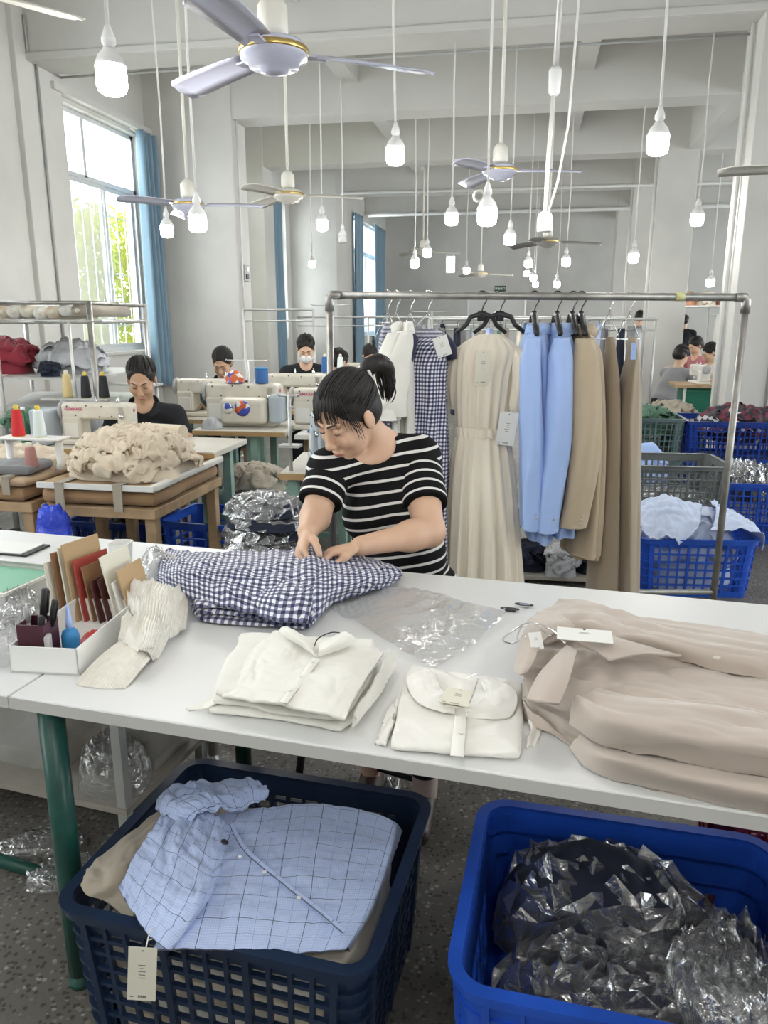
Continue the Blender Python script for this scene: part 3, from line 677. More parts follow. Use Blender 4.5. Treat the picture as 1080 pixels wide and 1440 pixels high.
def rag_g(rx, ry, h, n=26, size=.12, amp=.018, seed=0, flat=.6, res=18, uvs=1.0, base=True, thick=.002):
    """pile of overlapping crumpled sheets over a mound"""
    g = heap_g(rx*.9, ry*.9, h*.86, seed=seed, wr=.01, s=8, nr=16, na=40, flat=flat) if base else G(); rg = np.random.default_rng(seed+77)
    for k in range(n):
        q = math.sqrt((k+.5)/n)*.88; a = k*2.39996+rg.uniform(-.3, .3); x, y = rx*q*math.cos(a), ry*q*math.sin(a); rad = q; z = h*max(0, 1-rad**3)**flat
        nrm = np.array([math.cos(a)*rad**2*h/rx*1.4, math.sin(a)*rad**2*h/ry*1.4, 1.0]); nrm /= np.linalg.norm(nrm)
        t1 = np.cross(nrm, rg.normal(size=3)); t1 /= np.linalg.norm(t1); t2 = np.cross(nrm, t1); sz = size*rg.uniform(.7, 1.25); u = np.linspace(-1, 1, res); A, B_ = np.meshgrid(u, u, indexing='ij')
        rr = 1-.22*(A*A*B_*B_)+.15*noise(A*1.5, B_*1.5, k, seed); d1, d2 = rg.uniform(0, 6.28, 2)
        ph = (A*math.cos(d1)+B_*math.sin(d1))*rg.uniform(4, 8)+1.6*noise(A*1.2, B_*1.2, k+.5, seed+3)*3
        f = amp*(np.sin(ph)*.7+.6*np.sin((A*math.cos(d2)+B_*math.sin(d2))*rg.uniform(3, 6)+2*noise(A*1.5, B_*1.5, k, seed+5)))+amp*.8*noise(A*3, B_*3, k, seed+9)
        f = f-sz*.42*(A*A+B_*B_)*.5+.012
        P = np.array([x, y, z*.93])+(A*rr*sz)[..., None]*t1+(B_*rr*sz*rg.uniform(.6, 1.0))[..., None]*t2+f[..., None]*nrm; P[..., 2] = np.maximum(P[..., 2], .004+.004*rg.random())
        g.slab(P, thick, np.stack([A*sz, B_*sz], -1)*uvs)
    return g
# ================================================================ pipe clothes rack and the garments on it
DR = 3.4
t = thing('clothes_rack', 'grey steel pipe clothes rack hung with garments', 'clothes rack')
A_, B_ = V(463, 415, DR), V(1050, 418, DR); t.location = (*((A_+B_)/2)[:2], 0); o0 = np.array(t.location)
part('top_bar', G().tube([A_-o0, B_-o0], .0165, 12), M['steel'], t)
for e, lean in ((A_, .03), (B_, -.02)):
    part('post', G().tube([e-o0-RT*.0, np.array([*(e-o0)[:2], 0])+RT*lean*0], .016, 12), M['steel'], t)
    s_ = 1 if e is A_ else -1
    part('elbow', G().tube([e-o0+RT*s_*.05, e-o0+RT*s_*.012, e-o0-np.array([0, 0, .015]), e-o0-np.array([0, 0, .07])], .0205, 12), M['steel'], t)
    part('base_foot', G().tube([np.array([*(e-o0)[:2], .03])-FH*.28, np.array([*(e-o0)[:2], .03])+FH*.28], .016, 10), M['steel'], t)
part('tape_wrap', G().tube([V(950, 417.3, DR)-o0, V(962, 417.4, DR)-o0], .0185, 12), mat('yellow_tape', (.62, .60, .30), .5), t)
part('lower_bar', G().tube([np.array([*(A_-o0)[:2], .22]), np.array([*(B_-o0)[:2], .22])], .014, 10), M['steel'], t)
def bar_z(px): f = (px-463)/(1050-463.); return (A_+(B_-A_)*f)
def hanger(label, px, cat='hanger', m='black', drop=.135, half=.17, ang=90.0, style='wide', group=None):
    """hook over the bar; arms along ang (0 = along the bar, 90 = across it)"""
    p = bar_z(px); t = thing('clothes_hanger', label, cat, tuple(p), YAW_R, group)
    th = np.linspace(-30, 200, 14); hk = [(.022*math.cos(R(a)), 0, .022*math.sin(R(a))+.0) for a in th][::-1]
    hk = [(-.0205-.0, 0, -.008)] and [(x, y, z-.0005) for x, y, z in hk]
    neck = hk+[(.020, 0, -.02), (.006, 0, -.045), (0, 0, -.075)]
    a = R(ang); d = np.array([math.cos(a), math.sin(a), 0])
    if m == 'black':
        part('hook', G().tube(neck, .0032, 8), M['hookm'], t)
        g = G(); c = np.array([0, 0, -.075])
        for s_ in (-1, 1): g.tube([c, c+d*s_*.05-np.array([0, 0, .015]), c+d*s_*half*.6-np.array([0, 0, .05]), c+d*s_*half-np.array([0, 0, .085])], [.016, .015, .014, .012], 8, flat=.75)
        g.box(c+np.array([0, 0, -.012]), (.035, .02, .045), rz=a); part('arms', g, M['black'], t)
        if half > .13: part('crossbar', G().tube([c-d*half*.9-np.array([0, 0, .09]), c+d*half*.9-np.array([0, 0, .09])], .006, 8), M['black'], t)
    else:
        part('hook', G().tube(neck, .002, 8), M['chrome'], t)
        c = np.array([0, 0, -.075]); part('frame', G().tube([c-d*.0, c-d*half*.5-np.array([0, 0, .05]), c-d*half-np.array([0, 0, .11]), c+d*half-np.array([0, 0, .11]), c+d*half*.5-np.array([0, 0, .05]), c], .002, 6), M['chrome'], t)
    return t
YAW_R = R(YAW); M['hookm'] = mat('dark_hook_wire', (.08, .08, .085), .3, metal=.8)
def hang_g(rows, d=DR, n=64, m=48, amp=.006, fr=7, seed=0, pw=2.3, tw=1.0, uvrot=False, cap=True):
    """rows: (py, px_left, px_right, half_depth, depth_offset, fold_gain) -> closed hanging shape"""
    A = catmull(rows, m); th = np.linspace(0, 2*math.pi, n, endpoint=False); P = np.zeros((m, n, 3)); UVm = np.zeros((m, n, 2)); vlen = 0
    for i, (py, a, b_, hd, do, fg) in enumerate(A):
        dd = d+do; L_, R_ = V(a, py, dd), V(b_, py, dd); c = (L_+R_)/2; hw = max(.001, np.linalg.norm(R_-L_)/2)
        co, si = np.cos(th), np.sin(th); x = np.sign(co)*np.abs(co)**(2/pw)*hw; y = np.sign(si)*np.abs(si)**(2/pw)*hd
        v = i/(m-1); f = np.sin(fr*th+1.5*noise(th*1.3, v*2.5, 0, seed)*tw+seed)*.7+.6*noise(np.cos(th)*fr*.5, np.sin(th)*fr*.5, v*1.4, seed+9)
        k = 1+fg*amp*f/max(.01, min(hw, max(hd, .01))); P[i] = c+np.outer(x*k, RT)+np.outer(y*k, FH)
        per = np.linspace(0, 1, n, endpoint=False)*2*(hw+hd)*1.6
        if i: vlen += np.linalg.norm(V(540, py, dd)-V(540, A[i-1][0], dd))
        UVm[i] = np.stack([per, np.full(n, vlen)], 1)
    g = G(); g.grid(P, cv=True, uv=UVm, flip=True)
    if cap: g.f.append(tuple(range(n))); g.f.append(tuple((m-1)*n+k for k in range(n))[::-1])
    return g
def loc_part(name, g, mt, t, **k): # world-space geometry under a placed empty
    return part(name, g.xf(Matrix.Translation(tuple(-np.array(t.location)))), M[mt] if isinstance(mt, str) else mt, t, **k)
def vtube(pts, d, rs, n=10, m=24, wr=.0, seed=0): # tube through (px,py,depth_offset)
    P = catmull([V(x, y, d+do) for x, y, do in pts], m); r = catmull(np.array(rs).reshape(-1, 1), m)[:, 0]
    if wr: r = r*(1+wr*noise(np.arange(m)*.7, seed, 0, seed))
    return G().tube(P, r, n)
def card_at(t, c, right, up, w, h, mt='cardw', name='hang_tag', lines=5, hole=True, code=True, thick=.0006):
    """printed card; c = centre, right/up unit vectors"""
    right = np.array(right)/np.linalg.norm(right); up = np.array(up); up = up-right*(up@right); up /= np.linalg.norm(up); nn = np.cross(right, up)
    m = Matrix(((right[0], up[0], nn[0], c[0]), (right[1], up[1], nn[1], c[1]), (right[2], up[2], nn[2], c[2]), (0, 0, 0, 1)))
    if t is not None: m = Matrix.Translation(tuple(-np.array(t.location))) @ m
    k = part(name, G().bb((-w/2, -h/2, -thick), (w/2, h/2, thick)).xf(m), M[mt], t, smooth=False)
    rg = random.Random(int(abs(c[0]*1e4))); g = G()
    for i in range(lines):
        l = w*rg.uniform(.15, .32); y = h*(.16-.06*i); g.bb((-l/2, y, thick), (l/2, y+h*.012, thick*1.5))
    if hole: th = np.linspace(0, 2*math.pi, 8, endpoint=False); g.prism([(w*.03*math.cos(a), h*.44+w*.03*math.sin(a)) for a in th], thick*.6, thick)
    if code:
        for i in range(12): x = -w*.12+w*.3*i/12; g.bb((x, -h*.45, thick), (x+w*rg.uniform(.008, .018), -h*.40, thick*1.5))
        g.bb((-w*.4, -h*.44, thick), (-w*.28, -h*.42, thick*1.5))
    part('print', g.xf(m), M['ink'], k, smooth=False, kind='stuff'); return k

# cream dress, facing the viewer, on two black hangers
hanger('wide black hanger inside the cream dress', 678, half=.115, ang=8); hanger('wide black hanger overlapping the cream dress shoulder', 704, half=.115, ang=-10)
t = thing('dress', 'long cream pleated dress with puff sleeves and two hang tags', 'dress', tuple(V(680, 600, DR)))
loc_part('bodice', hang_g([(470, 674, 702, .025, -.02, .1), (477, 661, 715, .04, -.03, .3), (485, 649, 724, .065, -.04, .5), (496, 642, 729, .09, -.05, .8), (520, 640, 722, .10, -.06, 1), (560, 640, 716, .10, -.06, 1.1), (592, 641, 712, .095, -.06, 1), (602, 642, 710, .09, -.06, .6)], amp=.006, fr=19, seed=3, m=36, n=170), 'cream', t)
loc_part('waistband', hang_g([(598, 640, 712, .094, -.06, 1), (604, 639, 714, .099, -.06, 1), (613, 639, 715, .099, -.06, 1)], amp=.004, fr=27, seed=1, m=10, n=180), 'cream', t)
loc_part('skirt', hang_g([(611, 640, 714, .097, -.06, .8), (640, 636, 718, .115, -.06, 1.3), (700, 630, 724, .14, -.06, 1.8), (770, 624, 730, .16, -.06, 2.2), (840, 619, 734, .17, -.06, 2.4), (900, 616, 736, .17, -.06, 2.4)], amp=.0085, fr=17, seed=8, m=50, n=190), 'cream', t)
for pts, rs in (([(722, 486, -.05), (732, 500, -.10), (735, 535, -.12), (729, 570, -.12), (726, 580, -.12)], [.02, .04, .046, .038, .022]), ([(648, 488, -.05), (642, 505, -.06), (638, 540, -.05), (638, 575, -.04)], [.02, .028, .032, .016])):
    P = catmull([V(x, y, DR+q) for x, y, q in pts], 30); r = catmull(np.array(rs).reshape(-1, 1), 30)[:, 0]; th = np.arange(30)*2*math.pi/30
    Q = np.zeros((30, 30, 3)); v = np.linspace(0, 1, 30)
    for i in range(30):
        rr = r[i]*(1+.10*np.sin(th*8+2*noise(th, v[i]*2, 0, 5))+.10*noise(np.cos(th)*2, np.sin(th)*2, v[i]*4, 7)); Q[i] = P[i]+np.outer(rr*np.cos(th), RT)+np.outer(rr*np.sin(th), FH)
    g = G(); g.grid(Q, cv=True, flip=True); g.f.append(tuple(range(30))); g.f.append(tuple(870+k for k in range(30))[::-1]); loc_part('puff_sleeve', g, 'cream', t)
th = np.linspace(0, 2*math.pi, 30, endpoint=False)
loc_part('neckline', G().tube([V(688, 479, DR)+RT*.050*math.cos(a)+FH*(.055*math.sin(a)-.03)+np.array([0, 0, .022*math.sin(a)-.006]) for a in th], .0045, 8, closed=True), 'cream', t)
card_at(t, V(679, 517, DR-.18), RT+FH*.1, (0, 0, 1), .066, .145, 'card'); card_at(t, V(713, 603, DR-.19), RT*.98+np.array([0, 0, -.12]), (0, 0, 1), .078, .14, 'cardw')
loc_part('string', G().tube([V(684, 490, DR-.12), V(680, 496, DR-.15), V(679, 498, DR-.156)], .0012, 5), 'string', t); loc_part('string', G().tube([V(722, 575, DR-.16), V(716, 580, DR-.185), V(715, 584, DR-.19)], .0012, 5), 'string', t)

# gingham dress
hanger('thin wire hanger of the gingham dress', 602, m='w', half=.10, ang=20)
t = thing('dress', 'long navy gingham dress with cap sleeves beside the cream dress', 'dress', tuple(V(600, 600, DR)))
loc_part('body', hang_g([(462, 590, 612, .03, -.02, .1), (468, 580, 622, .06, -.03, .4), (480, 574, 628, .09, -.04, .8), (510, 574, 630, .11, -.05, 1), (560, 576, 629, .12, -.05, 1.1), (620, 578, 631, .13, -.05, 1.4), (720, 580, 632, .14, -.05, 1.6), (840, 578, 636, .15, -.05, 1.7), (880, 578, 637, .15, -.05, 1.7)], amp=.0075, fr=8, seed=21, n=90, m=64), 'ging_s', t)
for a in ([(582, 474, -.10), (574, 490, -.13), (571, 508, -.14)], [(624, 474, -.06), (631, 490, -.08), (633, 506, -.08)]): loc_part('cap_sleeve', vtube(a, DR, [.022, .034, .03], 14, 14), 'ging_s', t)
card_at(t, V(622, 487, DR-.17), RT*.9+np.array([0, 0, .3]), (-.2, 0, 1), .062, .085, 'cardw', lines=4)
# white blouses and the gingham sliver at the left end, seen edge-on
def edge_garment(name, label, cat, mt, rows, sleeve=None, srs=None, seed=0, amp=.006, collar=None, sm=None, cuff=None, cuff_r=.03, fr=6):
    t = thing(name, label, cat, tuple(V(rows[0][1], rows[0][0], DR))); loc_part('body', hang_g(rows, amp=amp, fr=fr, seed=seed), mt, t)
    if sleeve is not None:
        n = len(sleeve); P = catmull([V(x, y, DR+q) for x, y, q in sleeve], 40); r = catmull(np.array(srs), 40); th = np.arange(28)*2*math.pi/28; Q = np.zeros((40, 28, 3)); uv = np.zeros((40, 28, 2))
        for i in range(40):
            w_ = 1+.10*noise(np.cos(th)*1.8, np.sin(th)*1.8, i*.16, seed+2)+.07*np.sin(th*4+i*.12+2*noise(i*.12, 0, 0, seed))+.05*np.abs(noise(np.cos(th)*3, np.sin(th)*3, i*.4, seed+4)); Q[i] = P[i]+np.outer(r[i, 0]*w_*np.cos(th), RT)+np.outer(r[i, 1]*w_*np.sin(th), FH)
            uv[i] = np.stack([th*.06, np.full(28, i*.014)], 1)
        g = G(); g.grid(Q, cv=True, uv=uv, flip=True); g.f.append(tuple(range(28))); g.f.append(tuple(39*28+k for k in range(28))[::-1]); loc_part('sleeve', g, sm or mt, t)
        if cuff:
            a, b_ = np.array(P[-5]), np.array(P[-1]); g = G(); Q = np.zeros((5, 28, 3))
            for i in range(5): c = a+(b_-a)*i/4*1.12; Q[i] = c+np.outer((r[-1, 0]*1.05)*np.cos(th), RT)+np.outer((r[-1, 1]*1.08)*np.sin(th), FH)
            g.grid(Q, cv=True, flip=True); cf = loc_part('cuff', g, sm or mt, t)
            for j in range(cuff): c = a+(b_-a)*(.3+.25*j)-FH*(r[-1, 1]*1.08)+RT*r[-1, 0]*.35; part('button', G().ell(tuple(c-np.array(t.location)), (.005, .003, .005), 10), M['btn'], cf)
    if collar is not None: loc_part('collar', collar, sm or mt, t)
    return t
M['btn'] = mat('pearl_button', (.55, .5, .42), .3)
def collar_g(px, py, w=.055, dp=.07, h=.05, lean=0.0, m=14):
    """standing shirt collar, open at the front (towards +/- depth)"""
    th = np.linspace(-2.6, 2.6, 26); Q = np.zeros((5, 26, 3)); c = V(px, py, DR)
    for i in range(5):
        s_ = i/4; z = h*(1-abs(s_*2-1))*1.0; k = 1+.0*s_+(.25*max(0, s_-.5)*2)
        Q[i] = c+np.outer(w*k*np.cos(th), RT)+np.outer(dp*k*np.sin(th), FH)+np.array([0, 0, 1])*z
    return G().slab(Q, .003)
for px, lab, m in ((545, 'wire hanger of the gingham top at the rack end', 'w'), (557, 'wire hanger of the white blouse nearest the rack end', 'w'), (577, 'wire hanger of the white blouse beside the gingham dress', 'w')): hanger(lab, px, m='w', half=.17, ang=70)
edge_garment('blouse', 'navy gingham top at the end of the rack behind white blouses', 'blouse', 'ging_s', [(456, 541, 551, .03, 0, .2), (466, 536, 552, .14, 0, .6), (490, 533, 552, .17, 0, 1), (560, 534, 552, .18, 0, 1), (640, 534, 552, .18, 0, 1)], seed=2)
edge_garment('blouse', 'white cotton blouse hanging next to the gingham top', 'blouse', 'wht', [(452, 557, 566, .03, 0, .2), (462, 546, 566, .14, 0, .5), (490, 541, 566, .18, 0, 1), (560, 541, 568, .18, 0, 1.2), (650, 541, 570, .18, 0, 1.2)], [(556, 468, -.15), (548, 500, -.22), (543, 560, -.22), (545, 590, -.22)], [(.03, .04), (.045, .05), (.05, .05), (.05, .05)], seed=4)
edge_garment('blouse', 'white cotton blouse with full sleeve beside the gingham dress', 'blouse', 'wht', [(452, 570, 580, .03, 0, .2), (460, 564, 582, .14, 0, .5), (490, 560, 584, .18, 0, 1), (560, 560, 586, .18, 0, 1.2), (650, 560, 588, .18, 0, 1.2)], [(570, 465, -.15), (560, 495, -.22), (554, 540, -.23), (556, 585, -.22)], [(.03, .04), (.055, .05), (.062, .05), (.055, .05)], seed=6)
# blue shirts
for px, lab in ((752, 'black hanger holding the blue shirt next to the cream dress'), (784, 'black hanger holding the blue shirt next to the blazer')): hanger(lab, px, half=.19, ang=84)
edge_garment('shirt', 'sky blue shirt hanging next to the cream dress', 'shirt', 'sky', [(462, 746, 762, .03, .0, .2), (472, 738, 766, .12, 0, .6), (500, 734, 768, .19, .02, 1), (560, 734, 768, .2, .02, 1), (680, 736, 768, .2, .02, 1.3), (748, 736, 769, .2, .02, 1.3)], [(750, 475, -.14), (746, 510, -.2), (748, 580, -.215), (749, 670, -.21), (748, 742, -.2)], [(.03, .05), (.046, .05), (.046, .045), (.042, .04), (.036, .035)], seed=11, collar=collar_g(753, 470), cuff=1)
edge_garment('shirt', 'sky blue shirt hanging next to the beige blazer', 'shirt', 'sky', [(462, 780, 797, .03, 0, .2), (472, 772, 800, .12, 0, .6), (500, 768, 803, .19, .02, 1), (560, 766, 803, .2, .02, 1), (680, 762, 800, .2, .02, 1.3), (742, 760, 798, .2, .02, 1.3)], [(790, 475, -.14), (789, 510, -.2), (787, 580, -.22), (779, 670, -.22), (769, 745, -.21)], [(.03, .05), (.05, .05), (.054, .045), (.05, .04), (.042, .035)], seed=13, collar=collar_g(788, 470), cuff=1)
# blazers
hanger('black hanger of the two beige blazers', 818, half=.19, ang=84); hanger('black hanger of the darker blazer', 806, half=.19, ang=84)
edge_garment('blazer', 'dark tan blazer mostly hidden behind the beige blazer', 'blazer', 'tan', [(466, 803, 813, .03, .0, .2), (476, 800, 816, .14, .05, .6), (505, 798, 820, .2, .06, 1), (600, 798, 826, .2, .06, 1), (700, 796, 838, .2, .06, 1), (770, 790, 840, .2, .06, 1)], seed=15)
edge_garment('blazer', 'beige blazer with long sleeve and cuff buttons', 'blazer', 'tan2', [(464, 815, 826, .03, 0, .2), (474, 810, 830, .12, 0, .6), (505, 806, 838, .19, .02, 1), (600, 806, 842, .2, .02, 1), (700, 800, 840, .2, .02, 1), (768, 794, 836, .2, .02, 1)], [(822, 476, -.14), (824, 515, -.2), (825, 590, -.22), (818, 670, -.22), (806, 738, -.21)], [(.035, .05), (.056, .05), (.06, .05), (.058, .045), (.052, .04)], seed=17, collar=collar_g(820, 472, .05, .07, .05), cuff=3)
# taupe trousers dresses hanging from clips
for i, (px, lab) in enumerate(((858, 'chrome clip hanger of the taupe jumpsuit beside the blazer'), (887, 'chrome clip hanger of the taupe jumpsuit at the rack end'))): hanger(lab, px, m='w', half=.07, ang=25)
edge_garment('jumpsuit', 'long taupe jumpsuit hanging beside the beige blazer', 'jumpsuit', 'taupe', [(474, 853, 864, .03, 0, .2), (500, 852, 866, .06, 0, .4), (540, 846, 870, .09, 0, .8), (600, 845, 870, .10, 0, 1), (700, 838, 868, .12, 0, 1.2), (800, 830, 868, .13, 0, 1.2), (850, 827, 868, .13, 0, 1.2)], seed=31, fr=3)
edge_garment('jumpsuit', 'long taupe jumpsuit with a blue tag string at the rack end', 'jumpsuit', 'taupe', [(474, 884, 895, .03, 0, .2), (500, 884, 896, .06, -.05, .4), (540, 876, 898, .09, -.05, .8), (600, 870, 898, .10, -.05, 1), (700, 868, 896, .12, -.05, 1.2), (800, 866, 894, .13, -.05, 1.2), (850, 864, 894, .13, -.05, 1.2)], seed=33, fr=3)
o = bpy.data.objects['jumpsuit.001']; card_at(o, V(891, 494, DR-.16), RT, (0, 0, 1), .022, .07, 'sky', lines=2, hole=False, code=False)

# ================================================================ things on the packing table
TZ = .76
def cloth(rows, nu=60, nv=60, t=.004, wr=.004, s=12.0, seed=0, fine=.35, uvs=1.0, world=False, edge=0.0, aniso=(1, 1)):
    """sheet through a control net of (px, py, height) with soft folds"""
    P = net(rows, nu, nv) if world else netU(rows, nu, nv); uv = arc_uv(P)
    a, b_ = uv[..., 0]*s*aniso[0], uv[..., 1]*s*aniso[1]
    f = -folds(a, b_, seed, 1.0, .9)*.6-fine*ridge(a*2.3+noise(a, b_, 4, seed), b_*2.3, 1.7, seed+3, 2)
    if edge: q = np.minimum(1, np.minimum.outer(np.minimum(np.arange(nu), nu-1-np.arange(nu)), np.minimum(np.arange(nv), nv-1-np.arange(nv)))/(edge*nu)); f = f*(.3+.7*q)
    P[..., 2] += wr*f; P = smooth_grid(P, 1)
    return G().slab(P, t, uv*uvs)
def pillow(cor, z0, t, nu=40, nv=40, wr=.002, s=14, seed=0, jit=.004, rnd=6, uvs=1.0):
    """folded garment: cor = 4 plan corners (front-left, front-right, back-right, back-left) in room xy"""
    c = np.array(cor, float)[:, :2]; u = .5-.5*np.cos(np.linspace(0, math.pi, nu)); v = .5-.5*np.cos(np.linspace(0, math.pi, nv)); a, b_ = np.meshgrid(u, v, indexing='ij')
    XY = (c[0]*((1-a)*(1-b_))[..., None]+c[1]*(a*(1-b_))[..., None]+c[2]*(a*b_)[..., None]+c[3]*((1-a)*b_)[..., None])
    ctr = c.mean(0); rr = ((np.abs(a*2-1))**rnd+(np.abs(b_*2-1))**rnd)**(1/rnd)
    XY = ctr+(XY-ctr)*(1-.05*np.maximum(0, rr-1)/.12)[..., None]
    e = np.maximum(np.abs(a*2-1), np.abs(b_*2-1)); prof = np.sqrt(np.clip(1-e**16, 0, 1))
    XY = XY+np.stack([noise(a*4, b_*4, 2, seed), noise(a*4, b_*4, 5, seed+1)], -1)*jit*e[..., None]**3
    w_ = folds(XY[..., 0]*s, XY[..., 1]*s, seed)*wr
    top = np.concatenate([XY, (z0+t*.5+(t*.5+w_)*prof)[..., None]], 2); bot = np.concatenate([XY, (z0+t*.5-(t*.5)*prof)[..., None]], 2)
    g = G(); uv = XY*uvs; o = nu*nv; g.add(np.concatenate([top.reshape(-1, 3), bot.reshape(-1, 3)]), [], np.concatenate([uv.reshape(-1, 2)]*2))
    for i in range(nu-1):
        for j in range(nv-1):
            q = i*nv+j; g.f.append((q, q+nv, q+nv+1, q+1)); g.f.append((o+q, o+q+1, o+q+nv+1, o+q+nv))
    return g
def film_g(rx, ry, h, seed, nr=13, na=34, jit=.16, flat=.5):
    """crumpled film: coarse facets with sharp creases"""
    rg = np.random.default_rng(seed); P = np.zeros((nr, na, 3))
    for i in range(nr):
        q = i/(nr-1); th = np.linspace(0, 2*math.pi, na, endpoint=False)+rg.normal(size=na)*.06+(i % 2)*math.pi/na
        rad = q**.8*(1+rg.normal(size=na)*.03); pr = np.clip(1-q**3, 0, 1)**flat
        z = h*pr+rg.normal(size=na)*h*jit*(1 if 0 < i < nr-1 else 0)*.5; c, s_ = np.cos(th), np.sin(th); sq = (np.abs(c)**2.5+np.abs(s_)**2.5)**(-1/2.5)
        P[i] = np.stack([rx*rad*c*sq, ry*rad*s_*sq, np.maximum(z, .002)], 1)
    P[0] = P[0].mean(0); g = G(); V_ = P.reshape(-1, 3); f = []
    for i in range(nr-1):
        for j in range(na):
            a, b_, c, d = i*na+j, (i+1)*na+j, (i+1)*na+(j+1) % na, i*na+(j+1) % na
            f += ([(a, b_, c), (a, c, d)] if rg.random() < .5 else [(a, b_, d), (b_, c, d)])
    return g.add(V_, f)
def Uxy(*pts, z=TZ): return [U(x, y, z)[:2] for x, y in pts]
def tube_u(pts, r, n=8, m=30): return G().tube(catmull([U(*p) for p in pts], m), r, n)

# --- navy gingham pile
gq = [(270, 876), (438, 890), (470, 812), (285, 796)]
for k in range(3):
    z = TZ+.001+k*.017; c = np.array(Uxy(*gq, z=TZ)); c = c+np.array([.004*((-1)**k), .003*k])
    one('folded_gingham_shirt', pillow(c, z, .017, wr=.0012, seed=40+k, jit=.012), M['ging'], ['folded navy gingham shirt at the bottom of the gingham pile', 'folded navy gingham shirt in the middle of the gingham pile', 'folded navy gingham shirt just under the spread gingham dress'][k], 'shirt')
t = thing('gingham_garment', 'rumpled navy and white gingham garment under the woman\'s hands', 'garment', tuple(U(400, 830, TZ+.04)))
g = cloth([[(222, 822, .775), (222, 806, .80), (226, 790, .80), (234, 776, .772)],
           [(264, 842, .80), (262, 815, .825), (268, 793, .83), (278, 780, .785)],
           [(335, 862, .802), (340, 830, .83), (350, 798, .85), (352, 779, .80)],
           [(408, 876, .80), (412, 838, .842), (415, 798, .85), (420, 776, .822)],
           [(446, 876, .772), (448, 830, .838), (446, 795, .85), (440, 772, .842)],
           [(470, 852, .764), (476, 828, .815), (474, 800, .822), (468, 782, .815)],
           [(520, 838, .763), (526, 820, .795), (520, 800, .81), (508, 785, .79)],
           [(558, 822, .762), (566, 814, .78), (562, 806, .785), (548, 798, .766)]], 160, 110, .005, .007, 15, 5, fine=.45)
loc_part('body', g, 'ging', t)
loc_part('sleeve', cloth([[(350, 866, .79), (390, 880, .803), (432, 884, .80)], [(358, 845, .815), (395, 850, .835), (440, 850, .83)], [(375, 826, .83), (405, 822, .846), (444, 818, .845)]], 50, 50, .005, .004, 20, 9), 'ging', t)
t.location.z += .012
# grey polythene bag end with strings left of the pile
t = thing('polythene_bag', 'crumpled grey polythene bag with loose strings beside the swatch cards', 'bag', tuple(U(215, 805, TZ)))
loc_part('film', cloth([[(192, 812, .764), (196, 790, .80), (206, 770, .83)], [(210, 815, .764), (213, 785, .83), (215, 766, .855)], [(235, 810, .768), (232, 785, .82), (228, 770, .83)]], 36, 36, .002, .012, 26, 3), M['poly_s'], t)
for k in range(6): loc_part('string', tube_u([(215+k, 770, .85), (224+5*k, 775+2*k, .83), (232+6*k, 790+k, .81), (245+2*k, 800+2*k, .805)], .0012, 5), 'string', t)

# --- stack of white blouses
wq = [(287, 1006), (492, 1034), (540, 925), (338, 915)]
WL = ['bottom white blouse of the folded stack', 'second white blouse from the bottom of the folded stack', 'third white blouse from the bottom of the folded stack']
for k in range(3):
    c = np.array(Uxy(*wq)); c = c+np.array([[.004*k, .006*k], [-.005*k, .005*k], [-.004*k, 0], [.003*k, 0]])
    one('folded_blouse', pillow(c, TZ+.001+k*.0165, .0165, wr=.002, seed=60+k, jit=.009), M['wht'], WL[k], 'blouse')
t = thing('folded_blouse', 'topmost white blouse of the folded stack, with collar and placket', 'blouse', tuple(U(410, 960, TZ+.035)))
loc_part('body', cloth([[(312, 984, .797), (335, 950, .80), (360, 915, .80), (388, 892, .80)], [(350, 990, .806), (372, 955, .815), (400, 922, .818), (420, 900, .81)], [(400, 998, .807), (415, 962, .818), (432, 930, .815), (450, 910, .806)], [(450, 1010, .806), (465, 972, .818), (482, 935, .82), (492, 912, .812)], [(486, 1020, .797), (500, 985, .80), (525, 945, .80), (540, 922, .79)]], 90, 80, .007, .004, 16, 71, fine=.35), 'wht', t)
loc_part('placket', cloth([[(393, 995, .812), (440, 932, .823)], [(398, 996, .8145), (445, 933, .8255)], [(404, 997, .812), (451, 934, .823)]], 8, 30, .002, .0006, 20, 3), 'wht', t)
loc_part('collar', cloth([[(444, 930, .824), (424, 916, .826), (400, 902, .826), (392, 894, .822)], [(440, 922, .832), (424, 908, .842), (404, 894, .846), (396, 888, .838)], [(444, 914, .826), (430, 903, .832), (414, 893, .834), (404, 888, .828)]], 24, 40, .003, .002, 24, 72), 'wht', t)
loc_part('collar', cloth([[(446, 930, .824), (468, 924, .826), (490, 914, .826), (500, 908, .820)], [(450, 922, .832), (468, 914, .842), (486, 905, .844), (494, 901, .834)], [(448, 914, .826), (462, 908, .832), (476, 900, .832), (486, 897, .824)]], 24, 40, .003, .002, 24, 73), 'wht', t)
loc_part('sleeve', cloth([[(500, 1010, .785), (530, 960, .795), (548, 920, .79)], [(498, 1030, .764), (530, 990, .768), (560, 938, .768)]], 24, 40, .005, .004, 22, 74), 'wht', t)
loc_part('sleeve', cloth([[(262, 1003, .764), (285, 994, .766), (310, 975, .775)], [(266, 1006, .762), (290, 1002, .765), (318, 990, .78)]], 16, 24, .004, .003, 25, 75), 'wht', t)
loc_part('loop_cord', tube_u([(442, 916, .824), (448, 905, .84), (465, 897, .846), (478, 897, .838)], .0013, 6), 'black', t)
for k in range(3): part('button', G().ell(tuple(U(440-16*k, 938+20*k, .8275-.004*k)-np.array(t.location)), (.005, .005, .0022), 10), M['cardw'], t)

t.location.z += .012
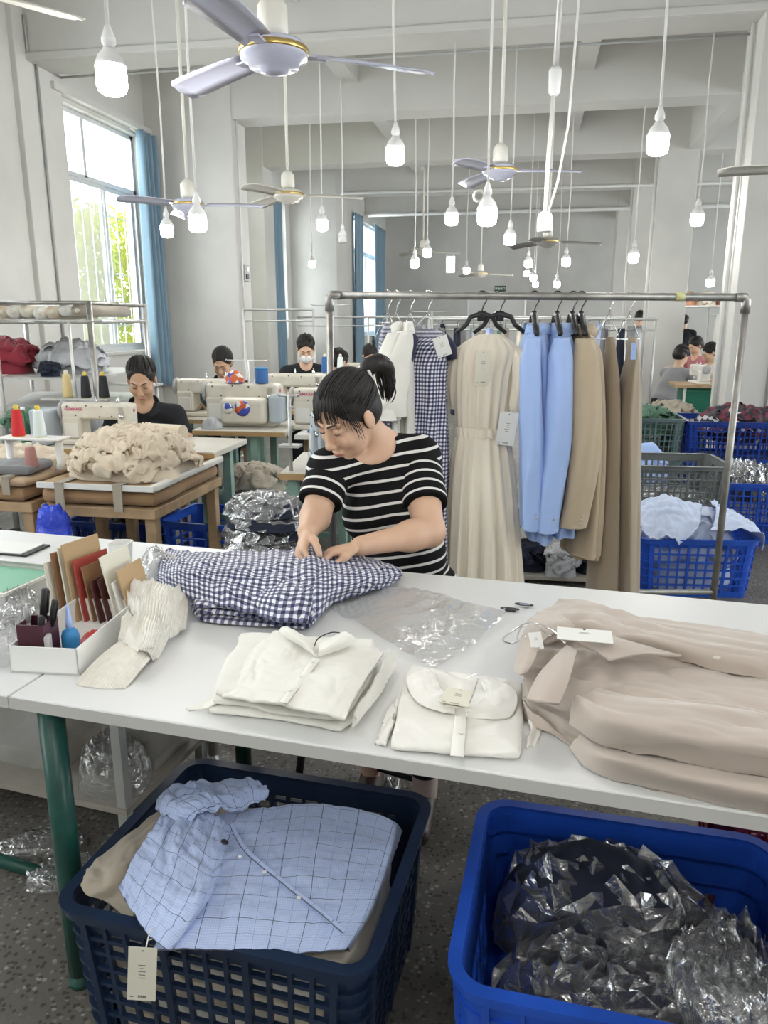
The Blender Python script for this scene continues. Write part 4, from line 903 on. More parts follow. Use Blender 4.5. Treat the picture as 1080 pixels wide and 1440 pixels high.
# --- satin blouse with tag
t = thing('folded_blouse', 'folded white satin blouse with round collar and cream tag', 'blouse', tuple(U(645, 1010, TZ)))
sq = [(546, 1060), (735, 1074), (737, 968), (574, 942)]
loc_part('body', pillow(Uxy(*sq), TZ+.001, .018, 70, 70, .0035, 13, 81, .003), 'satin', t)
loc_part('placket', cloth([[(633, 1062, .784), (640, 1006, .785)], [(642, 1063, .786), (648, 1007, .787)], [(653, 1064, .784), (657, 1008, .785)]], 8, 30, .0015, .0003, 20, 3), 'satin', t)
for a in ([[(600, 940, .79), (572, 955, .795), (590, 990, .792), (640, 1004, .788)], [(606, 945, .797), (595, 965, .803), (615, 985, .80), (640, 996, .795)], [(612, 950, .792), (620, 968, .795), (630, 980, .795), (638, 985, .793)]], [[(690, 950, .79), (726, 972, .795), (715, 1008, .792), (655, 1006, .788)], [(682, 955, .797), (703, 975, .803), (694, 996, .80), (655, 998, .795)], [(676, 960, .792), (682, 976, .795), (672, 988, .795), (656, 988, .793)]]):
    loc_part('collar', cloth([[(x_, y_, .782+(z_-.786)*.5) for x_, y_, z_ in r_] for r_ in a], 30, 60, .003, .0025, 20, 84), 'satin', t)
for a in ([(542, 1050, .763), (553, 1020, .77), (562, 985, .772)], [(740, 1050, .765), (748, 1020, .775), (742, 985, .775)]):
    x = 1 if a[0][0] > 600 else -1
    loc_part('sleeve', cloth([a, [(p[0]+x*(14 if i < 2 else 4), p[1]+(0 if i else -4), .763) for i, p in enumerate(a)]], 16, 30, .008, .004, 22, 85), 'satin', t)
card_at(t, U(643, 980, .815), RT*.9-FH*.35, FH*.9+RT*.3+np.array([0, 0, .08]), .056, .055, 'card', lines=3); card_at(t, U(640, 985, .809), RT*.95-FH*.2, FH+RT*.15, .052, .05, 'card', lines=3)
loc_part('string', tube_u([(655, 955, .82), (670, 948, .835), (672, 955, .83), (662, 985, .815), (655, 995, .812)], .0013, 6), 'chrome', t)
for q in ((628, 985), (646, 1030)): part('button', G().ell(tuple(U(q[0]+2, q[1], .789)-np.array(t.location)), (.004, .004, .0018), 10), M['cardw'], t)

# --- empty clear garment bag
P = netU([[(448, 848, .764), (500, 878, .764), (560, 915, .764), (612, 944, .764)], [(490, 836, .766), (550, 862, .772), (600, 893, .772), (650, 918, .766)], [(530, 828, .768), (590, 848, .776), (640, 868, .774), (690, 888, .766)], [(565, 826, .764), (610, 836, .766), (660, 850, .766), (712, 866, .764)]], 90, 90)
uv = arc_uv(P); f = ridge(uv[..., 0]*9+noise(uv[..., 0]*5, uv[..., 1]*5, 0, 1), uv[..., 1]*9, 0, 33, 3); P[..., 2] += np.clip(.006*f+.003, 0, .02)
one('clear_garment_bag', G().grid(P), M['poly_f'], 'empty clear plastic garment bag lying flat beside the gingham pile', 'bag')
# --- two wire clips by the coats
for (x, y, lab) in ((717, 857, 'black and chrome clip lying beside the coat collar'), (737, 851, 'chrome clip half tucked behind the coat collar')):
    t = thing('metal_clip', lab, 'clip', tuple(U(x, y, TZ+.006)), YAW_R-.3); th = np.linspace(0, 2*math.pi, 24, endpoint=False)
    part('wire', G().tube([(.024*math.cos(a), .007*math.sin(a), .002) for a in th], .0016, 6, closed=True), M['hookm'], t); part('jaw', G().bb((-.012, -.006, -.004), (.016, .006, .004)), M['black'] if 'black' in lab else M['chrome'], t, smooth=False, bev=.0015)

def ext(rows): # carry a laid garment on past its last control row
    a, b_ = rows[-2], rows[-1]; return rows+[[(q[0]+(q[0]-p[0])*k_, q[1]+(q[1]-p[1])*k_, q[2]) for p, q in zip(a, b_)] for k_ in (1.0, 2.2)]
# --- pile of greige coats (collars to the left, skirts running off to the right)
t = thing('coat', 'lower greige coat of the pile, its sleeve along the table edge', 'coat', tuple(U(900, 1060, TZ)))
loc_part('body', cloth(ext([[(738, 1010, .764), (735, 960, .80), (745, 915, .80), (780, 880, .765)], [(795, 1045, .764), (800, 985, .81), (810, 925, .815), (840, 880, .765)], [(880, 1098, .764), (890, 1020, .812), (900, 940, .815), (920, 888, .765)], [(960, 1118, .764), (980, 1040, .812), (985, 960, .815), (1000, 893, .765)], [(1060, 1140, .764), (1070, 1055, .812), (1080, 970, .815), (1085, 900, .765)], [(1200, 1160, .764), (1200, 1080, .81), (1190, 990, .81), (1180, 910, .765)]]), 90, 70, .006, .009, 10, 101, fine=.25, aniso=(.4, 1.4)), 'coat', t)
loc_part('sleeve', cloth(ext([[(800, 1050, .768), (812, 1036, .80), (826, 1025, .80)], [(830, 1082, .766), (850, 1062, .812), (868, 1040, .812)], [(900, 1104, .766), (925, 1080, .815), (940, 1054, .815)], [(1000, 1128, .764), (1020, 1102, .812), (1030, 1070, .812)], [(1130, 1154, .764), (1140, 1128, .808), (1145, 1098, .808)]]), 60, 30, .006, .005, 13, 103, fine=.25, aniso=(.5, 1.4)), 'coat', t)
loc_part('collar', cloth([[(735, 985, .795), (745, 1000, .79), (765, 1010, .785)], [(742, 1008, .772), (752, 1022, .768), (790, 1032, .772)]], 20, 30, .005, .003, 14, 104), 'coat', t)
t = thing('coat', 'upper greige coat of the pile with open lapels and a white tag', 'coat', tuple(U(900, 980, TZ+.05)))
loc_part('body', cloth(ext([[(742, 980, .815), (736, 940, .835), (745, 905, .84), (775, 878, .83)], [(800, 990, .83), (815, 945, .845), (830, 905, .848), (850, 868, .83)], [(880, 1010, .832), (890, 960, .86), (905, 915, .855), (930, 880, .83)], [(960, 1030, .832), (975, 980, .862), (990, 930, .86), (1010, 892, .83)], [(1060, 1048, .83), (1070, 1000, .86), (1080, 950, .86), (1085, 905, .825)], [(1200, 1070, .825), (1200, 1020, .855), (1190, 975, .855), (1180, 925, .82)]]), 100, 70, .006, .014, 10, 105, fine=.25, aniso=(.32, 1.3)), 'coat', t)
# near sleeve: big soft roll
loc_part('sleeve', cloth(ext([[(800, 1018, .832), (806, 985, .862), (822, 970, .868), (850, 960, .852)], [(840, 1042, .825), (852, 1006, .878), (872, 985, .882), (896, 970, .856)], [(910, 1062, .822), (925, 1020, .882), (945, 996, .884), (960, 980, .86)], [(990, 1076, .82), (1005, 1034, .88), (1018, 1010, .88), (1030, 990, .86)], [(1080, 1092, .818), (1090, 1050, .874), (1100, 1025, .874), (1110, 1005, .855)], [(1200, 1110, .815), (1200, 1066, .868), (1205, 1040, .868), (1210, 1015, .852)]]), 90, 50, .007, .011, 10, 107, fine=.25, aniso=(.45, 1.2)), 'coat', t)
# far front panel and far sleeve ridge
loc_part('front_panel', cloth(ext([[(770, 905, .85), (740, 888, .86), (752, 862, .862), (790, 842, .85)], [(820, 890, .862), (825, 872, .885), (835, 858, .888), (845, 848, .86)], [(880, 910, .86), (885, 890, .892), (890, 876, .892), (900, 866, .862)], [(950, 930, .855), (952, 908, .89), (955, 893, .89), (960, 878, .85)], [(1030, 950, .85), (1035, 925, .882), (1040, 908, .882), (1045, 892, .84)], [(1180, 970, .84), (1180, 945, .875), (1180, 928, .875), (1180, 910, .835)]]), 90, 50, .007, .011, 10, 109, fine=.25, aniso=(.45, 1.3)), 'coat', t)
# collar stand, near lapel, far lapel
loc_part('collar', cloth([[(722, 945, .83), (726, 918, .86), (735, 890, .885), (752, 868, .89), (790, 862, .89)], [(730, 948, .855), (738, 920, .88), (748, 896, .90), (765, 878, .905), (800, 872, .895)], [(742, 945, .86), (752, 925, .882), (760, 905, .89), (778, 890, .89), (812, 880, .885)]], 24, 60, .004, .002, 12, 111), 'coat', t)
loc_part('lapel', cloth([[(740, 982, .868), (757, 948, .882), (780, 923, .892), (797, 906, .895)], [(763, 986, .876), (779, 956, .892), (795, 929, .90), (804, 910, .898)], [(787, 989, .872), (798, 963, .888), (806, 936, .896), (811, 914, .896)]], 24, 40, .006, .001, 14, 112), 'coat', t)
loc_part('lapel', cloth([[(812, 905, .885), (840, 918, .888), (856, 930, .884)], [(830, 897, .892), (858, 908, .896), (905, 922, .885)], [(838, 888, .888), (872, 900, .892), (960, 925, .87)]], 20, 40, .005, .0015, 14, 113), 'coat', t)
card_at(t, U(822, 893, .915), RT*.93-FH*.2, FH*.9+RT*.25+np.array([0, 0, .15]), .105, .045, 'cardw', lines=2, code=False)
card_at(t, U(754, 901, .90), RT*.9+FH*.2, FH*.6+np.array([0, 0, .8]), .026, .034, 'cardw', name='size_label', lines=3, hole=False)
loc_part('string', tube_u([(795, 905, .90), (775, 885, .915), (745, 876, .92), (720, 888, .90), (707, 900, .86), (722, 905, .84), (740, 895, .89)], .002, 8), 'chrome', t)
loc_part('string', tube_u([(775, 895, .905), (750, 880, .92), (733, 882, .91), (728, 900, .87), (742, 903, .885)], .0015, 8), 'chrome', t)
for q in ((790, 900), (812, 886)): part('button', G().ell(tuple(U(q[0]+3, q[1], .902)-np.array(t.location)), (.007, .007, .003), 10), M['btn'], t)
part('button', G().ell(tuple(U(1008, 925, .885)-np.array(t.location)), (.008, .008, .003), 10), M['btn'], t)

# --- white tray with pens and odds
ft = U(20, 945, TZ); TX = (RT*.96-FH*.28); TX /= np.linalg.norm(TX); 
tray_a = math.atan2(*(U(107, 950, TZ)-U(15, 945, TZ))[[1, 0]]); tw = .158; td = .30
t = thing('white_tray', 'white open tray holding the pen cup and small odds', 'tray', tuple(U(15, 945, TZ+.001)), tray_a); h = .062; q = .004
part('base', G().bb((0, 0, 0), (tw, td, .004)), M['white'], t, smooth=False)
for a, b_ in (((0, 0, 0), (tw, q, h)), ((0, td-q, 0), (tw, td, h)), ((0, 0, 0), (q, td, h)), ((tw-q, 0, 0), (tw, td, h))): part('side', G().bb(a, b_), M['white'], t, smooth=False, bev=.001)
TRL = np.array(t.location); ta = tray_a
def tp(x, y, z=0.0): return tuple(TRL+np.array([x*math.cos(ta)-y*math.sin(ta), x*math.sin(ta)+y*math.cos(ta), z]))
M['maroon'] = mat('maroon_plastic', (.075, .022, .035), .4); M['bluep'] = mat('blue_label', (.03, .22, .5), .4); M['grnp'] = mat('green_tape', (.03, .25, .06), .5); M['orng'] = mat('orange_plastic', (.75, .22, .04), .5); M['redp'] = mat('red_plastic', (.45, .02, .02), .4)
t = thing('pen_cup', 'square maroon pen cup standing in the white tray', 'pen cup', tp(.012, .02, .0045), ta); g = G(); s_ = .062; h = .098
for a, b_ in (((0, 0, 0), (s_, .003, h)), ((0, s_-.003, 0), (s_, s_, h)), ((0, .003, 0), (.003, s_-.003, h)), ((s_-.003, .003, 0), (s_, s_-.003, h)), ((.003, .003, 0), (s_-.003, s_-.003, .003))): g.bb(a, b_)
part('body', g, M['maroon'], t, smooth=False)
def pen(label, x, y, dx, dy, ln, r, mb, mc, cap=.4):
    b0 = np.array(tp(x, y, .012)); d = np.array([dx*math.cos(ta)-dy*math.sin(ta), dx*math.sin(ta)+dy*math.cos(ta), 0]); d[2] = math.sqrt(max(.01, 1-dx*dx-dy*dy))
    t = thing('pen', label, 'pen', tuple(b0)); e = d*ln
    part('barrel', G().tube([d*0, d*.01, e*(1-cap)], [r*.4, r*.85, r*.85], 10), M[mb], t); part('cap', G().tube([e*(1-cap), e*.985, e], [r, r, r*.8], 10), M[mc], t); part('clip', G().tube([e*.97+np.array([r*1.2, 0, 0]), e*(1-cap*.8)+np.array([r*1.2, 0, 0])], r*.25, 5), M[mc], t)
pen('thick marker with white barrel and black cap in the maroon cup', .045, .045, .12, .10, .165, .0085, 'white', 'black', .42); pen('slim black marker leaning in the maroon cup', .054, .055, .22, .05, .14, .007, 'black', 'black', .45); pen('short grey pen leaning at the back of the maroon cup', .025, .05, -.10, .1, .118, .006, 'grey', 'grey', .3); pen('black pen low in the maroon cup', .05, .03, .16, .0, .112, .007, 'black', 'black', .4)
t = thing('glue_bottle', 'small blue bottle with pointed nozzle in the white tray', 'bottle', tp(.098, .085, .0045)); part('body', G().lathe([(.018, 0), (.02, .004), (.02, .05), (.016, .062), (.008, .07)], 16), M['bluep'], t); part('nozzle', G().lathe([(.008, .07), (.007, .085), (.003, .12), (.002, .125)], 12), M['lightb'] if 'lightb' in M else M['sky'], t)
t = thing('tape_roll', 'green tape roll lying in the white tray', 'tape', tp(.09, .052, .0045)); th = np.linspace(0, 2*math.pi, 24, endpoint=False); part('roll', G().tube([(.014*math.cos(a), .014*math.sin(a), .012) for a in th], .010, 10, closed=True), M['grnp'], t); part('core', G().lathe([(.006, .004), (.007, .005), (.007, .02), (.006, .021)], 12), M['card'], t)
t = thing('tape_measure', 'coiled orange and white tape measure in the white tray', 'tape measure', tp(.12, .05, .0045))
part('coil', G().tube([(.016*math.cos(a), .016*math.sin(a), .010+a*.0007) for a in np.linspace(0, 18, 60)], .0045, 6), M['orng'], t); part('tail', G().tube([(.016, 0, .02), (.025, .01, .02), (.02, .025, .012)], .004, 6), M['white'], t)
one('red_pouch', heap_g(.026, .05, .028, seed=5, wr=.004, s=30, nr=14, na=36), M['redp'], 'red soft plastic pouch lying in the white tray', 'pouch', loc=tp(.115, .15, .0045), rz=ta)
one('scissors_case', G().box((0, 0, .04), (.012, .028, .075)), M['grey'], 'small grey tool standing beside the maroon cup', 'tool', loc=tp(.082, .022, .0045), rz=ta+.3, bev=.004)
# --- swatch cards standing behind the tray
CARDS = [((108, 868), 95, 'card', .4), ((114, 862), 110, 'brown2', .5), ((120, 860), 118, 'card', .6), ((126, 858), 125, 'tan3', .5), ((130, 857), 100, 'redc', .7), ((138, 860), 90, 'brown2', .6), ((146, 866), 70, 'darkc', .5), ((155, 868), 72, 'darkc', .6), ((164, 872), 108, 'card', .9), ((172, 868), 70, 'cardw', .8), ((180, 862), 88, 'tan3', .9)]
M['brown2'] = mat('brown_board', (.25, .13, .06), .6); M['tan3'] = mat('kraft_board', (.44, .30, .16), .7); M['redc'] = mat('red_board', (.35, .05, .035), .6); M['darkc'] = mat('dark_leatherette', (.07, .018, .015), .45)
CL = {'card': 'cream swatch card standing behind the white tray', 'brown2': 'brown swatch card standing behind the white tray', 'tan3': 'kraft swatch card standing behind the white tray', 'redc': 'red edged swatch card standing behind the white tray', 'darkc': 'dark red leatherette booklet standing behind the white tray', 'cardw': 'pale grey swatch card standing behind the white tray'}
for i, ((x, y), hp, m_, wf) in enumerate(CARDS):
    p = np.array(tp(-.035+.0195*i, .335+.004*(i % 3), 0)); hh = hp*.00165
    a = ta+R(62+3*i); ti = R(-4-1.0*i)
    mtx = Matrix.Translation((0, 0, 0)) @ Matrix.Rotation(ti, 4, 'Y')
    o = one('swatch_card', G().bb((-.002, -.06, 0), (.003, .06, hh)).xf(mtx), M[m_], CL[m_], 'card', 'swatch cards behind the tray', loc=tuple(p), rz=ta+R(-24+2*i), smooth=False, bev=.001)
t = thing('white_cup', 'square translucent white cup behind the swatch cards', 'cup', tuple(U(172, 800, TZ)), ta); g = G(); P = [rrect(.05+.012*k, .05+.012*k, .012) for k in (0, 1)]
n = len(P[0]); hh = .085
g.add(np.concatenate([np.c_[P[0], np.full(n, .0)], np.c_[P[1], np.full(n, hh)], np.c_[P[1]*.92, np.full(n, hh)], np.c_[P[0]*.9, np.full(n, .004)]]), [(k*n+i, k*n+(i+1) % n, (k+1)*n+(i+1) % n, (k+1)*n+i) for k in range(3) for i in range(n)]+[tuple(range(n))[::-1], tuple(3*n+i for i in range(n))])
part('body', g, M['white'], t, auto=40); part('lip', G().tube(np.c_[P[1], np.full(n, hh)], .002, 6, closed=True), M['white'], t)

# --- pleated lace trim
M['lace'] = mat('ivory_pleated_lace', (.90, .87, .80), .8, sheen=.2, var=.08, vs=60, bump=.4, bs=250)
def pleats(rows, nu, nv, amp, freq, axis=1, wr=.002, seed=0, t=.0015):
    P = netU(rows, nu, nv); uv = arc_uv(P); q = uv[..., axis]*freq; P[..., 2] += amp*(2*np.abs((q+.15*noise(uv[..., 0]*20, uv[..., 1]*20, 0, seed)) % 1-.5)*2-1)+wr*noise(uv[..., 0]*30, uv[..., 1]*30, 0, seed+1); return G().slab(P, t)
t = thing('pleated_lace_trim', 'gathered ivory pleated lace trim heaped against the white tray', 'lace', tuple(U(185, 920, TZ)))
loc_part('flat_strip', pleats([[(108, 962, .764), (128, 935, .775), (165, 905, .79), (190, 900, .80)], [(138, 967, .763), (160, 940, .785), (190, 915, .80), (205, 905, .80)], [(175, 968, .762), (195, 945, .772), (212, 925, .775), (217, 915, .768)]], 130, 50, .0022, 170, 0, .001, 1), 'lace', t)
loc_part('ruffle', pleats([[(178, 862, .79), (178, 840, .83), (182, 820, .85), (200, 815, .84)], [(200, 880, .82), (202, 850, .86), (208, 828, .865), (222, 818, .85)], [(225, 895, .80), (230, 865, .835), (235, 840, .845), (245, 825, .83)], [(258, 890, .764), (262, 868, .79), (263, 845, .80), (262, 830, .79)]], 140, 60, .005, 120, 0, .012, 2), 'lace', t)
loc_part('ruffle', pleats([[(166, 900, .79), (170, 880, .82), (180, 865, .83)], [(195, 918, .80), (202, 890, .84), (210, 866, .85)], [(222, 925, .764), (235, 898, .785), (240, 872, .82)]], 120, 60, .005, 120, 0, .012, 3), 'lace', t)

# --- left: clipboard, clear box with green lid, heap of plastic bags
t = thing('clipboard', 'black clipboard with white paper on the adjoining table', 'clipboard', tuple(U(30, 772, TZ+.001)), TR+.05)
part('board', G().bb((-.16, -.075, 0), (.075, .05, .006)), M['black'], t, smooth=False); part('paper', G().bb((-.17, -.07, .006), (.055, .045, .010)), M['cardw'], t, smooth=False)
def clear_box(name, label, loc, rz, w_, d_, h_, mt='cbox', lid=None):
    t = thing(name, label, 'box', loc, rz); g = G(); q = .003
    for a, b_ in (((0, 0, 0), (w_, q, h_)), ((0, d_-q, 0), (w_, d_, h_)), ((0, q, 0), (q, d_-q, h_)), ((w_-q, q, 0), (w_, d_-q, h_)), ((q, q, 0), (w_-q, d_-q, q))): g.bb(a, b_)
    part('body', g, M[mt], t, smooth=False); g = G()
    for a, b_ in (((-.006, -.006, h_-.008), (w_+.006, 0, h_)), ((-.006, d_, h_-.008), (w_+.006, d_+.006, h_)), ((-.006, 0, h_-.008), (0, d_, h_)), ((w_, 0, h_-.008), (w_+.006, d_, h_))): g.bb(a, b_)
    part('rim', g, M['rimw'], t, smooth=False)
    if lid: part('cutting_sheet', G().bb((.01, .01, h_*.8), (w_-.012, d_-.012, h_*.8+.006)), M[lid], t, smooth=False)
    return t
M['cbox'] = clear_mat('clear_box_plastic', (.86, .84, .80), .10, .15, haze=.28); M['rimw'] = mat('pale_rim_plastic', (.66, .64, .60), .4); M['mint'] = mat('mint_green_sheet', (.16, .42, .27), .5); M['mesh_s'] = mat('pale_board', (.42, .38, .33), .6, var=.2)
bx = U(8, 868, TZ+.001); clear_box('clear_storage_box', 'clear plastic box with a mint green sheet inside', tuple(bx-np.array([.22, .02, 0])), TR, .26, .22, .085, lid='mint')
for i, (x, y, rx, ry, hh, lab) in enumerate(((25, 915, .075, .10, .095, 'heap of crumpled clear plastic bags beside the white tray'), (40, 870, .05, .05, .075, 'crumpled clear plastic bag against the mint sheet box'))):
    one('polythene_bag', film_g(rx, ry, hh, 90+i), M['poly_s'], lab, 'bag', loc=tuple(U(x-12, y, TZ+.001)), rz=.3)

# ================================================================ under the table
t = thing('low_shelf', 'pale low shelf board on steel posts under the tables', 'shelf', (-1.5, 1.99, 0), R(-7))
part('board', G().bb((-.45, -.16, .10), (.42, .30, .12)), M['mesh_s'], t, smooth=False)
for x, y in ((-.43, -.14), (.40, -.14), (-.43, .28), (.40, .28)): part('post', G().bb((x-.015, y-.015, 0), (x+.015, y+.015, .58)), M['steel_l'], t, smooth=False)
part('rail', G().bb((-.45, -.16, .56), (.42, -.13, .58)), M['steel_l'], t, smooth=False)
clear_box('clear_bin', 'wide clear plastic tray hanging under the packing table', tuple(tl(.06, .36, .60)), TR, .33, .30, .10)
clear_box('clear_bin', 'tall clear plastic bin standing on the low shelf', (-1.74, 1.95, .121), R(-7), .34, .24, .32)
clear_box('clear_bin', 'clear plastic bin at the end of the low shelf', (-1.30, 2.0, .121), R(-7), .19, .2, .3)
one('polythene_bag', film_g(.11, .09, .15, 97), M['poly_s'], 'puffed clear bag standing on the low shelf board', 'bag', loc=(-1.2, 1.9, .121))
for i, (x, y) in enumerate(((-1.36, 1.72), (-1.22, 1.63))): one('polythene_bag', film_g(.13-.03*i, .06, .04, 98+i), M['poly_s'], ['flattened clear bag on the floor beneath the low shelf', 'small clear bag on the floor by the green table leg'][i], 'bag', loc=(x, y, 0), rz=.5)
one('floor_bar', G().tube([(-1.75, 1.69, .018), (-1.22, 1.60, .018)], .018, 8), M['green'], 'green steel bar lying along the floor behind the table leg', 'bar')

# ================================================================ contents of the navy crate
CZ = .37
t = thing('plaid_shirt', 'pale blue plaid shirt spread over the navy crate', 'shirt', tuple(U(380, 1230, CZ)))
loc_part('body', cloth([[(215, 1332, .39), (240, 1275, .405), (270, 1205, .415), (300, 1145, .41)], [(330, 1335, .372), (340, 1275, .408), (355, 1205, .42), (372, 1135, .41)], [(415, 1338, .366), (430, 1280, .40), (440, 1205, .41), (452, 1128, .395)], [(482, 1336, .362), (508, 1280, .385), (528, 1212, .39), (545, 1150, .372)], [(492, 1335, .325), (524, 1282, .345), (548, 1220, .35), (566, 1166, .34)]], 130, 110, .004, .0055, 11, 121, fine=.35), 'plaid', t)
loc_part('sleeve', cloth([[(166, 1248, .388), (186, 1205, .415), (222, 1150, .43), (246, 1122, .42)], [(200, 1300, .392), (232, 1240, .435), (258, 1172, .445), (280, 1134, .435)], [(232, 1330, .40), (278, 1268, .432), (300, 1200, .44), (312, 1150, .43)], [(250, 1322, .385), (300, 1255, .405), (318, 1200, .415), (325, 1160, .41)]], 90, 90, .004, .008, 15, 123, fine=.5), 'plaid', t)
loc_part('collar', cloth([[(218, 1140, .42), (225, 1112, .445), (260, 1098, .455), (300, 1096, .45), (340, 1092, .45), (372, 1102, .43)], [(238, 1150, .435), (250, 1128, .465), (285, 1116, .47), (318, 1118, .462), (350, 1108, .462), (378, 1112, .435)], [(262, 1160, .435), (280, 1140, .455), (305, 1136, .455), (330, 1138, .445), (355, 1128, .44), (372, 1122, .42)]], 50, 100, .004, .008, 20, 125, fine=.5), 'plaid', t)
loc_part('placket', cloth([[(322, 1160, .420), (345, 1200, .4245), (400, 1245, .4165), (482, 1312, .396)], [(328, 1157, .422), (351, 1196, .426), (405, 1241, .418), (487, 1307, .397)]], 10, 60, .002, .002, 12, 126), 'plaid', t)
part('size_label', G().ell(tuple(U(316, 1184, .446)-np.array(t.location)), (.011, .007, .003), 12, rot=Matrix.Rotation(-.6, 3, 'Z')), M['black'], t, label='small black oval label')
for q in ((338, 1204), (372, 1226), (420, 1262)): part('button', G().ell(tuple(U(q[0], q[1], .4315)-np.array(t.location)), (.005, .005, .002), 10), M['cardw'], t)
card_at(t, U(208, 1356, .355)+np.array([0, -.022, 0]), RT+np.array([0, 0, -.08]), np.array([.05, .1, 1]), .052, .108, 'card', lines=5)
loc_part('string', tube_u([(205, 1335, .39), (212, 1308, .40), (222, 1306, .392), (218, 1318, .378), (208, 1322, .372)], .0013, 6), 'string', t)
one('folded_trousers', cloth([[(108, 1232, .365), (140, 1202, .385), (205, 1150, .39), (250, 1120, .385)], [(120, 1258, .362), (160, 1228, .392), (220, 1172, .395), (262, 1135, .385)], [(150, 1268, .35), (190, 1240, .375), (240, 1190, .375), (275, 1150, .37)], [(180, 1290, .345), (215, 1262, .36), (255, 1210, .36), (290, 1165, .355)]], 60, 60, .008, .009, 10, 131, fine=.35), M['stone'], 'folded stone coloured trousers tucked at the side of the navy crate', 'trousers')
for k in range(5):
    one('folded_garment', pillow([(cn[0]-.285, cn[1]-.205), (cn[0]+.265, cn[1]-.245), (cn[0]+.28, cn[1]+.2), (cn[0]-.25, cn[1]+.235)], .014+k*.06, .06, wr=.008, seed=140+k, s=12, jit=.012), M['wht' if k % 2 else 'cream'], ['cream garment layer', 'white garment layer'][k % 2]+' folded inside the navy crate', 'garment', 'garments inside the navy crate')
# contents of the bright blue crate: bagged black garments
def bagged(label, loc, rz, rx, ry, h, seed, m='navyc', tilt=0.0, group=None, film='poly_k', s=14, puff=1.06, wr=.012):
    t = thing('bagged_garment', label, 'bagged garment', loc, rz, group); t.rotation_euler[1] = tilt
    part('garment', heap_g(rx, ry, h, seed=seed, wr=wr*.7, s=s*.7), M[m], t)
    part('film', film_g(rx*puff, ry*puff, h+.014, seed), M[film], t, smooth=False); return t
M['poly_k'] = clear_mat('glossy_clear_film', (.90, .91, .93), .20, .17, haze=.07, bump=.8, bs=26, bd=.008)
bagged('black garment in a clear bag, at the bottom of the blue crate', (cb[0]-.02, cb[1]+.0, .02), 0, .25, .20, .15, 151)
bagged('black garment in a glossy clear bag, rolled at the back of the blue crate', (cb[0]-.03, cb[1]+.09, .17), R(-12), .23, .14, .19, 153)
bagged('black garment in a clear bag, lying at the front of the blue crate', (cb[0]-.05, cb[1]-.10, .17), R(8), .21, .13, .13, 155)
bagged('black garment in a clear bag against the right side of the blue crate', (cb[0]+.19, cb[1]-.06, .17), R(80), .17, .09, .16, 157)
one('polythene_bag', film_g(.09, .12, .13, 159), M['poly_s'], 'loose crumpled clear bag on top of the black bagged garments', 'bag', loc=(cb[0]+.15, cb[1]-.13, .27), rz=.3)

# ================================================================ sewing stations
M['enamel'] = mat('cream_machine_enamel', (.66, .62, .53), .35, var=.12, vs=9); M['bluegrey'] = mat('grey_blue_box', (.42, .47, .52), .4); M['pink'] = mat('pink_print', (.55, .12, .22), .5); M['laminate'] = mat('pale_table_laminate', (.60, .57, .50), .4, var=.1)
M['mint_m'] = mat('mint_paint', (.30, .45, .38), .5, var=.3, vs=8)
M['white_b'] = mat('white_baked_paint', (.74, .72, .67), .5, var=.12); M['ply'] = mat('plywood_edge', (.50, .33, .15), .6, var=.2)
def sewing_machine(label, loc, rz, letters=None, sc_=1.0, body='enamel', group=None):
    """needle end towards +x, operator on +y side, back towards -y"""
    t = thing('sewing_machine', label, 'sewing machine', loc, rz, group); t.scale = (sc_,)*3
    part('bed', G().bb((-.25, -.09, 0), (.23, .09, .035)), M[body], t, smooth=False, bev=.01)
    part('pillar', G().bb((-.25, -.075, .035), (-.11, .075, .20)), M[body], t, smooth=False, bev=.018, seg=3)
    part('arm', G().bb((-.25, -.07, .175), (.23, .065, .285)), M[body], t, smooth=False, bev=.022, seg=3)
    h_ = part('head', G().bb((.155, -.07, .11), (.245, .07, .28)), M[body], t, smooth=False, bev=.016, seg=3)
    part('badge', G().lathe([(.012, 0), (.012, .003)], 14, (.2455, .01, .235), rot=Matrix.Rotation(R(90), 3, 'Y')), M['pink'], h_)
    part('needle_bar', G().tube([(.2, 0, .11), (.2, 0, .05)], .006, 8), M['chrome'], t); part('presser_foot', G().bb((.185, -.02, .036), (.215, .02, .046)), M['chrome'], t, smooth=False)
    part('handwheel', G().lathe([(.03, 0), (.062, .004), (.068, .014), (.062, .026), (.03, .032)], 20, (-.285, 0, .225), rot=Matrix.Rotation(R(90), 3, 'Y')), M['grey'], t)
    part('tension_dial', G().lathe([(.016, 0), (.018, .008), (.012, .016)], 12, (.19, -.07, .20), rot=Matrix.Rotation(R(90), 3, 'X')), M['chrome'], t)
    part('thread_guide', G().lathe([(.012, .28), (.012, .31), (.004, .315), (.004, .335)], 10, (.14, 0, 0)), M['chrome'], t); part('thread_guide', G().lathe([(.008, .28), (.008, .30), (.003, .33)], 10, (-.02, 0, 0)), M['chrome'], t)
    part('cover_plate', G().bb((-.23, -.079, .05), (-.13, -.074, .15)), M['white_b'], t, smooth=False, bev=.006)
    for x, z in ((-.2, .265), (-.06, .27), (.05, .265), (.12, .2), (-.14, .205), (.03, .195)): part('screw', G().lathe([(.005, 0), (.005, .004)], 8, (x, -.07, z), rot=Matrix.Rotation(R(90), 3, 'X')), M['black'], t)
    if letters: text_part('lettering', letters, .026, M['pink'], t, Matrix.Translation((-.155, -.0715, .245)) @ Matrix.Rotation(R(90), 4, 'X'), bold=.0006, sx=1.15)
    return t
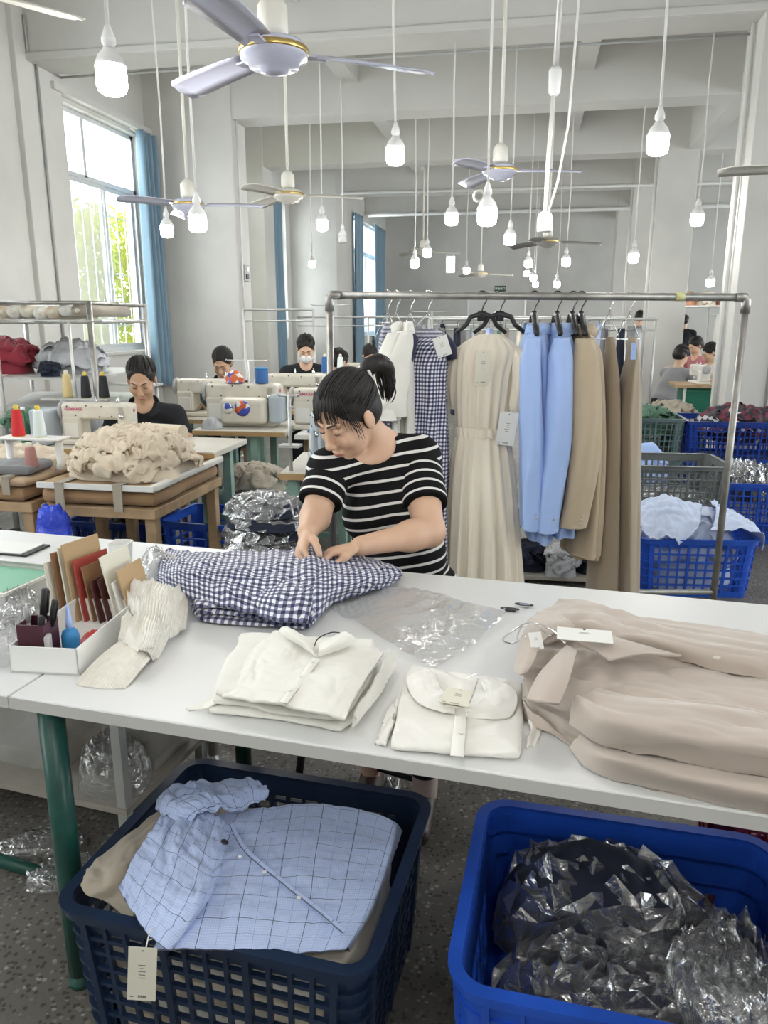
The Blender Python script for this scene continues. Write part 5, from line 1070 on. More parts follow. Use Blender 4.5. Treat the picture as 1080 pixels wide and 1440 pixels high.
def cone(label, loc, m, group=None, h=.13, r=.032, tip='card'):
    t = thing('thread_cone', label, 'thread cone', loc, 0, group)
    part('thread', G().lathe([(r, .004), (r*1.02, .012), (r*.72, h), (r*.55, h+.006)], 16), M[m], t); part('spool', G().lathe([(r*.9, 0), (r*.9, .004), (r*.3, .005), (r*.3, h+.004), (r*.42, h+.022), (r*.2, h+.03)], 12), M[tip], t); return t
M['cred'] = mat('red_thread', (.62, .03, .035), .8); M['cwht'] = mat('white_thread', (.70, .76, .74), .8); M['cblk'] = mat('black_thread', (.02, .022, .025), .8); M['cblu'] = mat('blue_thread', (.04, .13, .34), .8); M['cyel'] = mat('yellow_thread', (.62, .50, .25), .8); M['cpnk'] = mat('dusty_pink_thread', (.40, .20, .18), .8)
M['ytip'] = mat('yellow_tip', (.75, .55, .05), .4)
def thread_stand(label, loc, rz, h, arms=1, w_=.34):
    t = thing('thread_stand', label, 'thread stand', loc, rz)
    part('pole', G().tube([(0, 0, 0), (0, 0, h)], .009, 8), M['steel_l'], t); part('top_arm', G().tube([(-w_/2, 0, h), (w_/2, 0, h)], .006, 6), M['steel_l'], t)
    for x in (-w_/2, w_/2): part('eyelet', G().tube([(x, 0, h), (x, -.03, h+.01), (x, -.05, h)], .003, 5), M['steel_l'], t)
    part('cone_plate', G().bb((-w_/2, -.035, h*.32), (w_/2, .035, h*.32+.012)), M['steel_l'], t, smooth=False); return t
def wood_leg_table(label, loc, rz, w_, d_, h_, top='laminate', edge='ply', leg='mint_m', legs=None, group=None):
    t = thing('sewing_table', label, 'table', (*loc, 0), rz, group); part('tabletop', G().bb((0, 0, h_-.035), (w_, d_, h_)), M[top], t, smooth=False, bev=.006)
    part('edge_band', G().bb((-.004, -.004, h_-.036), (w_+.004, 0, h_-.006)), M[edge], t, smooth=False)
    for x, y in legs or ((.08, .08), (w_-.12, .08), (.08, d_-.12), (w_-.12, d_-.12)): part('leg', G().bb((x, y, 0), (x+.05, y+.05, h_-.035)), M[leg], t, smooth=False)
    part('stretcher', G().bb((.1, d_*.5, .12), (w_-.1, d_*.5+.03, .15)), M[leg], t, smooth=False); return t

# ---- padded wooden benches in front of the sewing man
def bench(label, x0, x1, y0, y1, h=.62, rz=0.0, post=True, group=None):
    t = thing('wooden_bench', label, 'bench', (x0, y0, 0), rz); w_, d_ = x1-x0, y1-y0
    for a, b_ in (((0, 0, h-.05), (w_, .05, h)), ((0, d_-.05, h-.05), (w_, d_, h)), ((0, .05, h-.05), (.05, d_-.05, h)), ((w_-.05, .05, h-.05), (w_, d_-.05, h))): part('rail', G().bb(a, b_), M['wood'], t, smooth=False, bev=.004)
    for x, y in ((.02, .02), (w_-.07, .02), (.02, d_-.07), (w_-.07, d_-.07)): part('leg', G().bb((x, y, 0), (x+.055, y+.055, h-.05)), M['wood'], t, smooth=False, bev=.004)
    for k in range(4): part('plank', G().bb((.05, .06+k*(d_-.1)/4, h-.03), (w_-.05, .04+(k+1)*(d_-.1)/4, h-.008)), M['wood'], t, smooth=False)
    return t
bench('pale wooden bench under the heap of ivory gauze', -2.30, -1.70, 3.22, 4.02, .645)
bench('pale wooden bench under the tan cushions', -3.30, -2.36, 3.24, 3.95, .645)
def cushion(name, label, cat, x0, x1, y0, y1, z0, t_, m, seed, straps=()):
    t = thing(name, label, cat, ((x0+x1)/2, (y0+y1)/2, z0)); a, b_ = (x1-x0)/2, (y1-y0)/2
    part('pad', pillow([(-a, -b_), (a, -b_), (a, b_), (-a, b_)], 0, t_, wr=.004, s=6, seed=seed, jit=.01, rnd=8), M[m], t)
    for x in straps: part('strap', G().bb((x-.02, -b_-.008, -.03), (x+.02, -b_-.002, t_*.9)).bb((x-.02, -b_-.008, t_*.86), (x+.02, b_, t_+.006)), M['greyc'] if m == 'brown' else M['stone'], t, smooth=False)
    return t
cushion('cushion', 'tan cushion pad under the ivory gauze heap', 'cushion', -2.30, -1.70, 3.22, 4.0, .647, .085, 'stone2' if 'stone2' in M else 'brown', 171)
t = thing('padded_board', 'white padded board strapped on the tan cushion with tape', 'board', (-2.0, 3.61, .735)); part('board', G().bb((-.29, -.40, 0), (.31, .38, .022)), M['wood'], t, smooth=False, bev=.004); part('front_edge', G().bb((-.29, -.415, .0), (.31, -.40, .026)), M['cardw'], t, smooth=False); part('side_edge', G().bb((.29, -.41, .0), (.325, .40, .034)), M['white_b'], t, smooth=False, bev=.01)
for x in (-.17, .13): part('strap', G().bb((x-.022, -.422, -.10), (x+.022, -.415, .03)).bb((x-.022, -.42, .026), (x+.022, -.1, .03)), M['stone'], t, smooth=False)
cushion('cushion', 'tan cushion at the bottom of the strapped pair', 'cushion', -3.3, -2.37, 3.22, 3.95, .647, .07, 'brown', 173)
M['brown3'] = fabric('pale_tan_cloth', (.50, .36, .23)); cushion('cushion', 'paler tan cushion on top of the strapped pair', 'cushion', -3.3, -2.36, 3.22, 3.9, .718, .055, 'brown3', 174, straps=(-.1, .36))
one('folded_garment', pillow([(-2.95, 3.24), (-2.36, 3.26), (-2.38, 3.5), (-2.93, 3.5)], .775, .04, wr=.008, seed=176, s=9), M['greyc'], 'folded dark grey garment with pale label on the cushions', 'garment')
one('cloth_pieces', heap_g(.34, .20, .07, seed=178, wr=.02, s=12), M['ivory'], 'loose ivory cloth pieces piled on the tan cushions', 'cloth', loc=(-2.72, 3.62, .774)); one('cloth_pieces', heap_g(.2, .14, .06, seed=179, wr=.02, s=12), M['brown3'], 'dusty pink cloth pieces at the end of the cushions', 'cloth', loc=(-3.1, 3.5, .774))
# heap of ivory gauze ruffles
t = thing('gauze_heap', 'big crumpled heap of ivory gauze ruffles on the padded board', 'cloth', (-1.97, 3.54, .76))
g = heap_g(.31, .30, .23, seed=181, wr=.035, s=11, nr=80, na=170, flat=.75, edge=.25); v = np.concatenate(g.v); n_ = len(v)
wv = -ridge(v[:, 0]*24+2*noise(v[:, 0]*9, v[:, 1]*9, 0, 1), v[:, 1]*24, v[:, 2]*24, 183, 2)*.014; v[:, 2] += np.where(v[:, 2] > .01, wv, 0); g.v = [v]
part('heap', rag_g(.32, .33, .225, 100, .082, .017, 181, flat=.85, thick=.0015, base=False, res=14).add(*(lambda h_: (np.concatenate(h_.v), h_.f))(heap_g(.30, .28, .19, seed=5, wr=.01, nr=16, na=40, flat=.8))), M['ivory'], t); rg = np.random.default_rng(7)
for k in range(10): # looping ruffle edges
    a0 = rg.uniform(0, 6.28); r0 = rg.uniform(.03, .2); s0 = np.linspace(0, 1, 40); px_ = r0*np.cos(a0)+.11*(s0-.5)*np.cos(a0+1.2); py_ = r0*np.sin(a0)-.06+.11*(s0-.5)*np.sin(a0+1.2)
    zz = .21*(1-((px_/.31)**2+(py_/.30)**2))**.75 if True else 0; zz = .21*np.clip(1-((px_/.31)**2+(py_/.30)**2), 0, 1)**.6
    Q = np.stack([np.stack([px_+.012*np.sin(s0*30), py_+.012*np.cos(s0*27), zz-.015], 1), np.stack([px_+.018*np.sin(s0*30+.6), py_-.012+.018*np.cos(s0*27), zz+.03+.006*np.sin(s0*40)], 1)])
    part('ruffle', G().slab(catmull(Q, 4), .0015), M['ivory'], t)
one('fabric_roll', G().lathe([(.02, 0), (.045, .002), (.045, .2), (.02, .202)], 18, rot=Matrix.Rotation(R(90), 3, 'Y') @ Matrix.Rotation(.2, 3, 'X')), M['ivory'], 'small roll of ivory cloth on the gauze heap', 'roll', loc=(-1.98, 3.78, .93), auto=50)
# blue tape-wrapped parcel post
t = thing('taped_bottle', 'tall clear bottle wrapped in blue plastic beside the bench', 'bottle', (-2.15, 3.1, 0)); M['bluefilm'] = mat('blue_plastic_wrap', (.02, .06, .62), .25, bump=.6, bs=60, bd=.01)
part('body', G().lathe([(.04, .0), (.045, .02), (.045, .42), (.03, .48)], 14), M['wood'], t); part('wrap', heap_g(.075, .06, .16, seed=7, wr=.02, s=26, nr=20, na=40).xf(Matrix.Translation((0, 0, .54))), M['bluefilm'], t); part('wrap', G().lathe([(.052, .3), (.058, .36), (.054, .44), (.06, .52), (.04, .58)], 16), M['bluefilm'], t)
part('handle', G().tube([(-.05, 0, .55), (-.085, 0, .5), (-.09, 0, .42), (-.05, 0, .38)], .012, 8), M['bluefilm'], t)
# things under the benches
crate('blue lattice crate under the ivory gauze bench', (-2.46, 4.26, 0), R(2), .52, .40, .33, 'blue2_p'); crate('bright blue lattice crate beside the black bagged garments', (-1.83, 4.22, 0), R(-4), .50, .44, .37, 'blue_p', sp=.08)
heap('plastic_bag', 'grey plastic bag stuffed with offcuts under the tan cushions', 'bag', (-2.85, 3.5, 0), 0, 'poly_s', .28, .18, .42, seed=191, wr=.04, s=8); heap('cloth_pieces', 'tan cloth offcuts on the floor under the cushions', 'cloth', (-2.75, 3.15, 0), 0, 'brown3', .34, .16, .2, seed=193, wr=.03, s=8)
heap('cloth_pieces', 'pale offcuts lying in the blue crate under the bench', 'cloth', (-2.46, 4.26, .02), 0, 'greyc', .22, .15, .3, seed=195, wr=.03, s=8)

# ---- station 1: the man's machine
wood_leg_table('pale sewing table of the man in the black shirt', (-3.05, 3.93), 0, 1.35, .52, .80)
sewing_machine('cream sewing machine with pink lettering in front of the man', (-2.47, 4.10, .802), R(4), 'GEMAASE', .84)
t = thing('motor_box', 'grey blue motor box beside the pink lettered sewing machine', 'motor box', (-2.77, 4.02, .802)); part('housing', G().bb((-.06, -.08, .0), (.05, .08, .21)), M['bluegrey'], t, smooth=False, bev=.02, seg=3); part('sticker', G().prism([(-.02, 0), (.02, 0), (0, .035)], .002, .08, Matrix.Translation((0, 0, .12)) @ Matrix.Rotation(R(90), 4, 'X')), M['ytip'], t, smooth=False)
t = thing('cone_stand', 'low white stand carrying the red and white thread cones', 'thread stand', (-2.46, 3.45, .775)); part('plate', G().bb((-.17, -.06, .15), (.17, .06, .162)), M['white'], t, smooth=False, bev=.004)
for x in (-.14, .14): part('leg', G().lathe([(.03, 0), (.018, .03), (.02, .15)], 12, (x, 0, 0)), M['white'], t)
cone('red thread cone on the low white stand', (-2.54, 3.45, .937), 'cred', tip='ytip'); cone('white thread cone with yellow tip on the low white stand', (-2.42, 3.45, .937), 'cwht', tip='ytip'); cone('dusty pink thread cone standing on the cushions', (-2.40, 3.33, .80), 'cpnk', h=.1)
thread_stand('steel thread stand with black cones behind the pink lettered machine', (-2.78, 4.36, .802), R(8), .70, w_=.42)
ZS = .802+.70*.32+.013
cone('black thread cone next to the yellow cone on the steel stand', (-2.72, 4.38, ZS), 'cblk', tip='ytip'); cone('black thread cone in the middle of the steel stand', (-2.61, 4.40, ZS), 'cblk', tip='ytip'); cone('yellow thread cone behind the black cone', (-2.84, 4.37, ZS), 'cyel', h=.14)
cone('blue and yellow thread cone on the far shelf behind the man', (-2.66, 5.0, 1.08), 'cblu', tip='ytip', h=.15)
t = thing('steel_ledge', 'thin steel ledge behind the man carrying the blue cone', 'shelf', (-2.66, 5.0, 0)); part('board', G().bb((-.3, -.06, 1.065), (.12, .06, 1.08)), M['steel_l'], t, smooth=False); part('post', G().tube([(-.28, 0, 0), (-.28, 0, 1.065)], .012, 8), M['steel_l'], t); part('post', G().tube([(.1, 0, 0), (.1, 0, 1.065)], .012, 8), M['steel_l'], t)
heap('plastic_bag', 'grey plastic bag bulging behind the pink lettered machine', 'bag', (-2.45, 4.62, .62), 0, 'poly_g' if 'poly_g' in M else 'greyl', .22, .14, .42, seed=197, wr=.04, s=9) if False else None
M['greyl'] = mat('pale_grey_film', (.40, .41, .43), .35, bump=.6, bs=30, bd=.01)
t = thing('plastic_bag', 'grey plastic sack bulging behind the pink lettered machine', 'bag', (-2.95, 4.62, 0)); part('sack', heap_g(.2, .14, .98, seed=197, wr=.04, s=9, flat=.35, nr=40, na=70), M['greyl'], t)

# ---- steel storage rack by the window
t = thing('storage_rack', 'grey steel storage rack with fabric rolls by the barred window', 'rack', (-3.6, 5.2, 0)); RP = {'fl': D5 if False else (-.32, -.35), 'fr': (.28, -.22), 'bl': (-.75, .75), 'br': (-.12, .95)}
RP = {'fl': (-3.50, 4.62), 'fr': (-2.87, 4.75), 'bl': (-4.05, 5.75), 'br': (-3.05, 5.85)}
RP = {k: np.array(v)-np.array([-3.6, 5.2]) for k, v in RP.items()}
for k, p in RP.items(): part('post', G().tube([(*p, 0), (*p, 1.63)], .021, 8), M['steel'] if k == 'fr' else M['steel_l'], t)
for z in (1.62, 1.50):
    for a, b_ in (('fl', 'fr'), ('fr', 'br'), ('br', 'bl'), ('bl', 'fl')): part('rail', G().tube([(*RP[a], z), (*RP[b_], z)], .014, 8), M['steel_l'] if z < 1.6 else M['steel'], t)
for z in (1.12, .92, .5):
    g = G().prism([tuple(RP[k]) for k in ('fl', 'fr', 'br', 'bl')], .016, z); part('shelf', g, M['steel_l'], t, smooth=False)
for f in (.35, .7): p = RP['fl']+(RP['fr']-RP['fl'])*f; q = RP['bl']+(RP['br']-RP['bl'])*f; part('slat', G().tube([(*p, 1.5), (*q, 1.5)], .012, 6), M['steel'], t)
o5 = np.array([-3.6, 5.2, 0]); rg = random.Random(3)
for i in range(7):
    f = .08+.13*i; p = RP['fl']+(RP['fr']-RP['fl'])*f; q = RP['bl']+(RP['br']-RP['bl'])*f; z = 1.56+rg.uniform(-.005, .015); m_ = ['ivory', 'wht', 'cream', 'wht', 'ivory', 'cardw', 'stone'][i]
    a, b_ = np.array([*p, z])+o5, np.array([*q, z])+o5; a, b_ = a+(b_-a)*.03, a+(b_-a)*(.93+.06*rg.random()); c = (a+b_)/2
    tt = thing('fabric_roll', ['ivory', 'white', 'cream', 'bright white', 'deep ivory', 'paper white', 'stone'][i]+' fabric roll lying along the top of the storage rack', 'roll', tuple(c)); part('cloth', G().tube([a-c, b_-c], .042, 14), M[m_], tt); part('core', G().tube([a-c-(b_-a)*.012, b_-c+(b_-a)*.012], .016, 10), M['card'], tt)
heap('cloth_pile', 'dark red cloth pile on the storage rack shelf', 'cloth', (-3.75, 5.05, 1.137), .2, 'red', .22, .2, .24, seed=201, wr=.03, s=8); heap('cloth_pile', 'white and grey scraps piled on the storage rack shelf', 'cloth', (-3.30, 5.2, 1.137), .2, 'greyl', .22, .22, .22, seed=203, wr=.05, s=11); heap('cloth_pile', 'black bundle at the end of the storage rack shelf', 'cloth', (-3.22, 4.78, 1.137), 0, 'navyc', .07, .06, .09, seed=204, wr=.01)
heap('cloth_pile', 'dark bundles on the middle shelf of the storage rack', 'cloth', (-3.5, 5.1, .517), 0, 'greyc', .3, .25, .3, seed=205, wr=.04, s=8); heap('cloth_pile', 'green cloth bundle low behind the thread cones', 'cloth', (-3.1, 4.3, .86), 0, 'olive', .14, .12, .1, seed=206, wr=.02, s=9)
t = thing('green_bottle', 'green glass bottle standing behind the white thread cone', 'bottle', (-2.90, 4.0, .802)); part('body', G().lathe([(.025, 0), (.03, .01), (.03, .11), (.012, .16), (.011, .2)], 14), mat('green_glass', (.02, .12, .05), .15, coat=.5), t); part('cap', G().lathe([(.013, .2), (.013, .215)], 12), M['white'], t)

# ---- station 2 and 3
wood_leg_table('pale sewing table with yellow edge carrying the painted machine', (-2.28, 4.92), R(2), .66, .6, .775, legs=((.40, .05), (.02, .05), (.40, .5), (.02, .5)))
sm2 = sewing_machine('bulky cream overlock machine painted with flowers, blue pot on top', (-2.0, 5.22, .777), R(4), None, 1.05)
M['floral'] = mat('floral_sticker', (.2, .2, .4), .4); nt, b, N, L = nodes(M['floral']); tc = N('ShaderNodeTexCoord'); vo = N('ShaderNodeTexVoronoi'); vo.inputs['Scale'].default_value = 30; L(tc.outputs['Object'], vo.inputs['Vector']); L(ramp(nt, vo.outputs['Color'], [(0, (.05, .08, .4)), (.35, (.6, .12, .04)), (.55, (.7, .68, .62)), (.8, (.25, .12, .45))], 'CONSTANT'), b.inputs['Base Color'])
part('gear_housing', G().bb((-.13, -.16, .02), (.19, -.05, .20)), M['enamel'], sm2, smooth=False, bev=.04, seg=4); part('sticker', G().lathe([(.05, 0), (.052, .004), (.03, .008)], 20, (.03, -.162, .13), rot=Matrix.Rotation(R(90), 3, 'X')), M['floral'], sm2); part('sticker', G().lathe([(.035, 0), (.036, .004), (.02, .008)], 20, (-.07, -.162, .13), rot=Matrix.Rotation(R(90), 3, 'X')), M['floral'], sm2)
part('side_box', G().bb((.20, -.15, .03), (.30, .0, .22)), M['bluegrey'], sm2, smooth=False, bev=.02)
one('cloth_bundle', heap_g(.075, .06, .085, seed=211, wr=.01, s=18), M['floral'], 'violet patterned cloth bundle on top of the overlock machine', 'cloth', loc=(-2.06, 5.2, 1.08))
t = thing('blue_tin', 'blue tin of thread standing on the overlock machine', 'tin', (-1.86, 5.2, 1.078)); part('can', G().lathe([(.045, 0), (.046, .004), (.046, .095), (.04, .1)], 18), M['cblu'], t); part('lid', G().lathe([(.047, .095), (.047, .108), (.03, .11)], 18), M['bluep'], t)
one('cloth_bundle', heap_g(.07, .06, .06, seed=213, wr=.01, s=18), M['greyl'], 'grey cloth wad on the yellow edged sewing table', 'cloth', loc=(-2.17, 5.02, .777))
wood_leg_table('white sewing table with a dark blue cloth on it', (-1.55, 4.95), R(2), .75, .55, .76, top='white_b', edge='white_b')
sewing_machine('cream sewing machine with red lettering behind the main woman', (-1.38, 5.25, .762), R(3), 'GEMAASE'); one('cloth_bundle', heap_g(.13, .08, .05, seed=215, wr=.012, s=12), M['cblu'], 'dark blue cloth folded on the white sewing table', 'cloth', loc=(-1.35, 5.05, .762))
one('cloth_bundle', heap_g(.12, .1, .12, seed=217, wr=.012, s=12), M['navyc'], 'black cloth bundle under the red lettered machine arm', 'cloth', loc=(-1.14, 5.3, .80))
# green legged end-on machine right behind the woman
wood_leg_table('small sewing table with mint green legs behind the main woman', (-1.16, 3.45), R(6), .5, .6, .80, legs=((.03, .03), (.40, .03), (.03, .5), (.40, .5)))
sewing_machine('sewing machine seen end on beside the main woman\'s head', (-1.0, 3.72, .802), R(-68), None, .85, body='bluegrey'); thread_stand('thin thread stand on the mint legged table', (-1.12, 3.5, .802), 0, .36, w_=.1)
cone('yellow thread cone on the mint legged table', (-.99, 3.5, .802), 'ytip', h=.07, r=.022)
# more machines farther back
SMs = [(-2.5, 5.75, 0), (-2.0, 6.45, 2), (-1.2, 6.9, 0), (-1.75, 8.2, 0)]
for i, (x, y, a) in enumerate(SMs):
    wood_leg_table(['sewing table of the woman in the dark green jacket', 'sewing table of the woman with the face mask', 'sewing table of the worker in black behind the post', 'sewing table of the worker bent over a light'][i], (x-.36, y-.3), R(a), .72, .55, .78, group=None)
    sewing_machine(['cream sewing machine of the woman in the dark green jacket', 'cream sewing machine of the woman with the face mask', 'cream sewing machine of the worker in black behind the post', 'cream sewing machine of the worker bent over a light'][i], (x+.05, y-.1, .782), R(a))
    thread_stand(['thread stand beside the woman in the dark green jacket', 'tall thread stand beside the woman with the face mask', 'thread stand of the worker in black', 'thread stand of the worker bent over a light'][i], (x+.32, y+.05, .782), 0, [.42, .85, .8, .7][i])
    hz_ = .782+[.42, .85, .8, .7][i]*.32+.013
    cone(['dark blue thread cone on the stand by the green jacket', 'blue thread cone on the stand by the masked woman', 'pink thread cone on the stand of the worker in black', 'white thread cone by the worker bent over a light'][i], (x+.25, y+.05, hz_), ['cblu', 'cblu', 'cpnk', 'cwht'][i]); cone(['white thread cone on the stand by the green jacket', 'white thread cone on the stand by the masked woman', 'white thread cone on the stand of the worker in black', 'yellow thread cone by the worker bent over a light'][i], (x+.39, y+.05, hz_), ['cwht', 'cwht', 'cwht', 'cyel'][i])

# ---- bagged black garments behind the packing table, beige cloth heap on a pale board
t = wood_leg_table('low pale green board table behind the black bagged garments', (-2.05, 4.52), 0, 1.0, .34, .42, top='mint_m', edge='mint_m')
heap('cloth_pile', 'heap of beige folded cloth on the low pale green table', 'cloth', (-1.75, 4.69, .422), .0, 'stone', .22, .15, .17, seed=221, wr=.03, s=9)
crate('blue crate hidden beneath the black bagged garments', (-1.12, 3.12, 0), R(-6), .5, .42, .42, 'blue2_p')
for k in range(6):
    bagged(['lowest', 'second', 'third', 'fourth', 'fifth', 'topmost'][k]+' black garment in a glossy clear bag of the pile behind the table', (-1.12+.012*(-1)**k, 3.10+.006*k, .43+.052*k), R(-6+4*(-1)**k), .20-.008*k, .15, .062, 231+k, s=20, wr=.010, film='poly_k')

# ---- crates at the right behind the rack
crate('blue crate overflowing with pale blue shirts behind the rack post', (.93, 4.52, 0), R(6), .62, .46, .34, 'blue_p', hz=[.07, .115, .16, .205, .25], sp=.05)
heap('shirt_pile', 'pile of pale blue shirts heaped in the blue crate', 'shirt', (.93, 4.52, .18), R(6), 'lbl', .30, .22, .33, seed=241, wr=.035, s=9, nr=50, na=120, flat=.55) if 'lbl' in M else None
M['lbl'] = fabric('very_pale_blue_cotton', (.55, .63, .82)); t = thing('shirt_pile', 'pale blue shirts heaped in the blue crate by the rack post', 'shirt', (.93, 4.52, .02), R(6))
part('heap', rag_g(.27, .19, .44, 26, .14, .02, 241, flat=.5), M['lbl'], t)
o = part('cuff', cloth([[(-.30, -.20, .36), (-.29, -.05, .42), (-.25, .08, .46)], [(-.26, -.265, .34), (-.22, -.1, .45), (-.16, .05, .50)], [(-.16, -.262, .345), (-.1, -.14, .46), (-.05, .02, .50)], [(-.12, -.262, .30), (.0, -.2, .40), (.06, .0, .47)]], 50, 50, .004, .02, 12, 243, world=True), M['lbl'], t)
part('sleeve', cloth([[(.05, -.24, .37), (.12, -.1, .45), (.14, .08, .48)], [(.2, -.22, .38), (.24, -.08, .43), (.22, .1, .44)], [(.345, -.20, .36), (.345, -.05, .37), (.3, .1, .38)], [(.36, -.19, .26), (.365, -.06, .27), (.34, .06, .30)]], 50, 50, .004, .018, 12, 245, world=True), M['lbl'], t)
crate('blue crate standing under the grey crate', (.93, 5.22, 0), R(4), .6, .46, .31, 'blue2_p'); crate('empty grey lattice crate stacked behind the pale blue shirts', (.93, 5.22, .312), R(4), .62, .48, .31, 'grey_p', hz=[.06, .10, .14, .18, .22], sp=.04)
one('bagged_bundle', heap_g(.24, .16, .10, seed=246, wr=.02, s=12), M['poly_k'], 'dark bagged bundle in the bottom of the grey crate', 'bundle', loc=(.93, 5.22, .33))
crate('bright blue crate of black and white bags by the column', (1.66, 5.74, 0), R(3), .72, .52, .43, 'blue_p', hz=[.09, .14, .19, .24, .29, .34], sp=.05)
for i, (x, y, s_) in enumerate(((1.50, 5.68, 251), (1.82, 5.78, 253))): bagged(['black and white bagged garment at the left of the crate by the column', 'black and white bagged garment filling the crate by the column'][i], (x, y, .30), .2*i, .17, .18, .22, s_, m='navyc', s=16, wr=.02)
M['mixc'] = mat('dark_mixed_print', (.05, .04, .06), .6); nt, b, N, L = nodes(M['mixc']); tc = N('ShaderNodeTexCoord'); vo = N('ShaderNodeTexVoronoi'); vo.inputs['Scale'].default_value = 28; L(tc.outputs['Object'], vo.inputs['Vector']); L(ramp(nt, vo.outputs['Color'], [(0, (.02, .02, .03)), (.5, (.16, .02, .04)), (.68, (.03, .03, .05)), (.8, (.55, .55, .58))], 'CONSTANT'), b.inputs['Base Color'])
crate('deep blue crate at the bottom of the stack before the column', (1.80, 7.12, 0), R(2), .95, .6, .33, 'blue2_p'); crate('deep blue crate on top of the stack before the column', (1.80, 7.12, .332), R(2), .95, .6, .35, 'blue2_p')
heap('cloth_pile', 'dark red and white printed garments heaped on the deep blue crates', 'cloth', (1.84, 7.12, .50), 0, 'mixc', .40, .27, .28, seed=255, wr=.05, s=8, nr=40, na=90)
crate('grey green crate at the bottom of the far stack', (.97, 7.02, 0), R(2), .62, .5, .34, 'teal_p'); crate('grey green crate on top of the far stack', (.97, 7.02, .342), R(2), .62, .5, .36, 'teal_p')
heap('cloth_pile', 'dark green cloth heaped over the grey green crate', 'cloth', (.97, 7.02, .56), 0, 'olive', .30, .22, .22, seed=257, wr=.03, s=8); heap('cloth_pile', 'bright blue plastic bundle on the crates', 'bundle', (.87, 5.9, .0), 0, 'sky', .2, .15, .60, seed=258, wr=.03, s=8, flat=.4)
# shelf with a green rail and bags behind the rack
t = thing('low_trolley', 'low trolley with a dark green rail behind the hanging shirts', 'trolley', (.1, 4.55, 0), YAW_R*.3); part('rail', G().bb((-.4, -.03, .30), (.55, .03, .34)), M['green'], t, smooth=False); part('shelf', G().bb((-.4, -.2, .03), (.55, .25, .05)), M['mesh_s'], t, smooth=False)
for x in (-.38, .5): part('post', G().bb((x, -.02, 0), (x+.035, .02, .34)), M['green'], t, smooth=False)
for i, (x, y, m_, rx, hh) in enumerate(((.02, 4.5, 'navyc', .14, .17), (.23, 4.44, 'greyl', .1, .17), (.42, 4.52, 'navyc', .12, .2), (.55, 4.42, 'greyl', .08, .2))): heap('plastic_bag', ['black bundle at the end of the low trolley', 'silvery knotted plastic bag on the low trolley', 'black bag slumped on the low trolley', 'pale grey bag beside the black bag on the low trolley'][i], 'bag', (x, y, .051), 0, m_, rx, .1, hh, seed=261+i, wr=.02, s=14)

# ================================================================ people
M['skin'] = mat('skin', (.66, .42, .29), .5, var=.06, vs=14); M['skin_d'] = mat('tanned_skin', (.52, .32, .21), .5, var=.06, vs=14)
for k in ('skin', 'skin_d'): b = M[k].node_tree.nodes['Principled BSDF']; b.inputs['Subsurface Weight'].default_value = .0
def hair_mat(name, c):
    m = mat(name, c, .5, spec=.35); nt, b, N, L = nodes(m); tc = N('ShaderNodeTexCoord'); w_ = N('ShaderNodeTexNoise'); w_.inputs['Scale'].default_value = 1.0; w_.inputs['Detail'].default_value = 6
    mp = N('ShaderNodeMapping'); mp.inputs['Scale'].default_value = (260, 40, 40); L(tc.outputs['Object'], mp.inputs[0]); L(mp.outputs[0], w_.inputs['Vector'])
    bp = N('ShaderNodeBump'); bp.inputs['Strength'].default_value = .55; bp.inputs['Distance'].default_value = .004; L(w_.outputs[0], bp.inputs['Height']); L(bp.outputs[0], b.inputs['Normal']); return m
M['hair'] = hair_mat('black_hair', (.016, .013, .012)); M['hair_s'] = hair_mat('short_dark_hair', (.02, .017, .015)); M['lip'] = mat('lips', (.42, .16, .14), .45); M['eye'] = mat('lash_line', (.02, .014, .012), .5); M['brow'] = mat('eyebrow', (.05, .038, .032), .7)
M['stripe'] = mat('black_white_stripe_knit', (.02, .02, .02), .85, spec=.15); nt, b, N, L = nodes(M['stripe']); at = N('ShaderNodeAttribute'); at.attribute_name = 'st'; L(mixc(nt, wave(nt, at.outputs['Fac'], .037, .24), (.009, .009, .010), (.74, .72, .70)), b.inputs['Base Color'])
M['blk_sh'] = fabric('black_polo_knit', (.018, .019, .022)); M['teal_j'] = fabric('dark_green_jacket', (.022, .042, .045)); M['pants'] = fabric('black_trousers', (.015, .015, .018)); M['shoe'] = mat('brown_sandal', (.05, .028, .02), .5); M['sock'] = fabric('pale_sock', (.45, .35, .30)); M['mask'] = mat('white_mask', (.75, .76, .77), .7); M['greysh'] = fabric('grey_shirt', (.25, .25, .26)); M['pinksh'] = fabric('pink_shirt', (.45, .16, .17)); M['whitesh'] = fabric('pale_shirt', (.55, .52, .48))

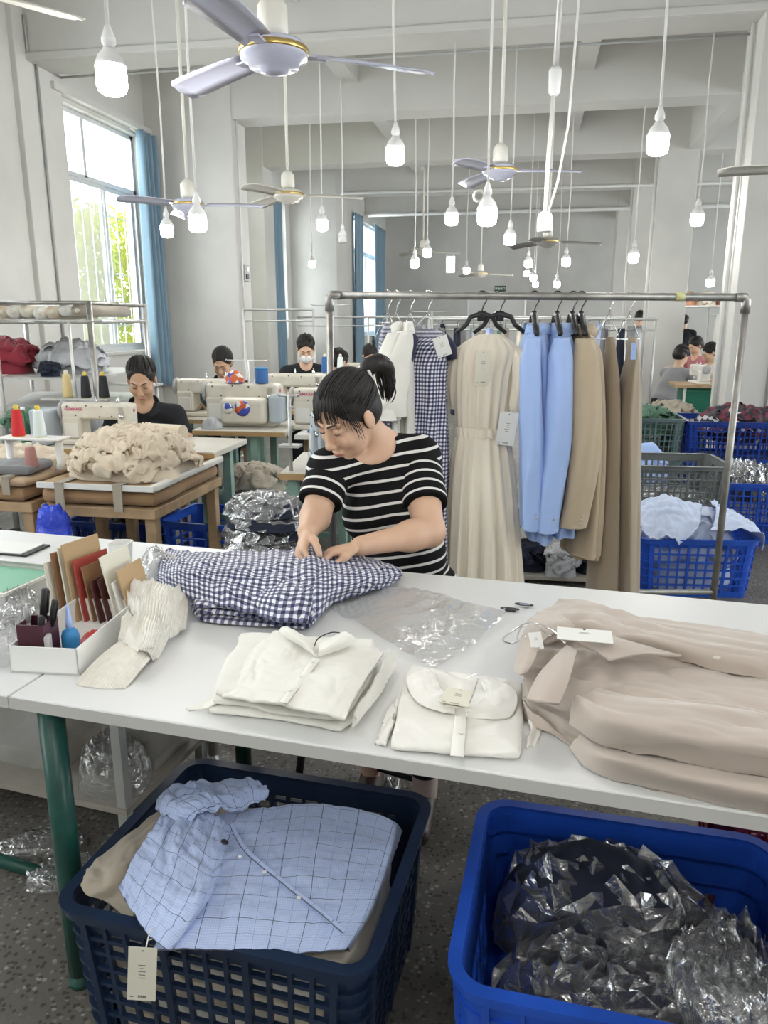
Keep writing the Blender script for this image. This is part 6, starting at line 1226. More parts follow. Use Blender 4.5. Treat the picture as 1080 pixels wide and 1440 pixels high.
def head_prims(S, H, s=1.0, male=False):
    """adds a head to S; H = 4x4 head frame: face towards -y, up +z"""
    q = np.array(H.to_3x3().normalized()); P = lambda x, y, z: np.array(H @ Vector((x*s, y*s, z*s)))
    E = lambda c, r, k=.012, sub=False: S.ell(P(*c), np.array(r)*s, k, q, sub)
    E((0, .014, .032), (.073, .092, .086)); E((0, -.03, -.028), (.062, .058, .082), .02); E((0, -.032, -.075), (.05 if not male else .054, .045, .038), .02); E((0, -.070, -.098), (.020, .017, .016), .02)
    for x in (-1, 1):
        E((x*.037, -.058, -.036), (.027, .026, .027), .015); E((x*.030, -.094, .004), (.019, .011, .012), .010, True); E((x*.030, -.0755, .002), (.0165, .0135, .0125), .004)
        S.cap(P(x*.012, -.089, .023), P(x*.044, -.076, .024), .007*s, .006*s, .01); E((x*.0765, .008, -.012), (.009, .019, .031), .006); E((x*.011, -.097, -.043), (.0085, .0105, .008), .006)
    S.cap(P(0, -.085, .012), P(0, -.104, -.034), .0075*s, .0115*s, .008); E((0, -.104, -.037), (.0115, .0125, .0105), .008)
    E((0, -.0865, -.068), (.023, .010, .0055), .005); E((0, -.0845, -.0775), (.020, .010, .006), .005)
    return P
def face_parts(me_parent, H, s, Lo, closed=True):
    """brows, lids and lips as thin children, in the frame of the thing"""
    P = lambda x, y, z: np.array(H @ Vector((x*s, y*s, z*s)))-Lo
    for x in (-1, 1):
        a = np.linspace(-1, 1, 9)
        part('eyelash_line', G().tube([P(x*.030+.0145*t_, -.0885+.004*t_*t_*1.6, -.0055+.0042*t_*t_) for t_ in a], [.0006*s+.0008*s*(1-abs(t_)) for t_ in a], 5), M['eye'], me_parent)
        part('eyebrow', G().tube([P(x*(.013+.033*u), -.0965+.019*u*u+.001, .0235+.005*math.sin(u*2.6)) for u in np.linspace(0, 1, 8)], [.0022*s, .003*s, .0032*s, .003*s, .0028*s, .0024*s, .0018*s, .001*s], 6), M['brow'], me_parent)
    part('lips', G().tube([P(.021*t_, -.0955+.010*t_*t_, -.0722-.0012*abs(t_)) for t_ in np.linspace(-1, 1, 9)], [.0016*s, .0036*s, .0046*s, .005*s, .0048*s, .005*s, .0046*s, .0036*s, .0016*s], 8), M['lip'], me_parent)
def hand_prims(S, w_, d, n, side, s=1.0, curl=(.5, .7, .5), spread=.012, thumb=(.55, .65, .45), tc=.5):
    """palm at w_, fingers along d, palm facing n, thumb towards side"""
    d = np.array(d)/np.linalg.norm(d); n = np.array(n)-d*(np.array(n)@d); n /= np.linalg.norm(n); sd = np.array(side)-d*(np.array(side)@d)-n*(np.array(side)@n); sd /= np.linalg.norm(sd); w_ = np.array(w_)
    q = np.stack([d, sd, n], 1); S.ell(w_+d*.052*s, np.array([.05, .036, .0155])*s, .015, q); S.cap(w_+d*.02*s+sd*.012*s, w_+d*.085*s+sd*.026*s, .014*s, .0115*s, .01); S.cap(w_+d*.02*s-sd*.012*s, w_+d*.08*s-sd*.027*s, .013*s, .010*s, .01)
    for i, (ln, r0) in enumerate(((.068, .0085), (.076, .0088), (.070, .0083), (.054, .0074))):
        b0 = w_+d*(.086-.004*abs(i-1))*s+sd*(.030-.0205*i)*s; a = 0; p = b0; pts = [b0-d*.02*s, b0]; dd0 = d+sd*(.14-.095*i)
        dd0 = dd0/np.linalg.norm(dd0)
        for j, f in enumerate((.45, .30, .25)): a += curl[j]*(1+.08*i); dr = dd0*math.cos(a)+n*math.sin(a); p = p+dr*ln*f*s; pts.append(p)
        S.chain(pts, [r0*1.06*s, r0*1.0*s, r0*.94*s, r0*.86*s, r0*.72*s], .003)
    b0 = w_+d*.022*s+sd*.022*s+n*.006*s; t0 = d*thumb[0]+sd*thumb[1]+n*thumb[2]; t0 /= np.linalg.norm(t0); p1 = b0+t0*.036*s; t1 = t0+(d*.7-sd*.35+n*.35)*tc; t1 /= np.linalg.norm(t1); p2 = p1+t1*.032*s; t2 = t1+(d*.3-sd*.3+n*.3)*tc; t2 /= np.linalg.norm(t2); p3 = p2+t2*.025*s
    S.chain([b0, p1, p2, p3], [.0145*s, .0118*s, .0098*s, .008*s], .008)
def strands(P, Lo, n, tie, seed, r=.0028, lo_=-.12, short=.93):
    """hair strands combed over the skull from the hairline towards tie"""
    rg = np.random.default_rng(seed); g = G(); E0 = np.array((0, .020, .038)); ER = np.array((.0825, .1015, .0925)); en = (np.array(tie)-E0)/ER; en /= np.linalg.norm(en)
    for k in range(n):
        a = rg.uniform(-2.6, 2.6); st_ = np.array((math.sin(a)*.92, -math.cos(a)*.72, .55*math.cos(a)+lo_+rg.uniform(-.12, .3))); st_ /= np.linalg.norm(st_); om = math.acos(np.clip(st_@en, -.999, .999)); pts = []
        for u in np.linspace(0, short, 7): d_ = (math.sin((1-u)*om)*st_+math.sin(u*om)*en)/math.sin(om); pts.append(P(*(E0+d_*ER*(1.0+.02*math.sin(u*3)+.01*rg.random())))-Lo)
        g.tube(pts, [r*.25, r*.8, r, r*1.05, r, r*.9, r*.5], 4)
    return g
def frame(pos, right, fwd_face):
    """head frame from face direction and right-hand axis"""
    y = -np.array(fwd_face, float); y /= np.linalg.norm(y); x = np.array(right, float); x -= y*(x@y); x /= np.linalg.norm(x); z = np.cross(x, y); m = Matrix.Identity(4)
    for i in range(3): m[i][0], m[i][1], m[i][2], m[i][3] = x[i], y[i], z[i], pos[i]
    return m
def add_mesh(name, S, mt, parent, Lo, iso=0.0, relax=2):
    me, V_ = S.mesh(name, mt, iso)
    me.transform(Matrix.Translation(tuple(-Lo))); o = link(name, me, parent)
    if relax: md = o.modifiers.new('smooth', 'SMOOTH'); md.factor = .5; md.iterations = relax
    return o, V_

# ---------------------------------------------------------------- the main woman
def main_woman():
    Lo = np.array([-.45, 2.5, 0.0]); t = thing('person', 'woman in a black and white striped shirt bending over the packing table', 'person', tuple(Lo))
    X, Y_ = RT, FH; up = np.array([0, 0, 1.0])
    pel = np.array([-.40, 2.60, .56]); waist = np.array([-.43, 2.55, .74]); chest = np.array([-.455, 2.51, .92]); nb = V(536, 616, 2.57)
    c3 = lambda a, b_, c: RT*a+UP*b_-FW*c; fdir = c3(-.588, -.638, .498); hc = V(463, 608, 2.40)-fdir*.093; H = frame(hc, c3(.737, -.175, .65), fdir)
    shL = V(588, 643, 2.60); shR = V(464, 662, 2.50); elL = V(604, 748, 2.43); wrL = V(507, 768, 2.27); elR = V(443, 728, 2.42); wrR = V(432, 748, 2.26)
    lo = np.array([-.95, 1.95, -.02]); hi = np.array([.02, 2.95, 1.42])
    S = SDF(lo, hi, .0037)
    # torso (slightly slimmer than the shirt)
    def torso(S, e=0.0):
        S.ell(pel, (.178+e, .135+e, .13+e), .03); S.ell(waist+np.array([0, -.01, -.02]), (.158+e, .125+e, .15+e), .06); S.ell(chest, (.158+e, .110+e, .15+e), .06)
        S.ell(chest-FH*.075+X*.075-up*.055, (.07+e, .055+e, .065+e), .05); S.ell(chest-FH*.075-X*.075-up*.055, (.07+e, .055+e, .065+e), .05); S.ell(waist-FH*.075-up*.04, (.13+e, .075+e, .10+e), .06)
        S.cap(nb-up*.05, shL, .062+e, .058+e, .04); S.cap(nb-up*.05, shR, .062+e, .058+e, .04)
    torso(S)
    S.cap(shL, elL, .060, .048, .03); S.cap(elL, wrL, .048, .030, .02); S.ell(elL+(wrL-elL)*.28, (.048, .048, .046), .03); S.cap(shR, elR, .058, .046, .03); S.cap(elR, wrR, .046, .029, .02)
    S.cap(nb-up*.02, hc+np.array(H.to_3x3() @ Vector((0, .03, -.045))), .056, .052, .03)
    head_prims(S, H, 1.1)
    hL = wrL+(wrL-elL)/np.linalg.norm(wrL-elL)*.012; hR = wrR+(wrR-elR)/np.linalg.norm(wrR-elR)*.01
    hand_prims(S, hL, -X*.90-FH*.28-up*.10, -up*.75-FH*.25+X*-.2, -FH*.6+up*.25-X*.2, .98, (.55, .75, .55), thumb=(.75, .35, .4))
    hand_prims(S, hR, -FH*.62-up*.42+X*-.12, X*.65-up*.5+FH*-.1, up*.5+X*.6-FH*.3, .96, (.45, .65, .5), thumb=(.7, .5, .35))
    # legs: thighs forward, shins down, feet under the table
    kn = [np.array([-.30, 2.24, .52]), np.array([-.56, 2.27, .52])]; an = [U(596, 1112, .09), U(520, 1085, .09)]
    for k_, a_, sx in ((kn[0], an[0], 1), (kn[1], an[1], -1)):
        S.cap(pel+X*.08*sx-up*.02, k_, .082, .058, .03); S.cap(k_, a_+np.array([0, .02, 0]), .056, .034, .02); S.cap(a_+np.array([0, .03, -.05]), a_+np.array([-.03*sx*0, -.13, -.065]), .032, .026, .02)
    body, _ = add_mesh('body', S, M['skin'], t, Lo, relax=1)
    # shirt
    S2 = SDF(lo, hi, .0045); torso(S2, .011)
    mL = shL+(elL-shL)*.58; mR = shR+(elR-shR)*.58
    S2.cap(shL, shL+(mL-shL)*.25, .070, .070, .04); S2.cap(shR, shR+(mR-shR)*.25, .068, .066, .04)
    for s_, e_ in ((shL, elL), (shR, elR)):
        dv = (e_-s_)/np.linalg.norm(e_-s_); pl = s_+dv*.03
        d_ = ((S2.ax[0][:, None, None]-pl[0])*dv[0]+(S2.ax[1][None, :, None]-pl[1])*dv[1]+(S2.ax[2][None, None, :]-pl[2])*dv[2]).astype(np.float32)
    S2.cut((0, 0, .55), (0, 0, -1)); S2.ell(nb-FH*.075-RT*.03-up*.005, (.082, .085, .07), .01, sub=True); S2.ell(nb+up*.052, (.075, .078, .06), .01, sub=True)
    sh, V_ = add_mesh('striped_shirt', S2, M['stripe'], t, Lo, relax=1)
    mattr(sh.data, 'st', V_[:, 2]+.012*np.sin(V_[:, 0]*9+1)-.06*((V_-chest)@X)+.04*np.clip(-((V_-chest)@FH)-.03, 0, .12))
    for s_, e_, r_ in ((shL, elL, .074), (shR, elR, .072)):
        dv = (e_-s_)/np.linalg.norm(e_-s_); m_ = s_+(e_-s_)*.62; SA = SDF(np.minimum(s_, m_)-.12, np.maximum(s_, m_)+.12, .0045)
        SA.cap(s_, m_, r_, r_, .02); SA.cut(m_+dv*.012, dv); SA.cap(s_+(m_-s_)*.6, m_+dv*.1, r_-.006, r_-.006, .004, sub=True) if False else None
        o_, W_ = add_mesh('sleeve', SA, M['stripe'], sh, Lo, relax=1); mattr(o_.data, 'st', -(W_-m_)@dv+.0)
    # hair: cap, combed strands, fringe, ponytail
    hs = 1.1; S3 = SDF(hc-.23, hc+.23, .0034); q = np.array(H.to_3x3()); P = lambda x, y, z: np.array(H @ Vector((x*hs, y*hs, z*hs)))
    S3.ell(P(0, .020, .038), np.array((.080, .099, .091))*hs, .01, q); S3.ell(P(0, .045, -.005), np.array((.075, .072, .072))*hs, .02, q)
    S3.ell(P(0, -.090, -.030), np.array((.071, .060, .092))*hs, .014, q, sub=True); S3.ell(P(0, -.03, -.112), np.array((.10, .095, .06))*hs, .012, q, sub=True)
    hr, _ = add_mesh('hair', S3, M['hair'], t, Lo, relax=2)
    tie = np.array((0, .118, .062)); rg = np.random.default_rng(2); g = G(); E0 = np.array((0, .020, .038)); ER = np.array((.0815, .1005, .0925))
    for k in range(150): # strands combed back from the hairline to the tie
        a = rg.uniform(-2.0, 2.0); st_ = np.array((math.sin(a)*.9, -math.cos(a)*.75-.05, .62*math.cos(a)-.12+rg.uniform(-.05, .35))); en = (tie-E0)/ER; en /= np.linalg.norm(en); st_ /= np.linalg.norm(st_)
        om = math.acos(np.clip(st_@en, -1, 1)); pts = []
        for u in np.linspace(0, .93, 9): d_ = (math.sin((1-u)*om)*st_+math.sin(u*om)*en)/math.sin(om); pts.append(P(*(E0+d_*ER*(1.0+.012*math.sin(u*3)+.006*rg.normal()*.3)))-Lo)
        g.tube(pts, [.0006, .002, .0026, .0028, .0028, .0028, .0026, .0024, .002], 5)
    part('hair_strands', g, M['hair'], hr)
    S4 = SDF(hc-.27, hc+.33, .0038); tail = [P(0, .108, .058), P(.006, .140, .078), P(.016, .172, .070), P(.022, .185, .035), P(.018, .176, -.012), P(.010, .160, -.045)]
    S4.chain(tail, [.020, .024, .026, .023, .016, .005], .02); S4.chain([P(.0, .12, .066), P(.02, .155, .082), P(.034, .186, .052), P(.03, .192, .01)], [.012, .016, .014, .005], .015)
    pt, _ = add_mesh('ponytail', S4, M['hair'], t, Lo, relax=1); g = G(); T_ = catmull(np.array(tail), 12)
    for k in range(40):
        o_ = rg.normal(size=3)*.011; g.tube([T_[i]+o_*min(1.6, .5+i*.16)*(1 if i < 9 else 1-.18*(i-8))-Lo for i in range(12)], [.0022]*11+[.0005], 5)
    part('hair_strands', g, M['hair'], pt)
    part('hair_tie', G().tube([P(.024*math.cos(a), .118+.004*math.sin(a), .064+.024*math.sin(a))-Lo for a in np.linspace(0, 2*math.pi, 16, endpoint=False)], .006, 8, closed=True), M['white'], t)
    g = G()
    for k in range(46): # loose wispy fringe
        x0 = rg.uniform(-.066, .066); ln = rg.uniform(.012, .04)+.03*abs(x0)/.066; sw = .010*np.sign(x0)
        yy = 6.5*x0*x0; g.tube([P(x0*.8, -.050+yy*.6, .101)-Lo, P(x0*.95, -.0725+yy, .076)-Lo, P(x0*1.05+sw*.5, -.083+yy*1.15, .058-ln*.3)-Lo, P(x0*1.08+sw+rg.normal()*.005, -.089+yy*1.1, .054-ln)-Lo], [.002, .0022, .0015, .0003], 5)
    for x in (-1, 1):
        for k in range(5): g.tube([P(x*.070, -.056+.005*k, .045)-Lo, P(x*(.0755+.001*k), -.054+.005*k, .0)-Lo, P(x*(.076+.003*rg.normal()), -.052+.004*k, -.025-.04*rg.random())-Lo], [.0028, .002, .0003], 5)
    part('fringe', g, M['hair'], hr)
    face_parts(t, H, 1.1, Lo)
    # trousers
    S5 = SDF(lo, hi, .010); S5.ell(pel-up*.02, (.19, .15, .11), .03)
    for k_, a_, sx in ((kn[0], an[0], 1), (kn[1], an[1], -1)): S5.cap(pel+X*.08*sx-up*.02, k_, .096, .072, .03); S5.cap(k_, a_+np.array([0, .02, .09]), .070, .058, .02)
    add_mesh('trousers', S5, M['pants'], t, Lo)
    for a_, m_ in ((an[0], 'sock'), (an[1], 'shoe')):
        S6 = SDF(a_-.25, a_+.2, .006); S6.cap(a_+np.array([0, .035, -.045]), a_+np.array([0, -.13, -.06]), .040, .036, .02); S6.cut(a_+np.array([0, 0, -.085]), (0, 0, -1)); S6.cut(a_+np.array([0, 0, -.012]), (0, .25, 1)); add_mesh('shoe', S6, M['shoe'], t, Lo)
        if m_ == 'sock': S7 = SDF(a_-.2, a_+.2, .006); S7.cap(a_+np.array([0, .02, .10]), a_+np.array([0, .025, -.02]), .041, .040, .01); add_mesh('sock', S7, M['sock'], t, Lo)
    return t
main_woman()
# her stool
t = thing('stool', 'black steel stool under the woman in the striped shirt', 'stool', (-.43, 2.42, 0), R(-12)); part('seat', G().bb((-.25, -.15, .42), (.25, .32, .445)), M['black'], t, smooth=False, bev=.008)
for x, y in ((-.24, -.25), (.24, -.3), (-.22, .28), (.22, .28)): part('leg', G().tube([(x, y, 0), (x*.95, y*.55, .42)], .014, 8), M['black'], t)
part('stretcher', G().tube([(-.235, -.23, .10), (.235, -.27, .10)], .009, 8), M['black'], t); part('stretcher', G().tube([(-.2, -.2, .12), (.0, .05, .36)], .008, 8), M['black'], t); part('stretcher', G().tube([(-.1, -.22, .12), (.1, .05, .36)], .008, 8), M['black'], t)
one('plastic_scrap', heap_g(.03, .03, .03, seed=301, wr=.01, s=50, nr=12, na=24), M['poly_s'], 'small crumpled clear plastic scrap on the floor under the table', 'scrap', loc=tuple(U(551, 1108, 0)))

# ---------------------------------------------------------------- seated and standing workers
def worker(label, head, face, shirt='blk_sh', hair='hair', skin='skin', lean=.10, long_sleeve=False, male=False, hands=None, bun=False, mask=False, collar=False, vox=.007, sit=True, s=1.0, seat=.46, facep=True, width=1.0, cap_=False, stool=True):
    """head = room position of the head centre; face = horizontal direction the body faces"""
    f = np.array([*face, 0.0]); f /= np.linalg.norm(f); rt = np.array([-f[1], f[0], 0.0])*-1; rt = np.cross(f, (0, 0, 1.0)); up = np.array([0, 0, 1.0]); hc = np.array(head, float)
    nb = hc-f*.045-up*.145*s; sh_ = nb-up*.075; chest = nb-f*(.03+lean*.15)-up*.17; pel = np.array([*(nb-f*(.08+lean*1.2))[:2], seat+.08 if sit else max(.86, nb[2]-.55)]); waist = (pel+chest)/2+f*.0
    Lo = np.array([*pel[:2], 0.0]); t = thing('person', label, 'person', tuple(Lo))
    H = frame(hc, rt*-1 if False else np.cross(up, -f)*-1*-1, f*.80-up*.60) if False else frame(hc, np.cross(f, up)*-1, f*.86-up*.5)
    shs = [sh_+rt*.175*width*x-up*.0 for x in (-1, 1)]
    hands = hands if hands is not None else [hc*0+np.array([*(nb+f*.36+rt*.12*x)[:2], .86]) for x in (-1, 1)]
    els = [shs[i]+(np.array(hands[i])-shs[i])*.42+rt*.05*(-1, 1)[i]-up*.12-f*.03 for i in (0, 1)]
    pts = np.array([*shs, *els, *hands, pel, hc]); lo = pts.min(0)-.2; hi = pts.max(0)+.22
    kn = [pel+f*.42+rt*.1*x-up*.03 for x in (-1, 1)] if sit else [pel+rt*.09*x-up*.40 for x in (-1, 1)]; an = [np.array([*(k_+f*(-.02))[:2], .08]) for k_ in kn]
    lo = np.minimum(lo, np.array(an).min(0)-.16); hi = np.maximum(hi, np.array(kn).max(0)+.1)
    S = SDF(lo, hi, vox)
    def torso(S, e):
        q = frame((0, 0, 0), rt, f).to_3x3(); q = np.array(q); S.ell(pel, (.165*width+e, .12+e, .13+e), .03, q); S.ell(waist, (.15*width+e, .11+e, .17+e), .06, q); S.ell(chest, (.16*width+e, .105+e, .15+e), .06, q)
        for p in shs: S.cap(nb-up*.045, p, .055+e, .055+e, .04)
    torso(S, 0); S.cap(nb-up*.04, hc-up*.05-f*.02, .056, .053, .03); head_prims(S, H, s, male)
    for i in (0, 1):
        S.cap(shs[i], els[i], .052, .042, .03); S.cap(els[i], hands[i], .042, .028, .02); d = np.array(hands[i])-els[i]; d[2] *= .3; hand_prims(S, hands[i], d+f*.1, -up, rt*(1, -1)[i]*1.0, .95, (.35, .4, .3))
        S.cap(pel+rt*.08*(-1, 1)[i], kn[i], .078, .055, .03); S.cap(kn[i], an[i], .052, .036, .02); S.cap(an[i]-up*.045, an[i]+f*.15-up*.05, .034, .028, .02)
    add_mesh('body', S, M[skin], t, Lo)
    S2 = SDF(lo, hi, vox); torso(S2, .012)
    for i in (0, 1):
        if long_sleeve: S2.cap(shs[i], els[i], .064, .056, .03); S2.cap(els[i], els[i]+(np.array(hands[i])-els[i])*.9, .055, .042, .02)
        else: S2.cap(shs[i], shs[i]+(els[i]-shs[i])*.6, .060, .062, .03)
    S2.cut(pel-up*.06, (0, 0, -1)); S2.ell(nb+f*.07+up*.03, (.07, .07, .085), .01, sub=True); S2.ell(nb+up*.05, (.078, .078, .06), .01, sub=True); add_mesh('shirt', S2, M[shirt], t, Lo, relax=1)
    if collar:
        for x in (-1, 1): c0 = nb-Lo; part('collar', G().slab(net([[c0+rt*x*.02+f*.095-up*.06, c0+rt*x*.07+f*.07-up*.02, c0+rt*x*.085-f*.0+up*.03, c0+rt*x*.04-f*.075+up*.05], [c0+rt*x*.05+f*.11-up*.075, c0+rt*x*.10+f*.07-up*.045, c0+rt*x*.105-f*.0-up*.01, c0+rt*x*.04-f*.095+up*.01]], 8, 16), .004), M[shirt], t)
    S3 = SDF(hc-.2, hc+.2, .0065); q = np.array(H.to_3x3()); P = lambda x, y, z: np.array(H @ Vector((x*s, y*s, z*s)))
    S3.ell(P(0, .02, .036), np.array((.081, .100, .090))*s, .01, q)
    if not male: S3.ell(P(0, .045, -.01), np.array((.078, .078, .075))*s, .02, q)
    else: S3.ell(P(0, .04, -.0), np.array((.077, .072, .06))*s, .02, q)
    S3.ell(P(0, -.092, -.026 if not male else -.004), np.array((.072, .062, .092))*s, .012, q, sub=True); S3.ell(P(0, -.03, -.115), np.array((.09, .09, .065))*s, .012, q, sub=True)
    if male: S3.ell(P(0, -.02, -.075), np.array((.095, .1, .06))*s, .01, q, sub=True)
    if bun: S3.ell(P(0, .12, .03), np.array((.038, .035, .04))*s, .012, q)
    hr, _ = add_mesh('hair', S3, M[hair], t, Lo, relax=1); part('hair_strands', strands(P, Lo, 120 if vox < .0105 else 50, (0, .075, .10) if male else (0, .118, .02), int(abs(hc[0])*1000), .0034 if not male else .003, -.02 if male else -.10), M[hair], hr)
    if facep: face_parts(t, H, s, Lo)
    if mask:
        th = np.linspace(-1, 1, 13); Q = np.array([[P(.062*a*(1-.15*b_*b_), -.120+.060*a*a+.014*b_*b_, -.056+.038*b_)-Lo for a in th] for b_ in np.linspace(1, -1, 7)]); part('face_mask', G().slab(Q, .002), M['mask'], t)
    S5 = SDF(lo, hi, vox*1.7); S5.ell(pel-up*.02, (.165, .145, .11), .03)
    for i in (0, 1): S5.cap(pel+rt*.08*(-1, 1)[i]-up*.01, kn[i], .09, .068, .03); S5.cap(kn[i], an[i]+up*.05, .066, .054, .02)
    add_mesh('trousers', S5, M['pants'], t, Lo)
    for i in (0, 1): S6 = SDF(an[i]-.26, an[i]+.26, .013); S6.cap(an[i]-up*.04, an[i]+f*.15-up*.047, .044, .036, .02); S6.cut(an[i]-up*.078, (0, 0, -1)); S6.cut(an[i]+up*.0, (0, 0, 1)); add_mesh('shoe', S6, M['black'], t, Lo)
    if sit and stool:
        u_ = thing('stool', 'plain wooden stool under the '+label.split(' ', 1)[1][:40].rsplit(' ', 1)[0], 'stool', (*pel[:2], 0)); part('seat', G().bb((-.17, -.14, seat-.05), (.17, .14, seat-.02)), M['wood'], u_, smooth=False)
        for x in (-.14, .14):
            for y in (-.11, .11): part('leg', G().bb((x-.016, y-.016, 0), (x+.016, y+.016, seat-.05)), M['wood'], u_, smooth=False)
    return t
cam_dir = lambda p, a=0.0: (lambda v: (v[0]*math.cos(a)-v[1]*math.sin(a), v[0]*math.sin(a)+v[1]*math.cos(a)))((-p[0]/math.hypot(p[0], p[1]), -p[1]/math.hypot(p[0], p[1])))
p = V(199, 533, 4.72); worker('man with cropped hair in a black polo shirt at the pink lettered machine', p, cam_dir(p, -.18), 'blk_sh', 'hair_s', 'skin_d', male=True, collar=True, vox=.0072, s=1.07, hands=[np.array([-2.10, 4.36, .84]), np.array([-2.56, 4.36, .84])], width=1.02)
p = V(313, 510, 6.35); worker('woman in a dark green jacket sewing before the white pilaster', p, cam_dir(p, -.3), 'teal_j', 'hair', 'skin_d', long_sleeve=True, bun=False, vox=.0095, collar=True)
p = V(430, 490, 6.95); worker('woman in black wearing a white face mask at a sewing machine', p, cam_dir(p, .0), 'blk_sh', 'hair', 'skin', mask=True, vox=.0095)
p = V(477, 509, 7.45); worker('worker in black half hidden behind the rack post', p, cam_dir(p, 2.4), 'blk_sh', 'hair', 'skin', vox=.011, facep=False)
p = V(520, 500, 8.8); worker('worker in black bent over behind the white blouses', p, cam_dir(p, .3), 'blk_sh', 'hair', 'skin', vox=.011)
p = V(900, 447, 14); worker('standing worker in grey beside the second column', p, (.6, .8), 'greysh', 'hair', 'skin', vox=.013, sit=False, facep=False, hands=[np.array([p[0]-.2, p[1]+.2, 1.0]), np.array([p[0]+.2, p[1]+.2, 1.0])])
p = V(962, 452, 14.6); worker('standing worker in black in the bay past the second column', p, (.2, 1), 'blk_sh', 'hair', 'skin', vox=.013, sit=False, facep=False, hands=[np.array([p[0]-.2, p[1]+.2, 1.0]), np.array([p[0]+.2, p[1]+.2, 1.0])])
p = V(978, 486, 10.6); worker('worker in pink bending over a table in the right bay', p, (-.8, -.5), 'pinksh', 'hair', 'skin', vox=.013)
p = V(958, 500, 9.4); worker('worker in pale grey at the green cabinet in the right bay', p, (.7, .6), 'greysh', 'hair', 'skin', vox=.013, facep=False)
p = V(999, 496, 9.9); worker('worker with dark hair and orange top in the right bay', p, (-.9, -.2), 'orgsh' if 'orgsh' in M else 'whitesh', 'hair', 'skin', vox=.013)

# ================================================================ farther back
def pipe_rack(label, x0, x1, y, z, rz=0.0):
    t = thing('clothes_rack', label, 'clothes rack', ((x0+x1)/2, y, 0), rz); h = (x1-x0)/2
    part('top_bar', G().tube([(-h, 0, z), (h, 0, z)], .014, 8), M['steel_l'], t)
    for x in (-h, h): part('post', G().tube([(x, 0, 0), (x, 0, z)], .014, 8), M['steel_l'], t); part('base_foot', G().tube([(x, -.25, .02), (x, .25, .02)], .014, 8), M['steel_l'], t)
    part('lower_bar', G().tube([(-h, 0, z-.12), (h, 0, z-.12)], .010, 8), M['steel_l'], t)
FARG = ['greyc', 'wht', 'stone', 'navyc', 'olive', 'cream', 'greyl', 'taupe', 'red', 'lblue']
GN = {'greyc': 'dark grey', 'wht': 'white', 'stone': 'stone', 'navyc': 'navy', 'olive': 'dark green', 'cream': 'cream', 'greyl': 'pale grey', 'taupe': 'taupe', 'red': 'dark red', 'lblue': 'pale blue'}
def far_garment(x, y, z, m_, wd, ln, seed, where, group):
    n, k = 16, 9; P = np.zeros((k, n, 3)); th = np.arange(n)*2*math.pi/n
    for i in range(k):
        v = i/(k-1); a = wd*(.25+.75*min(1, v*5)); P[i] = np.stack([.035*(1+.5*v)*np.cos(th)*(1+.2*np.sin(3*th+seed)), a*np.sin(th), np.full(n, -ln*v)], 1)
    g = G(); g.grid(P, cv=True, flip=True); g.f.append(tuple(range(n))); g.f.append(tuple((k-1)*n+q for q in range(n))[::-1])
    t = thing('garment', GN[m_]+' garment hanging on the '+where, 'garment', (x, y, z-.09), random.Random(seed).uniform(-.2, .2), group)
    part('cloth', g, M[m_], t); part('hook', G().tube([(0, 0, 0), (0, 0, .06), (.015, 0, .095), (.03, 0, .08)], .003, 5), M['hookm'], t)
pipe_rack('pale steel rack farther back behind the main clothes rack', -1.2, 1.35, 9.2, 1.52)
for i in range(13): x = -1.05+.185*i; far_garment(x, 9.2, 1.51, FARG[(i*3) % 10], .2, [.7, 1.0, .8, .55][i % 4], 400+i, 'pale steel rack behind the main rack', 'garments on the pale steel rack')
pipe_rack('pale steel rack close to the back wall', -2.6, 1.4, 12.4, 1.55)
for i in range(12): x = -2.3+.3*i; far_garment(x, 12.4, 1.54, FARG[(i*7+2) % 10], .2, [.8, .6, 1.0][i % 3], 430+i, 'rack close to the back wall', 'garments on the rack close to the back wall')
pipe_rack('short pale rack beside the masked woman', -3.15, -2.35, 8.3, 1.62); pipe_rack('pale rack under the far narrow window', -3.3, -2.0, 10.8, 1.55)
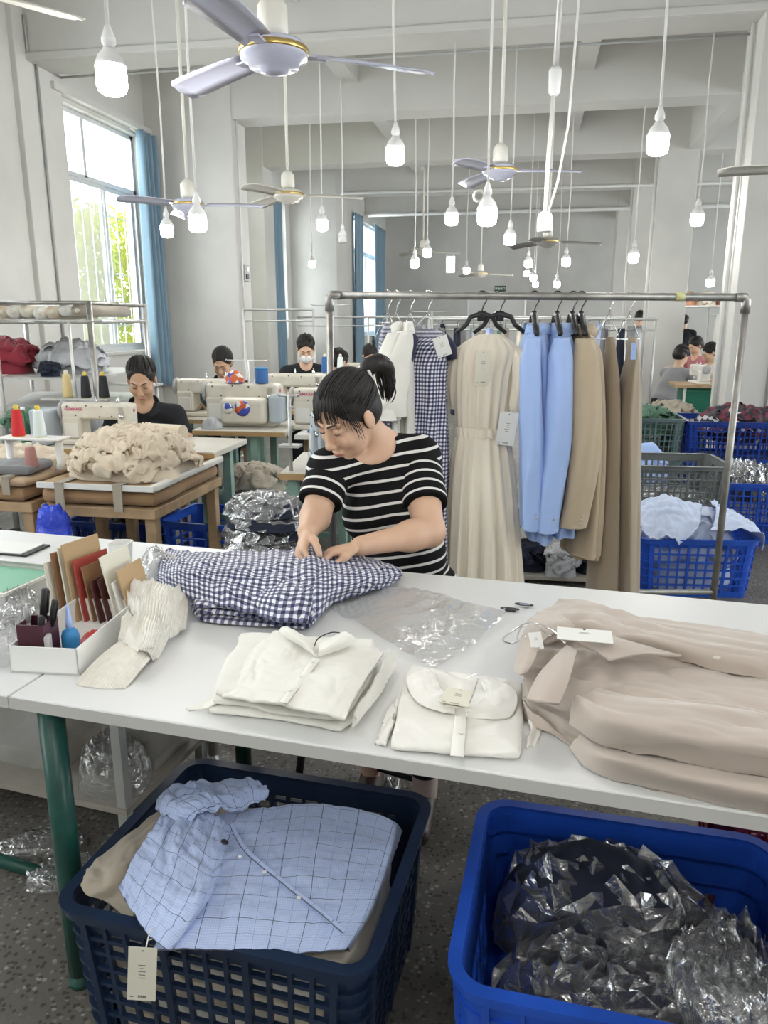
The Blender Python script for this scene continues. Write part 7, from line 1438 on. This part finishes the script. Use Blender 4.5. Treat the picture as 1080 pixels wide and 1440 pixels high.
# right-hand bay
t = thing('green_cabinet', 'dark green cabinet with wooden top in the right bay', 'cabinet', (1.83, 9.05, 0)); M['grn_c'] = mat('green_cabinet_paint', (.01, .13, .085), .4)
part('body', G().bb((-.18, -.2, 0), (.18, .2, .80)), M['grn_c'], t, smooth=False, bev=.01); part('top', G().bb((-.28, -.26, .80), (.26, .26, .83)), M['wood'], t, smooth=False); part('door', G().bb((-.16, -.212, .05), (.15, -.2, .76)), M['grn_c'], t, smooth=False); part('edge_strip', G().bb((-.185, -.205, 0), (-.155, -.19, .8)), M['white'], t, smooth=False)
sewing_machine('white sewing machine on the green cabinet', (1.83, 9.05, .832), R(100), None, .7, body='white_b')
heap('cloth_pile', 'white cloth draped in a heap beside the green cabinet', 'cloth', (2.22, 8.95, 0), 0, 'wht', .22, .2, .72, seed=471, wr=.05, s=7, flat=.4); heap('cloth_pile', 'grey beige cloth pile on the floor before the second column', 'cloth', (1.55, 8.9, .42), 0, 'stone', .3, .24, .22, seed=473, wr=.04, s=8)
crate('grey green crate under the grey beige cloth pile', (1.5, 8.9, 0), 0, .7, .55, .42, 'teal_p')
wood_leg_table('long pale table with bundles in the right bay', (2.55, 10.4), 0, 1.5, .7, .78)
for i, (x, m_) in enumerate(((2.8, 'red'), (3.15, 'greyl'), (3.55, 'navyc'))): heap('cloth_pile', ['dark red', 'pale grey', 'navy'][i]+' bundle on the long pale table in the right bay', 'cloth', (x, 10.75, .782), 0, m_, .16, .15, .22, seed=475+i, wr=.03, s=8)
pipe_rack('pale rack with a shelf of bundles in the right bay', 2.6, 4.4, 12.6, 1.7)
for i in range(6): far_garment(2.75+.28*i, 12.6, 1.69, FARG[(i*3+1) % 10], .2, .8, 480+i, 'rack in the right bay', 'garments on the rack in the right bay')
t = thing('bundle_shelf', 'high steel shelf carrying orange and cream bundles in the right bay', 'shelf', (3.3, 14.6, 0))
part('board', G().bb((-.9, -.3, 1.72), (.9, .3, 1.75)), M['steel_l'], t, smooth=False)
for x in (-.88, .88):
    for y in (-.28, .28): part('post', G().tube([(x, y, 0), (x, y, 1.75)], .018, 8), M['steel_l'], t)
M['peach'] = fabric('peach_cloth', (.62, .30, .17))
for i in range(5): heap('cloth_bundle', ['peach', 'cream', 'deep peach', 'ivory', 'pale peach'][i]+' bundle on the high steel shelf in the right bay', 'cloth', (2.6+.35*i, 14.6, 1.751), 0, ['peach', 'cream', 'peach', 'ivory', 'peach'][i], .19, .2, .22, seed=490+i, wr=.03, s=8)
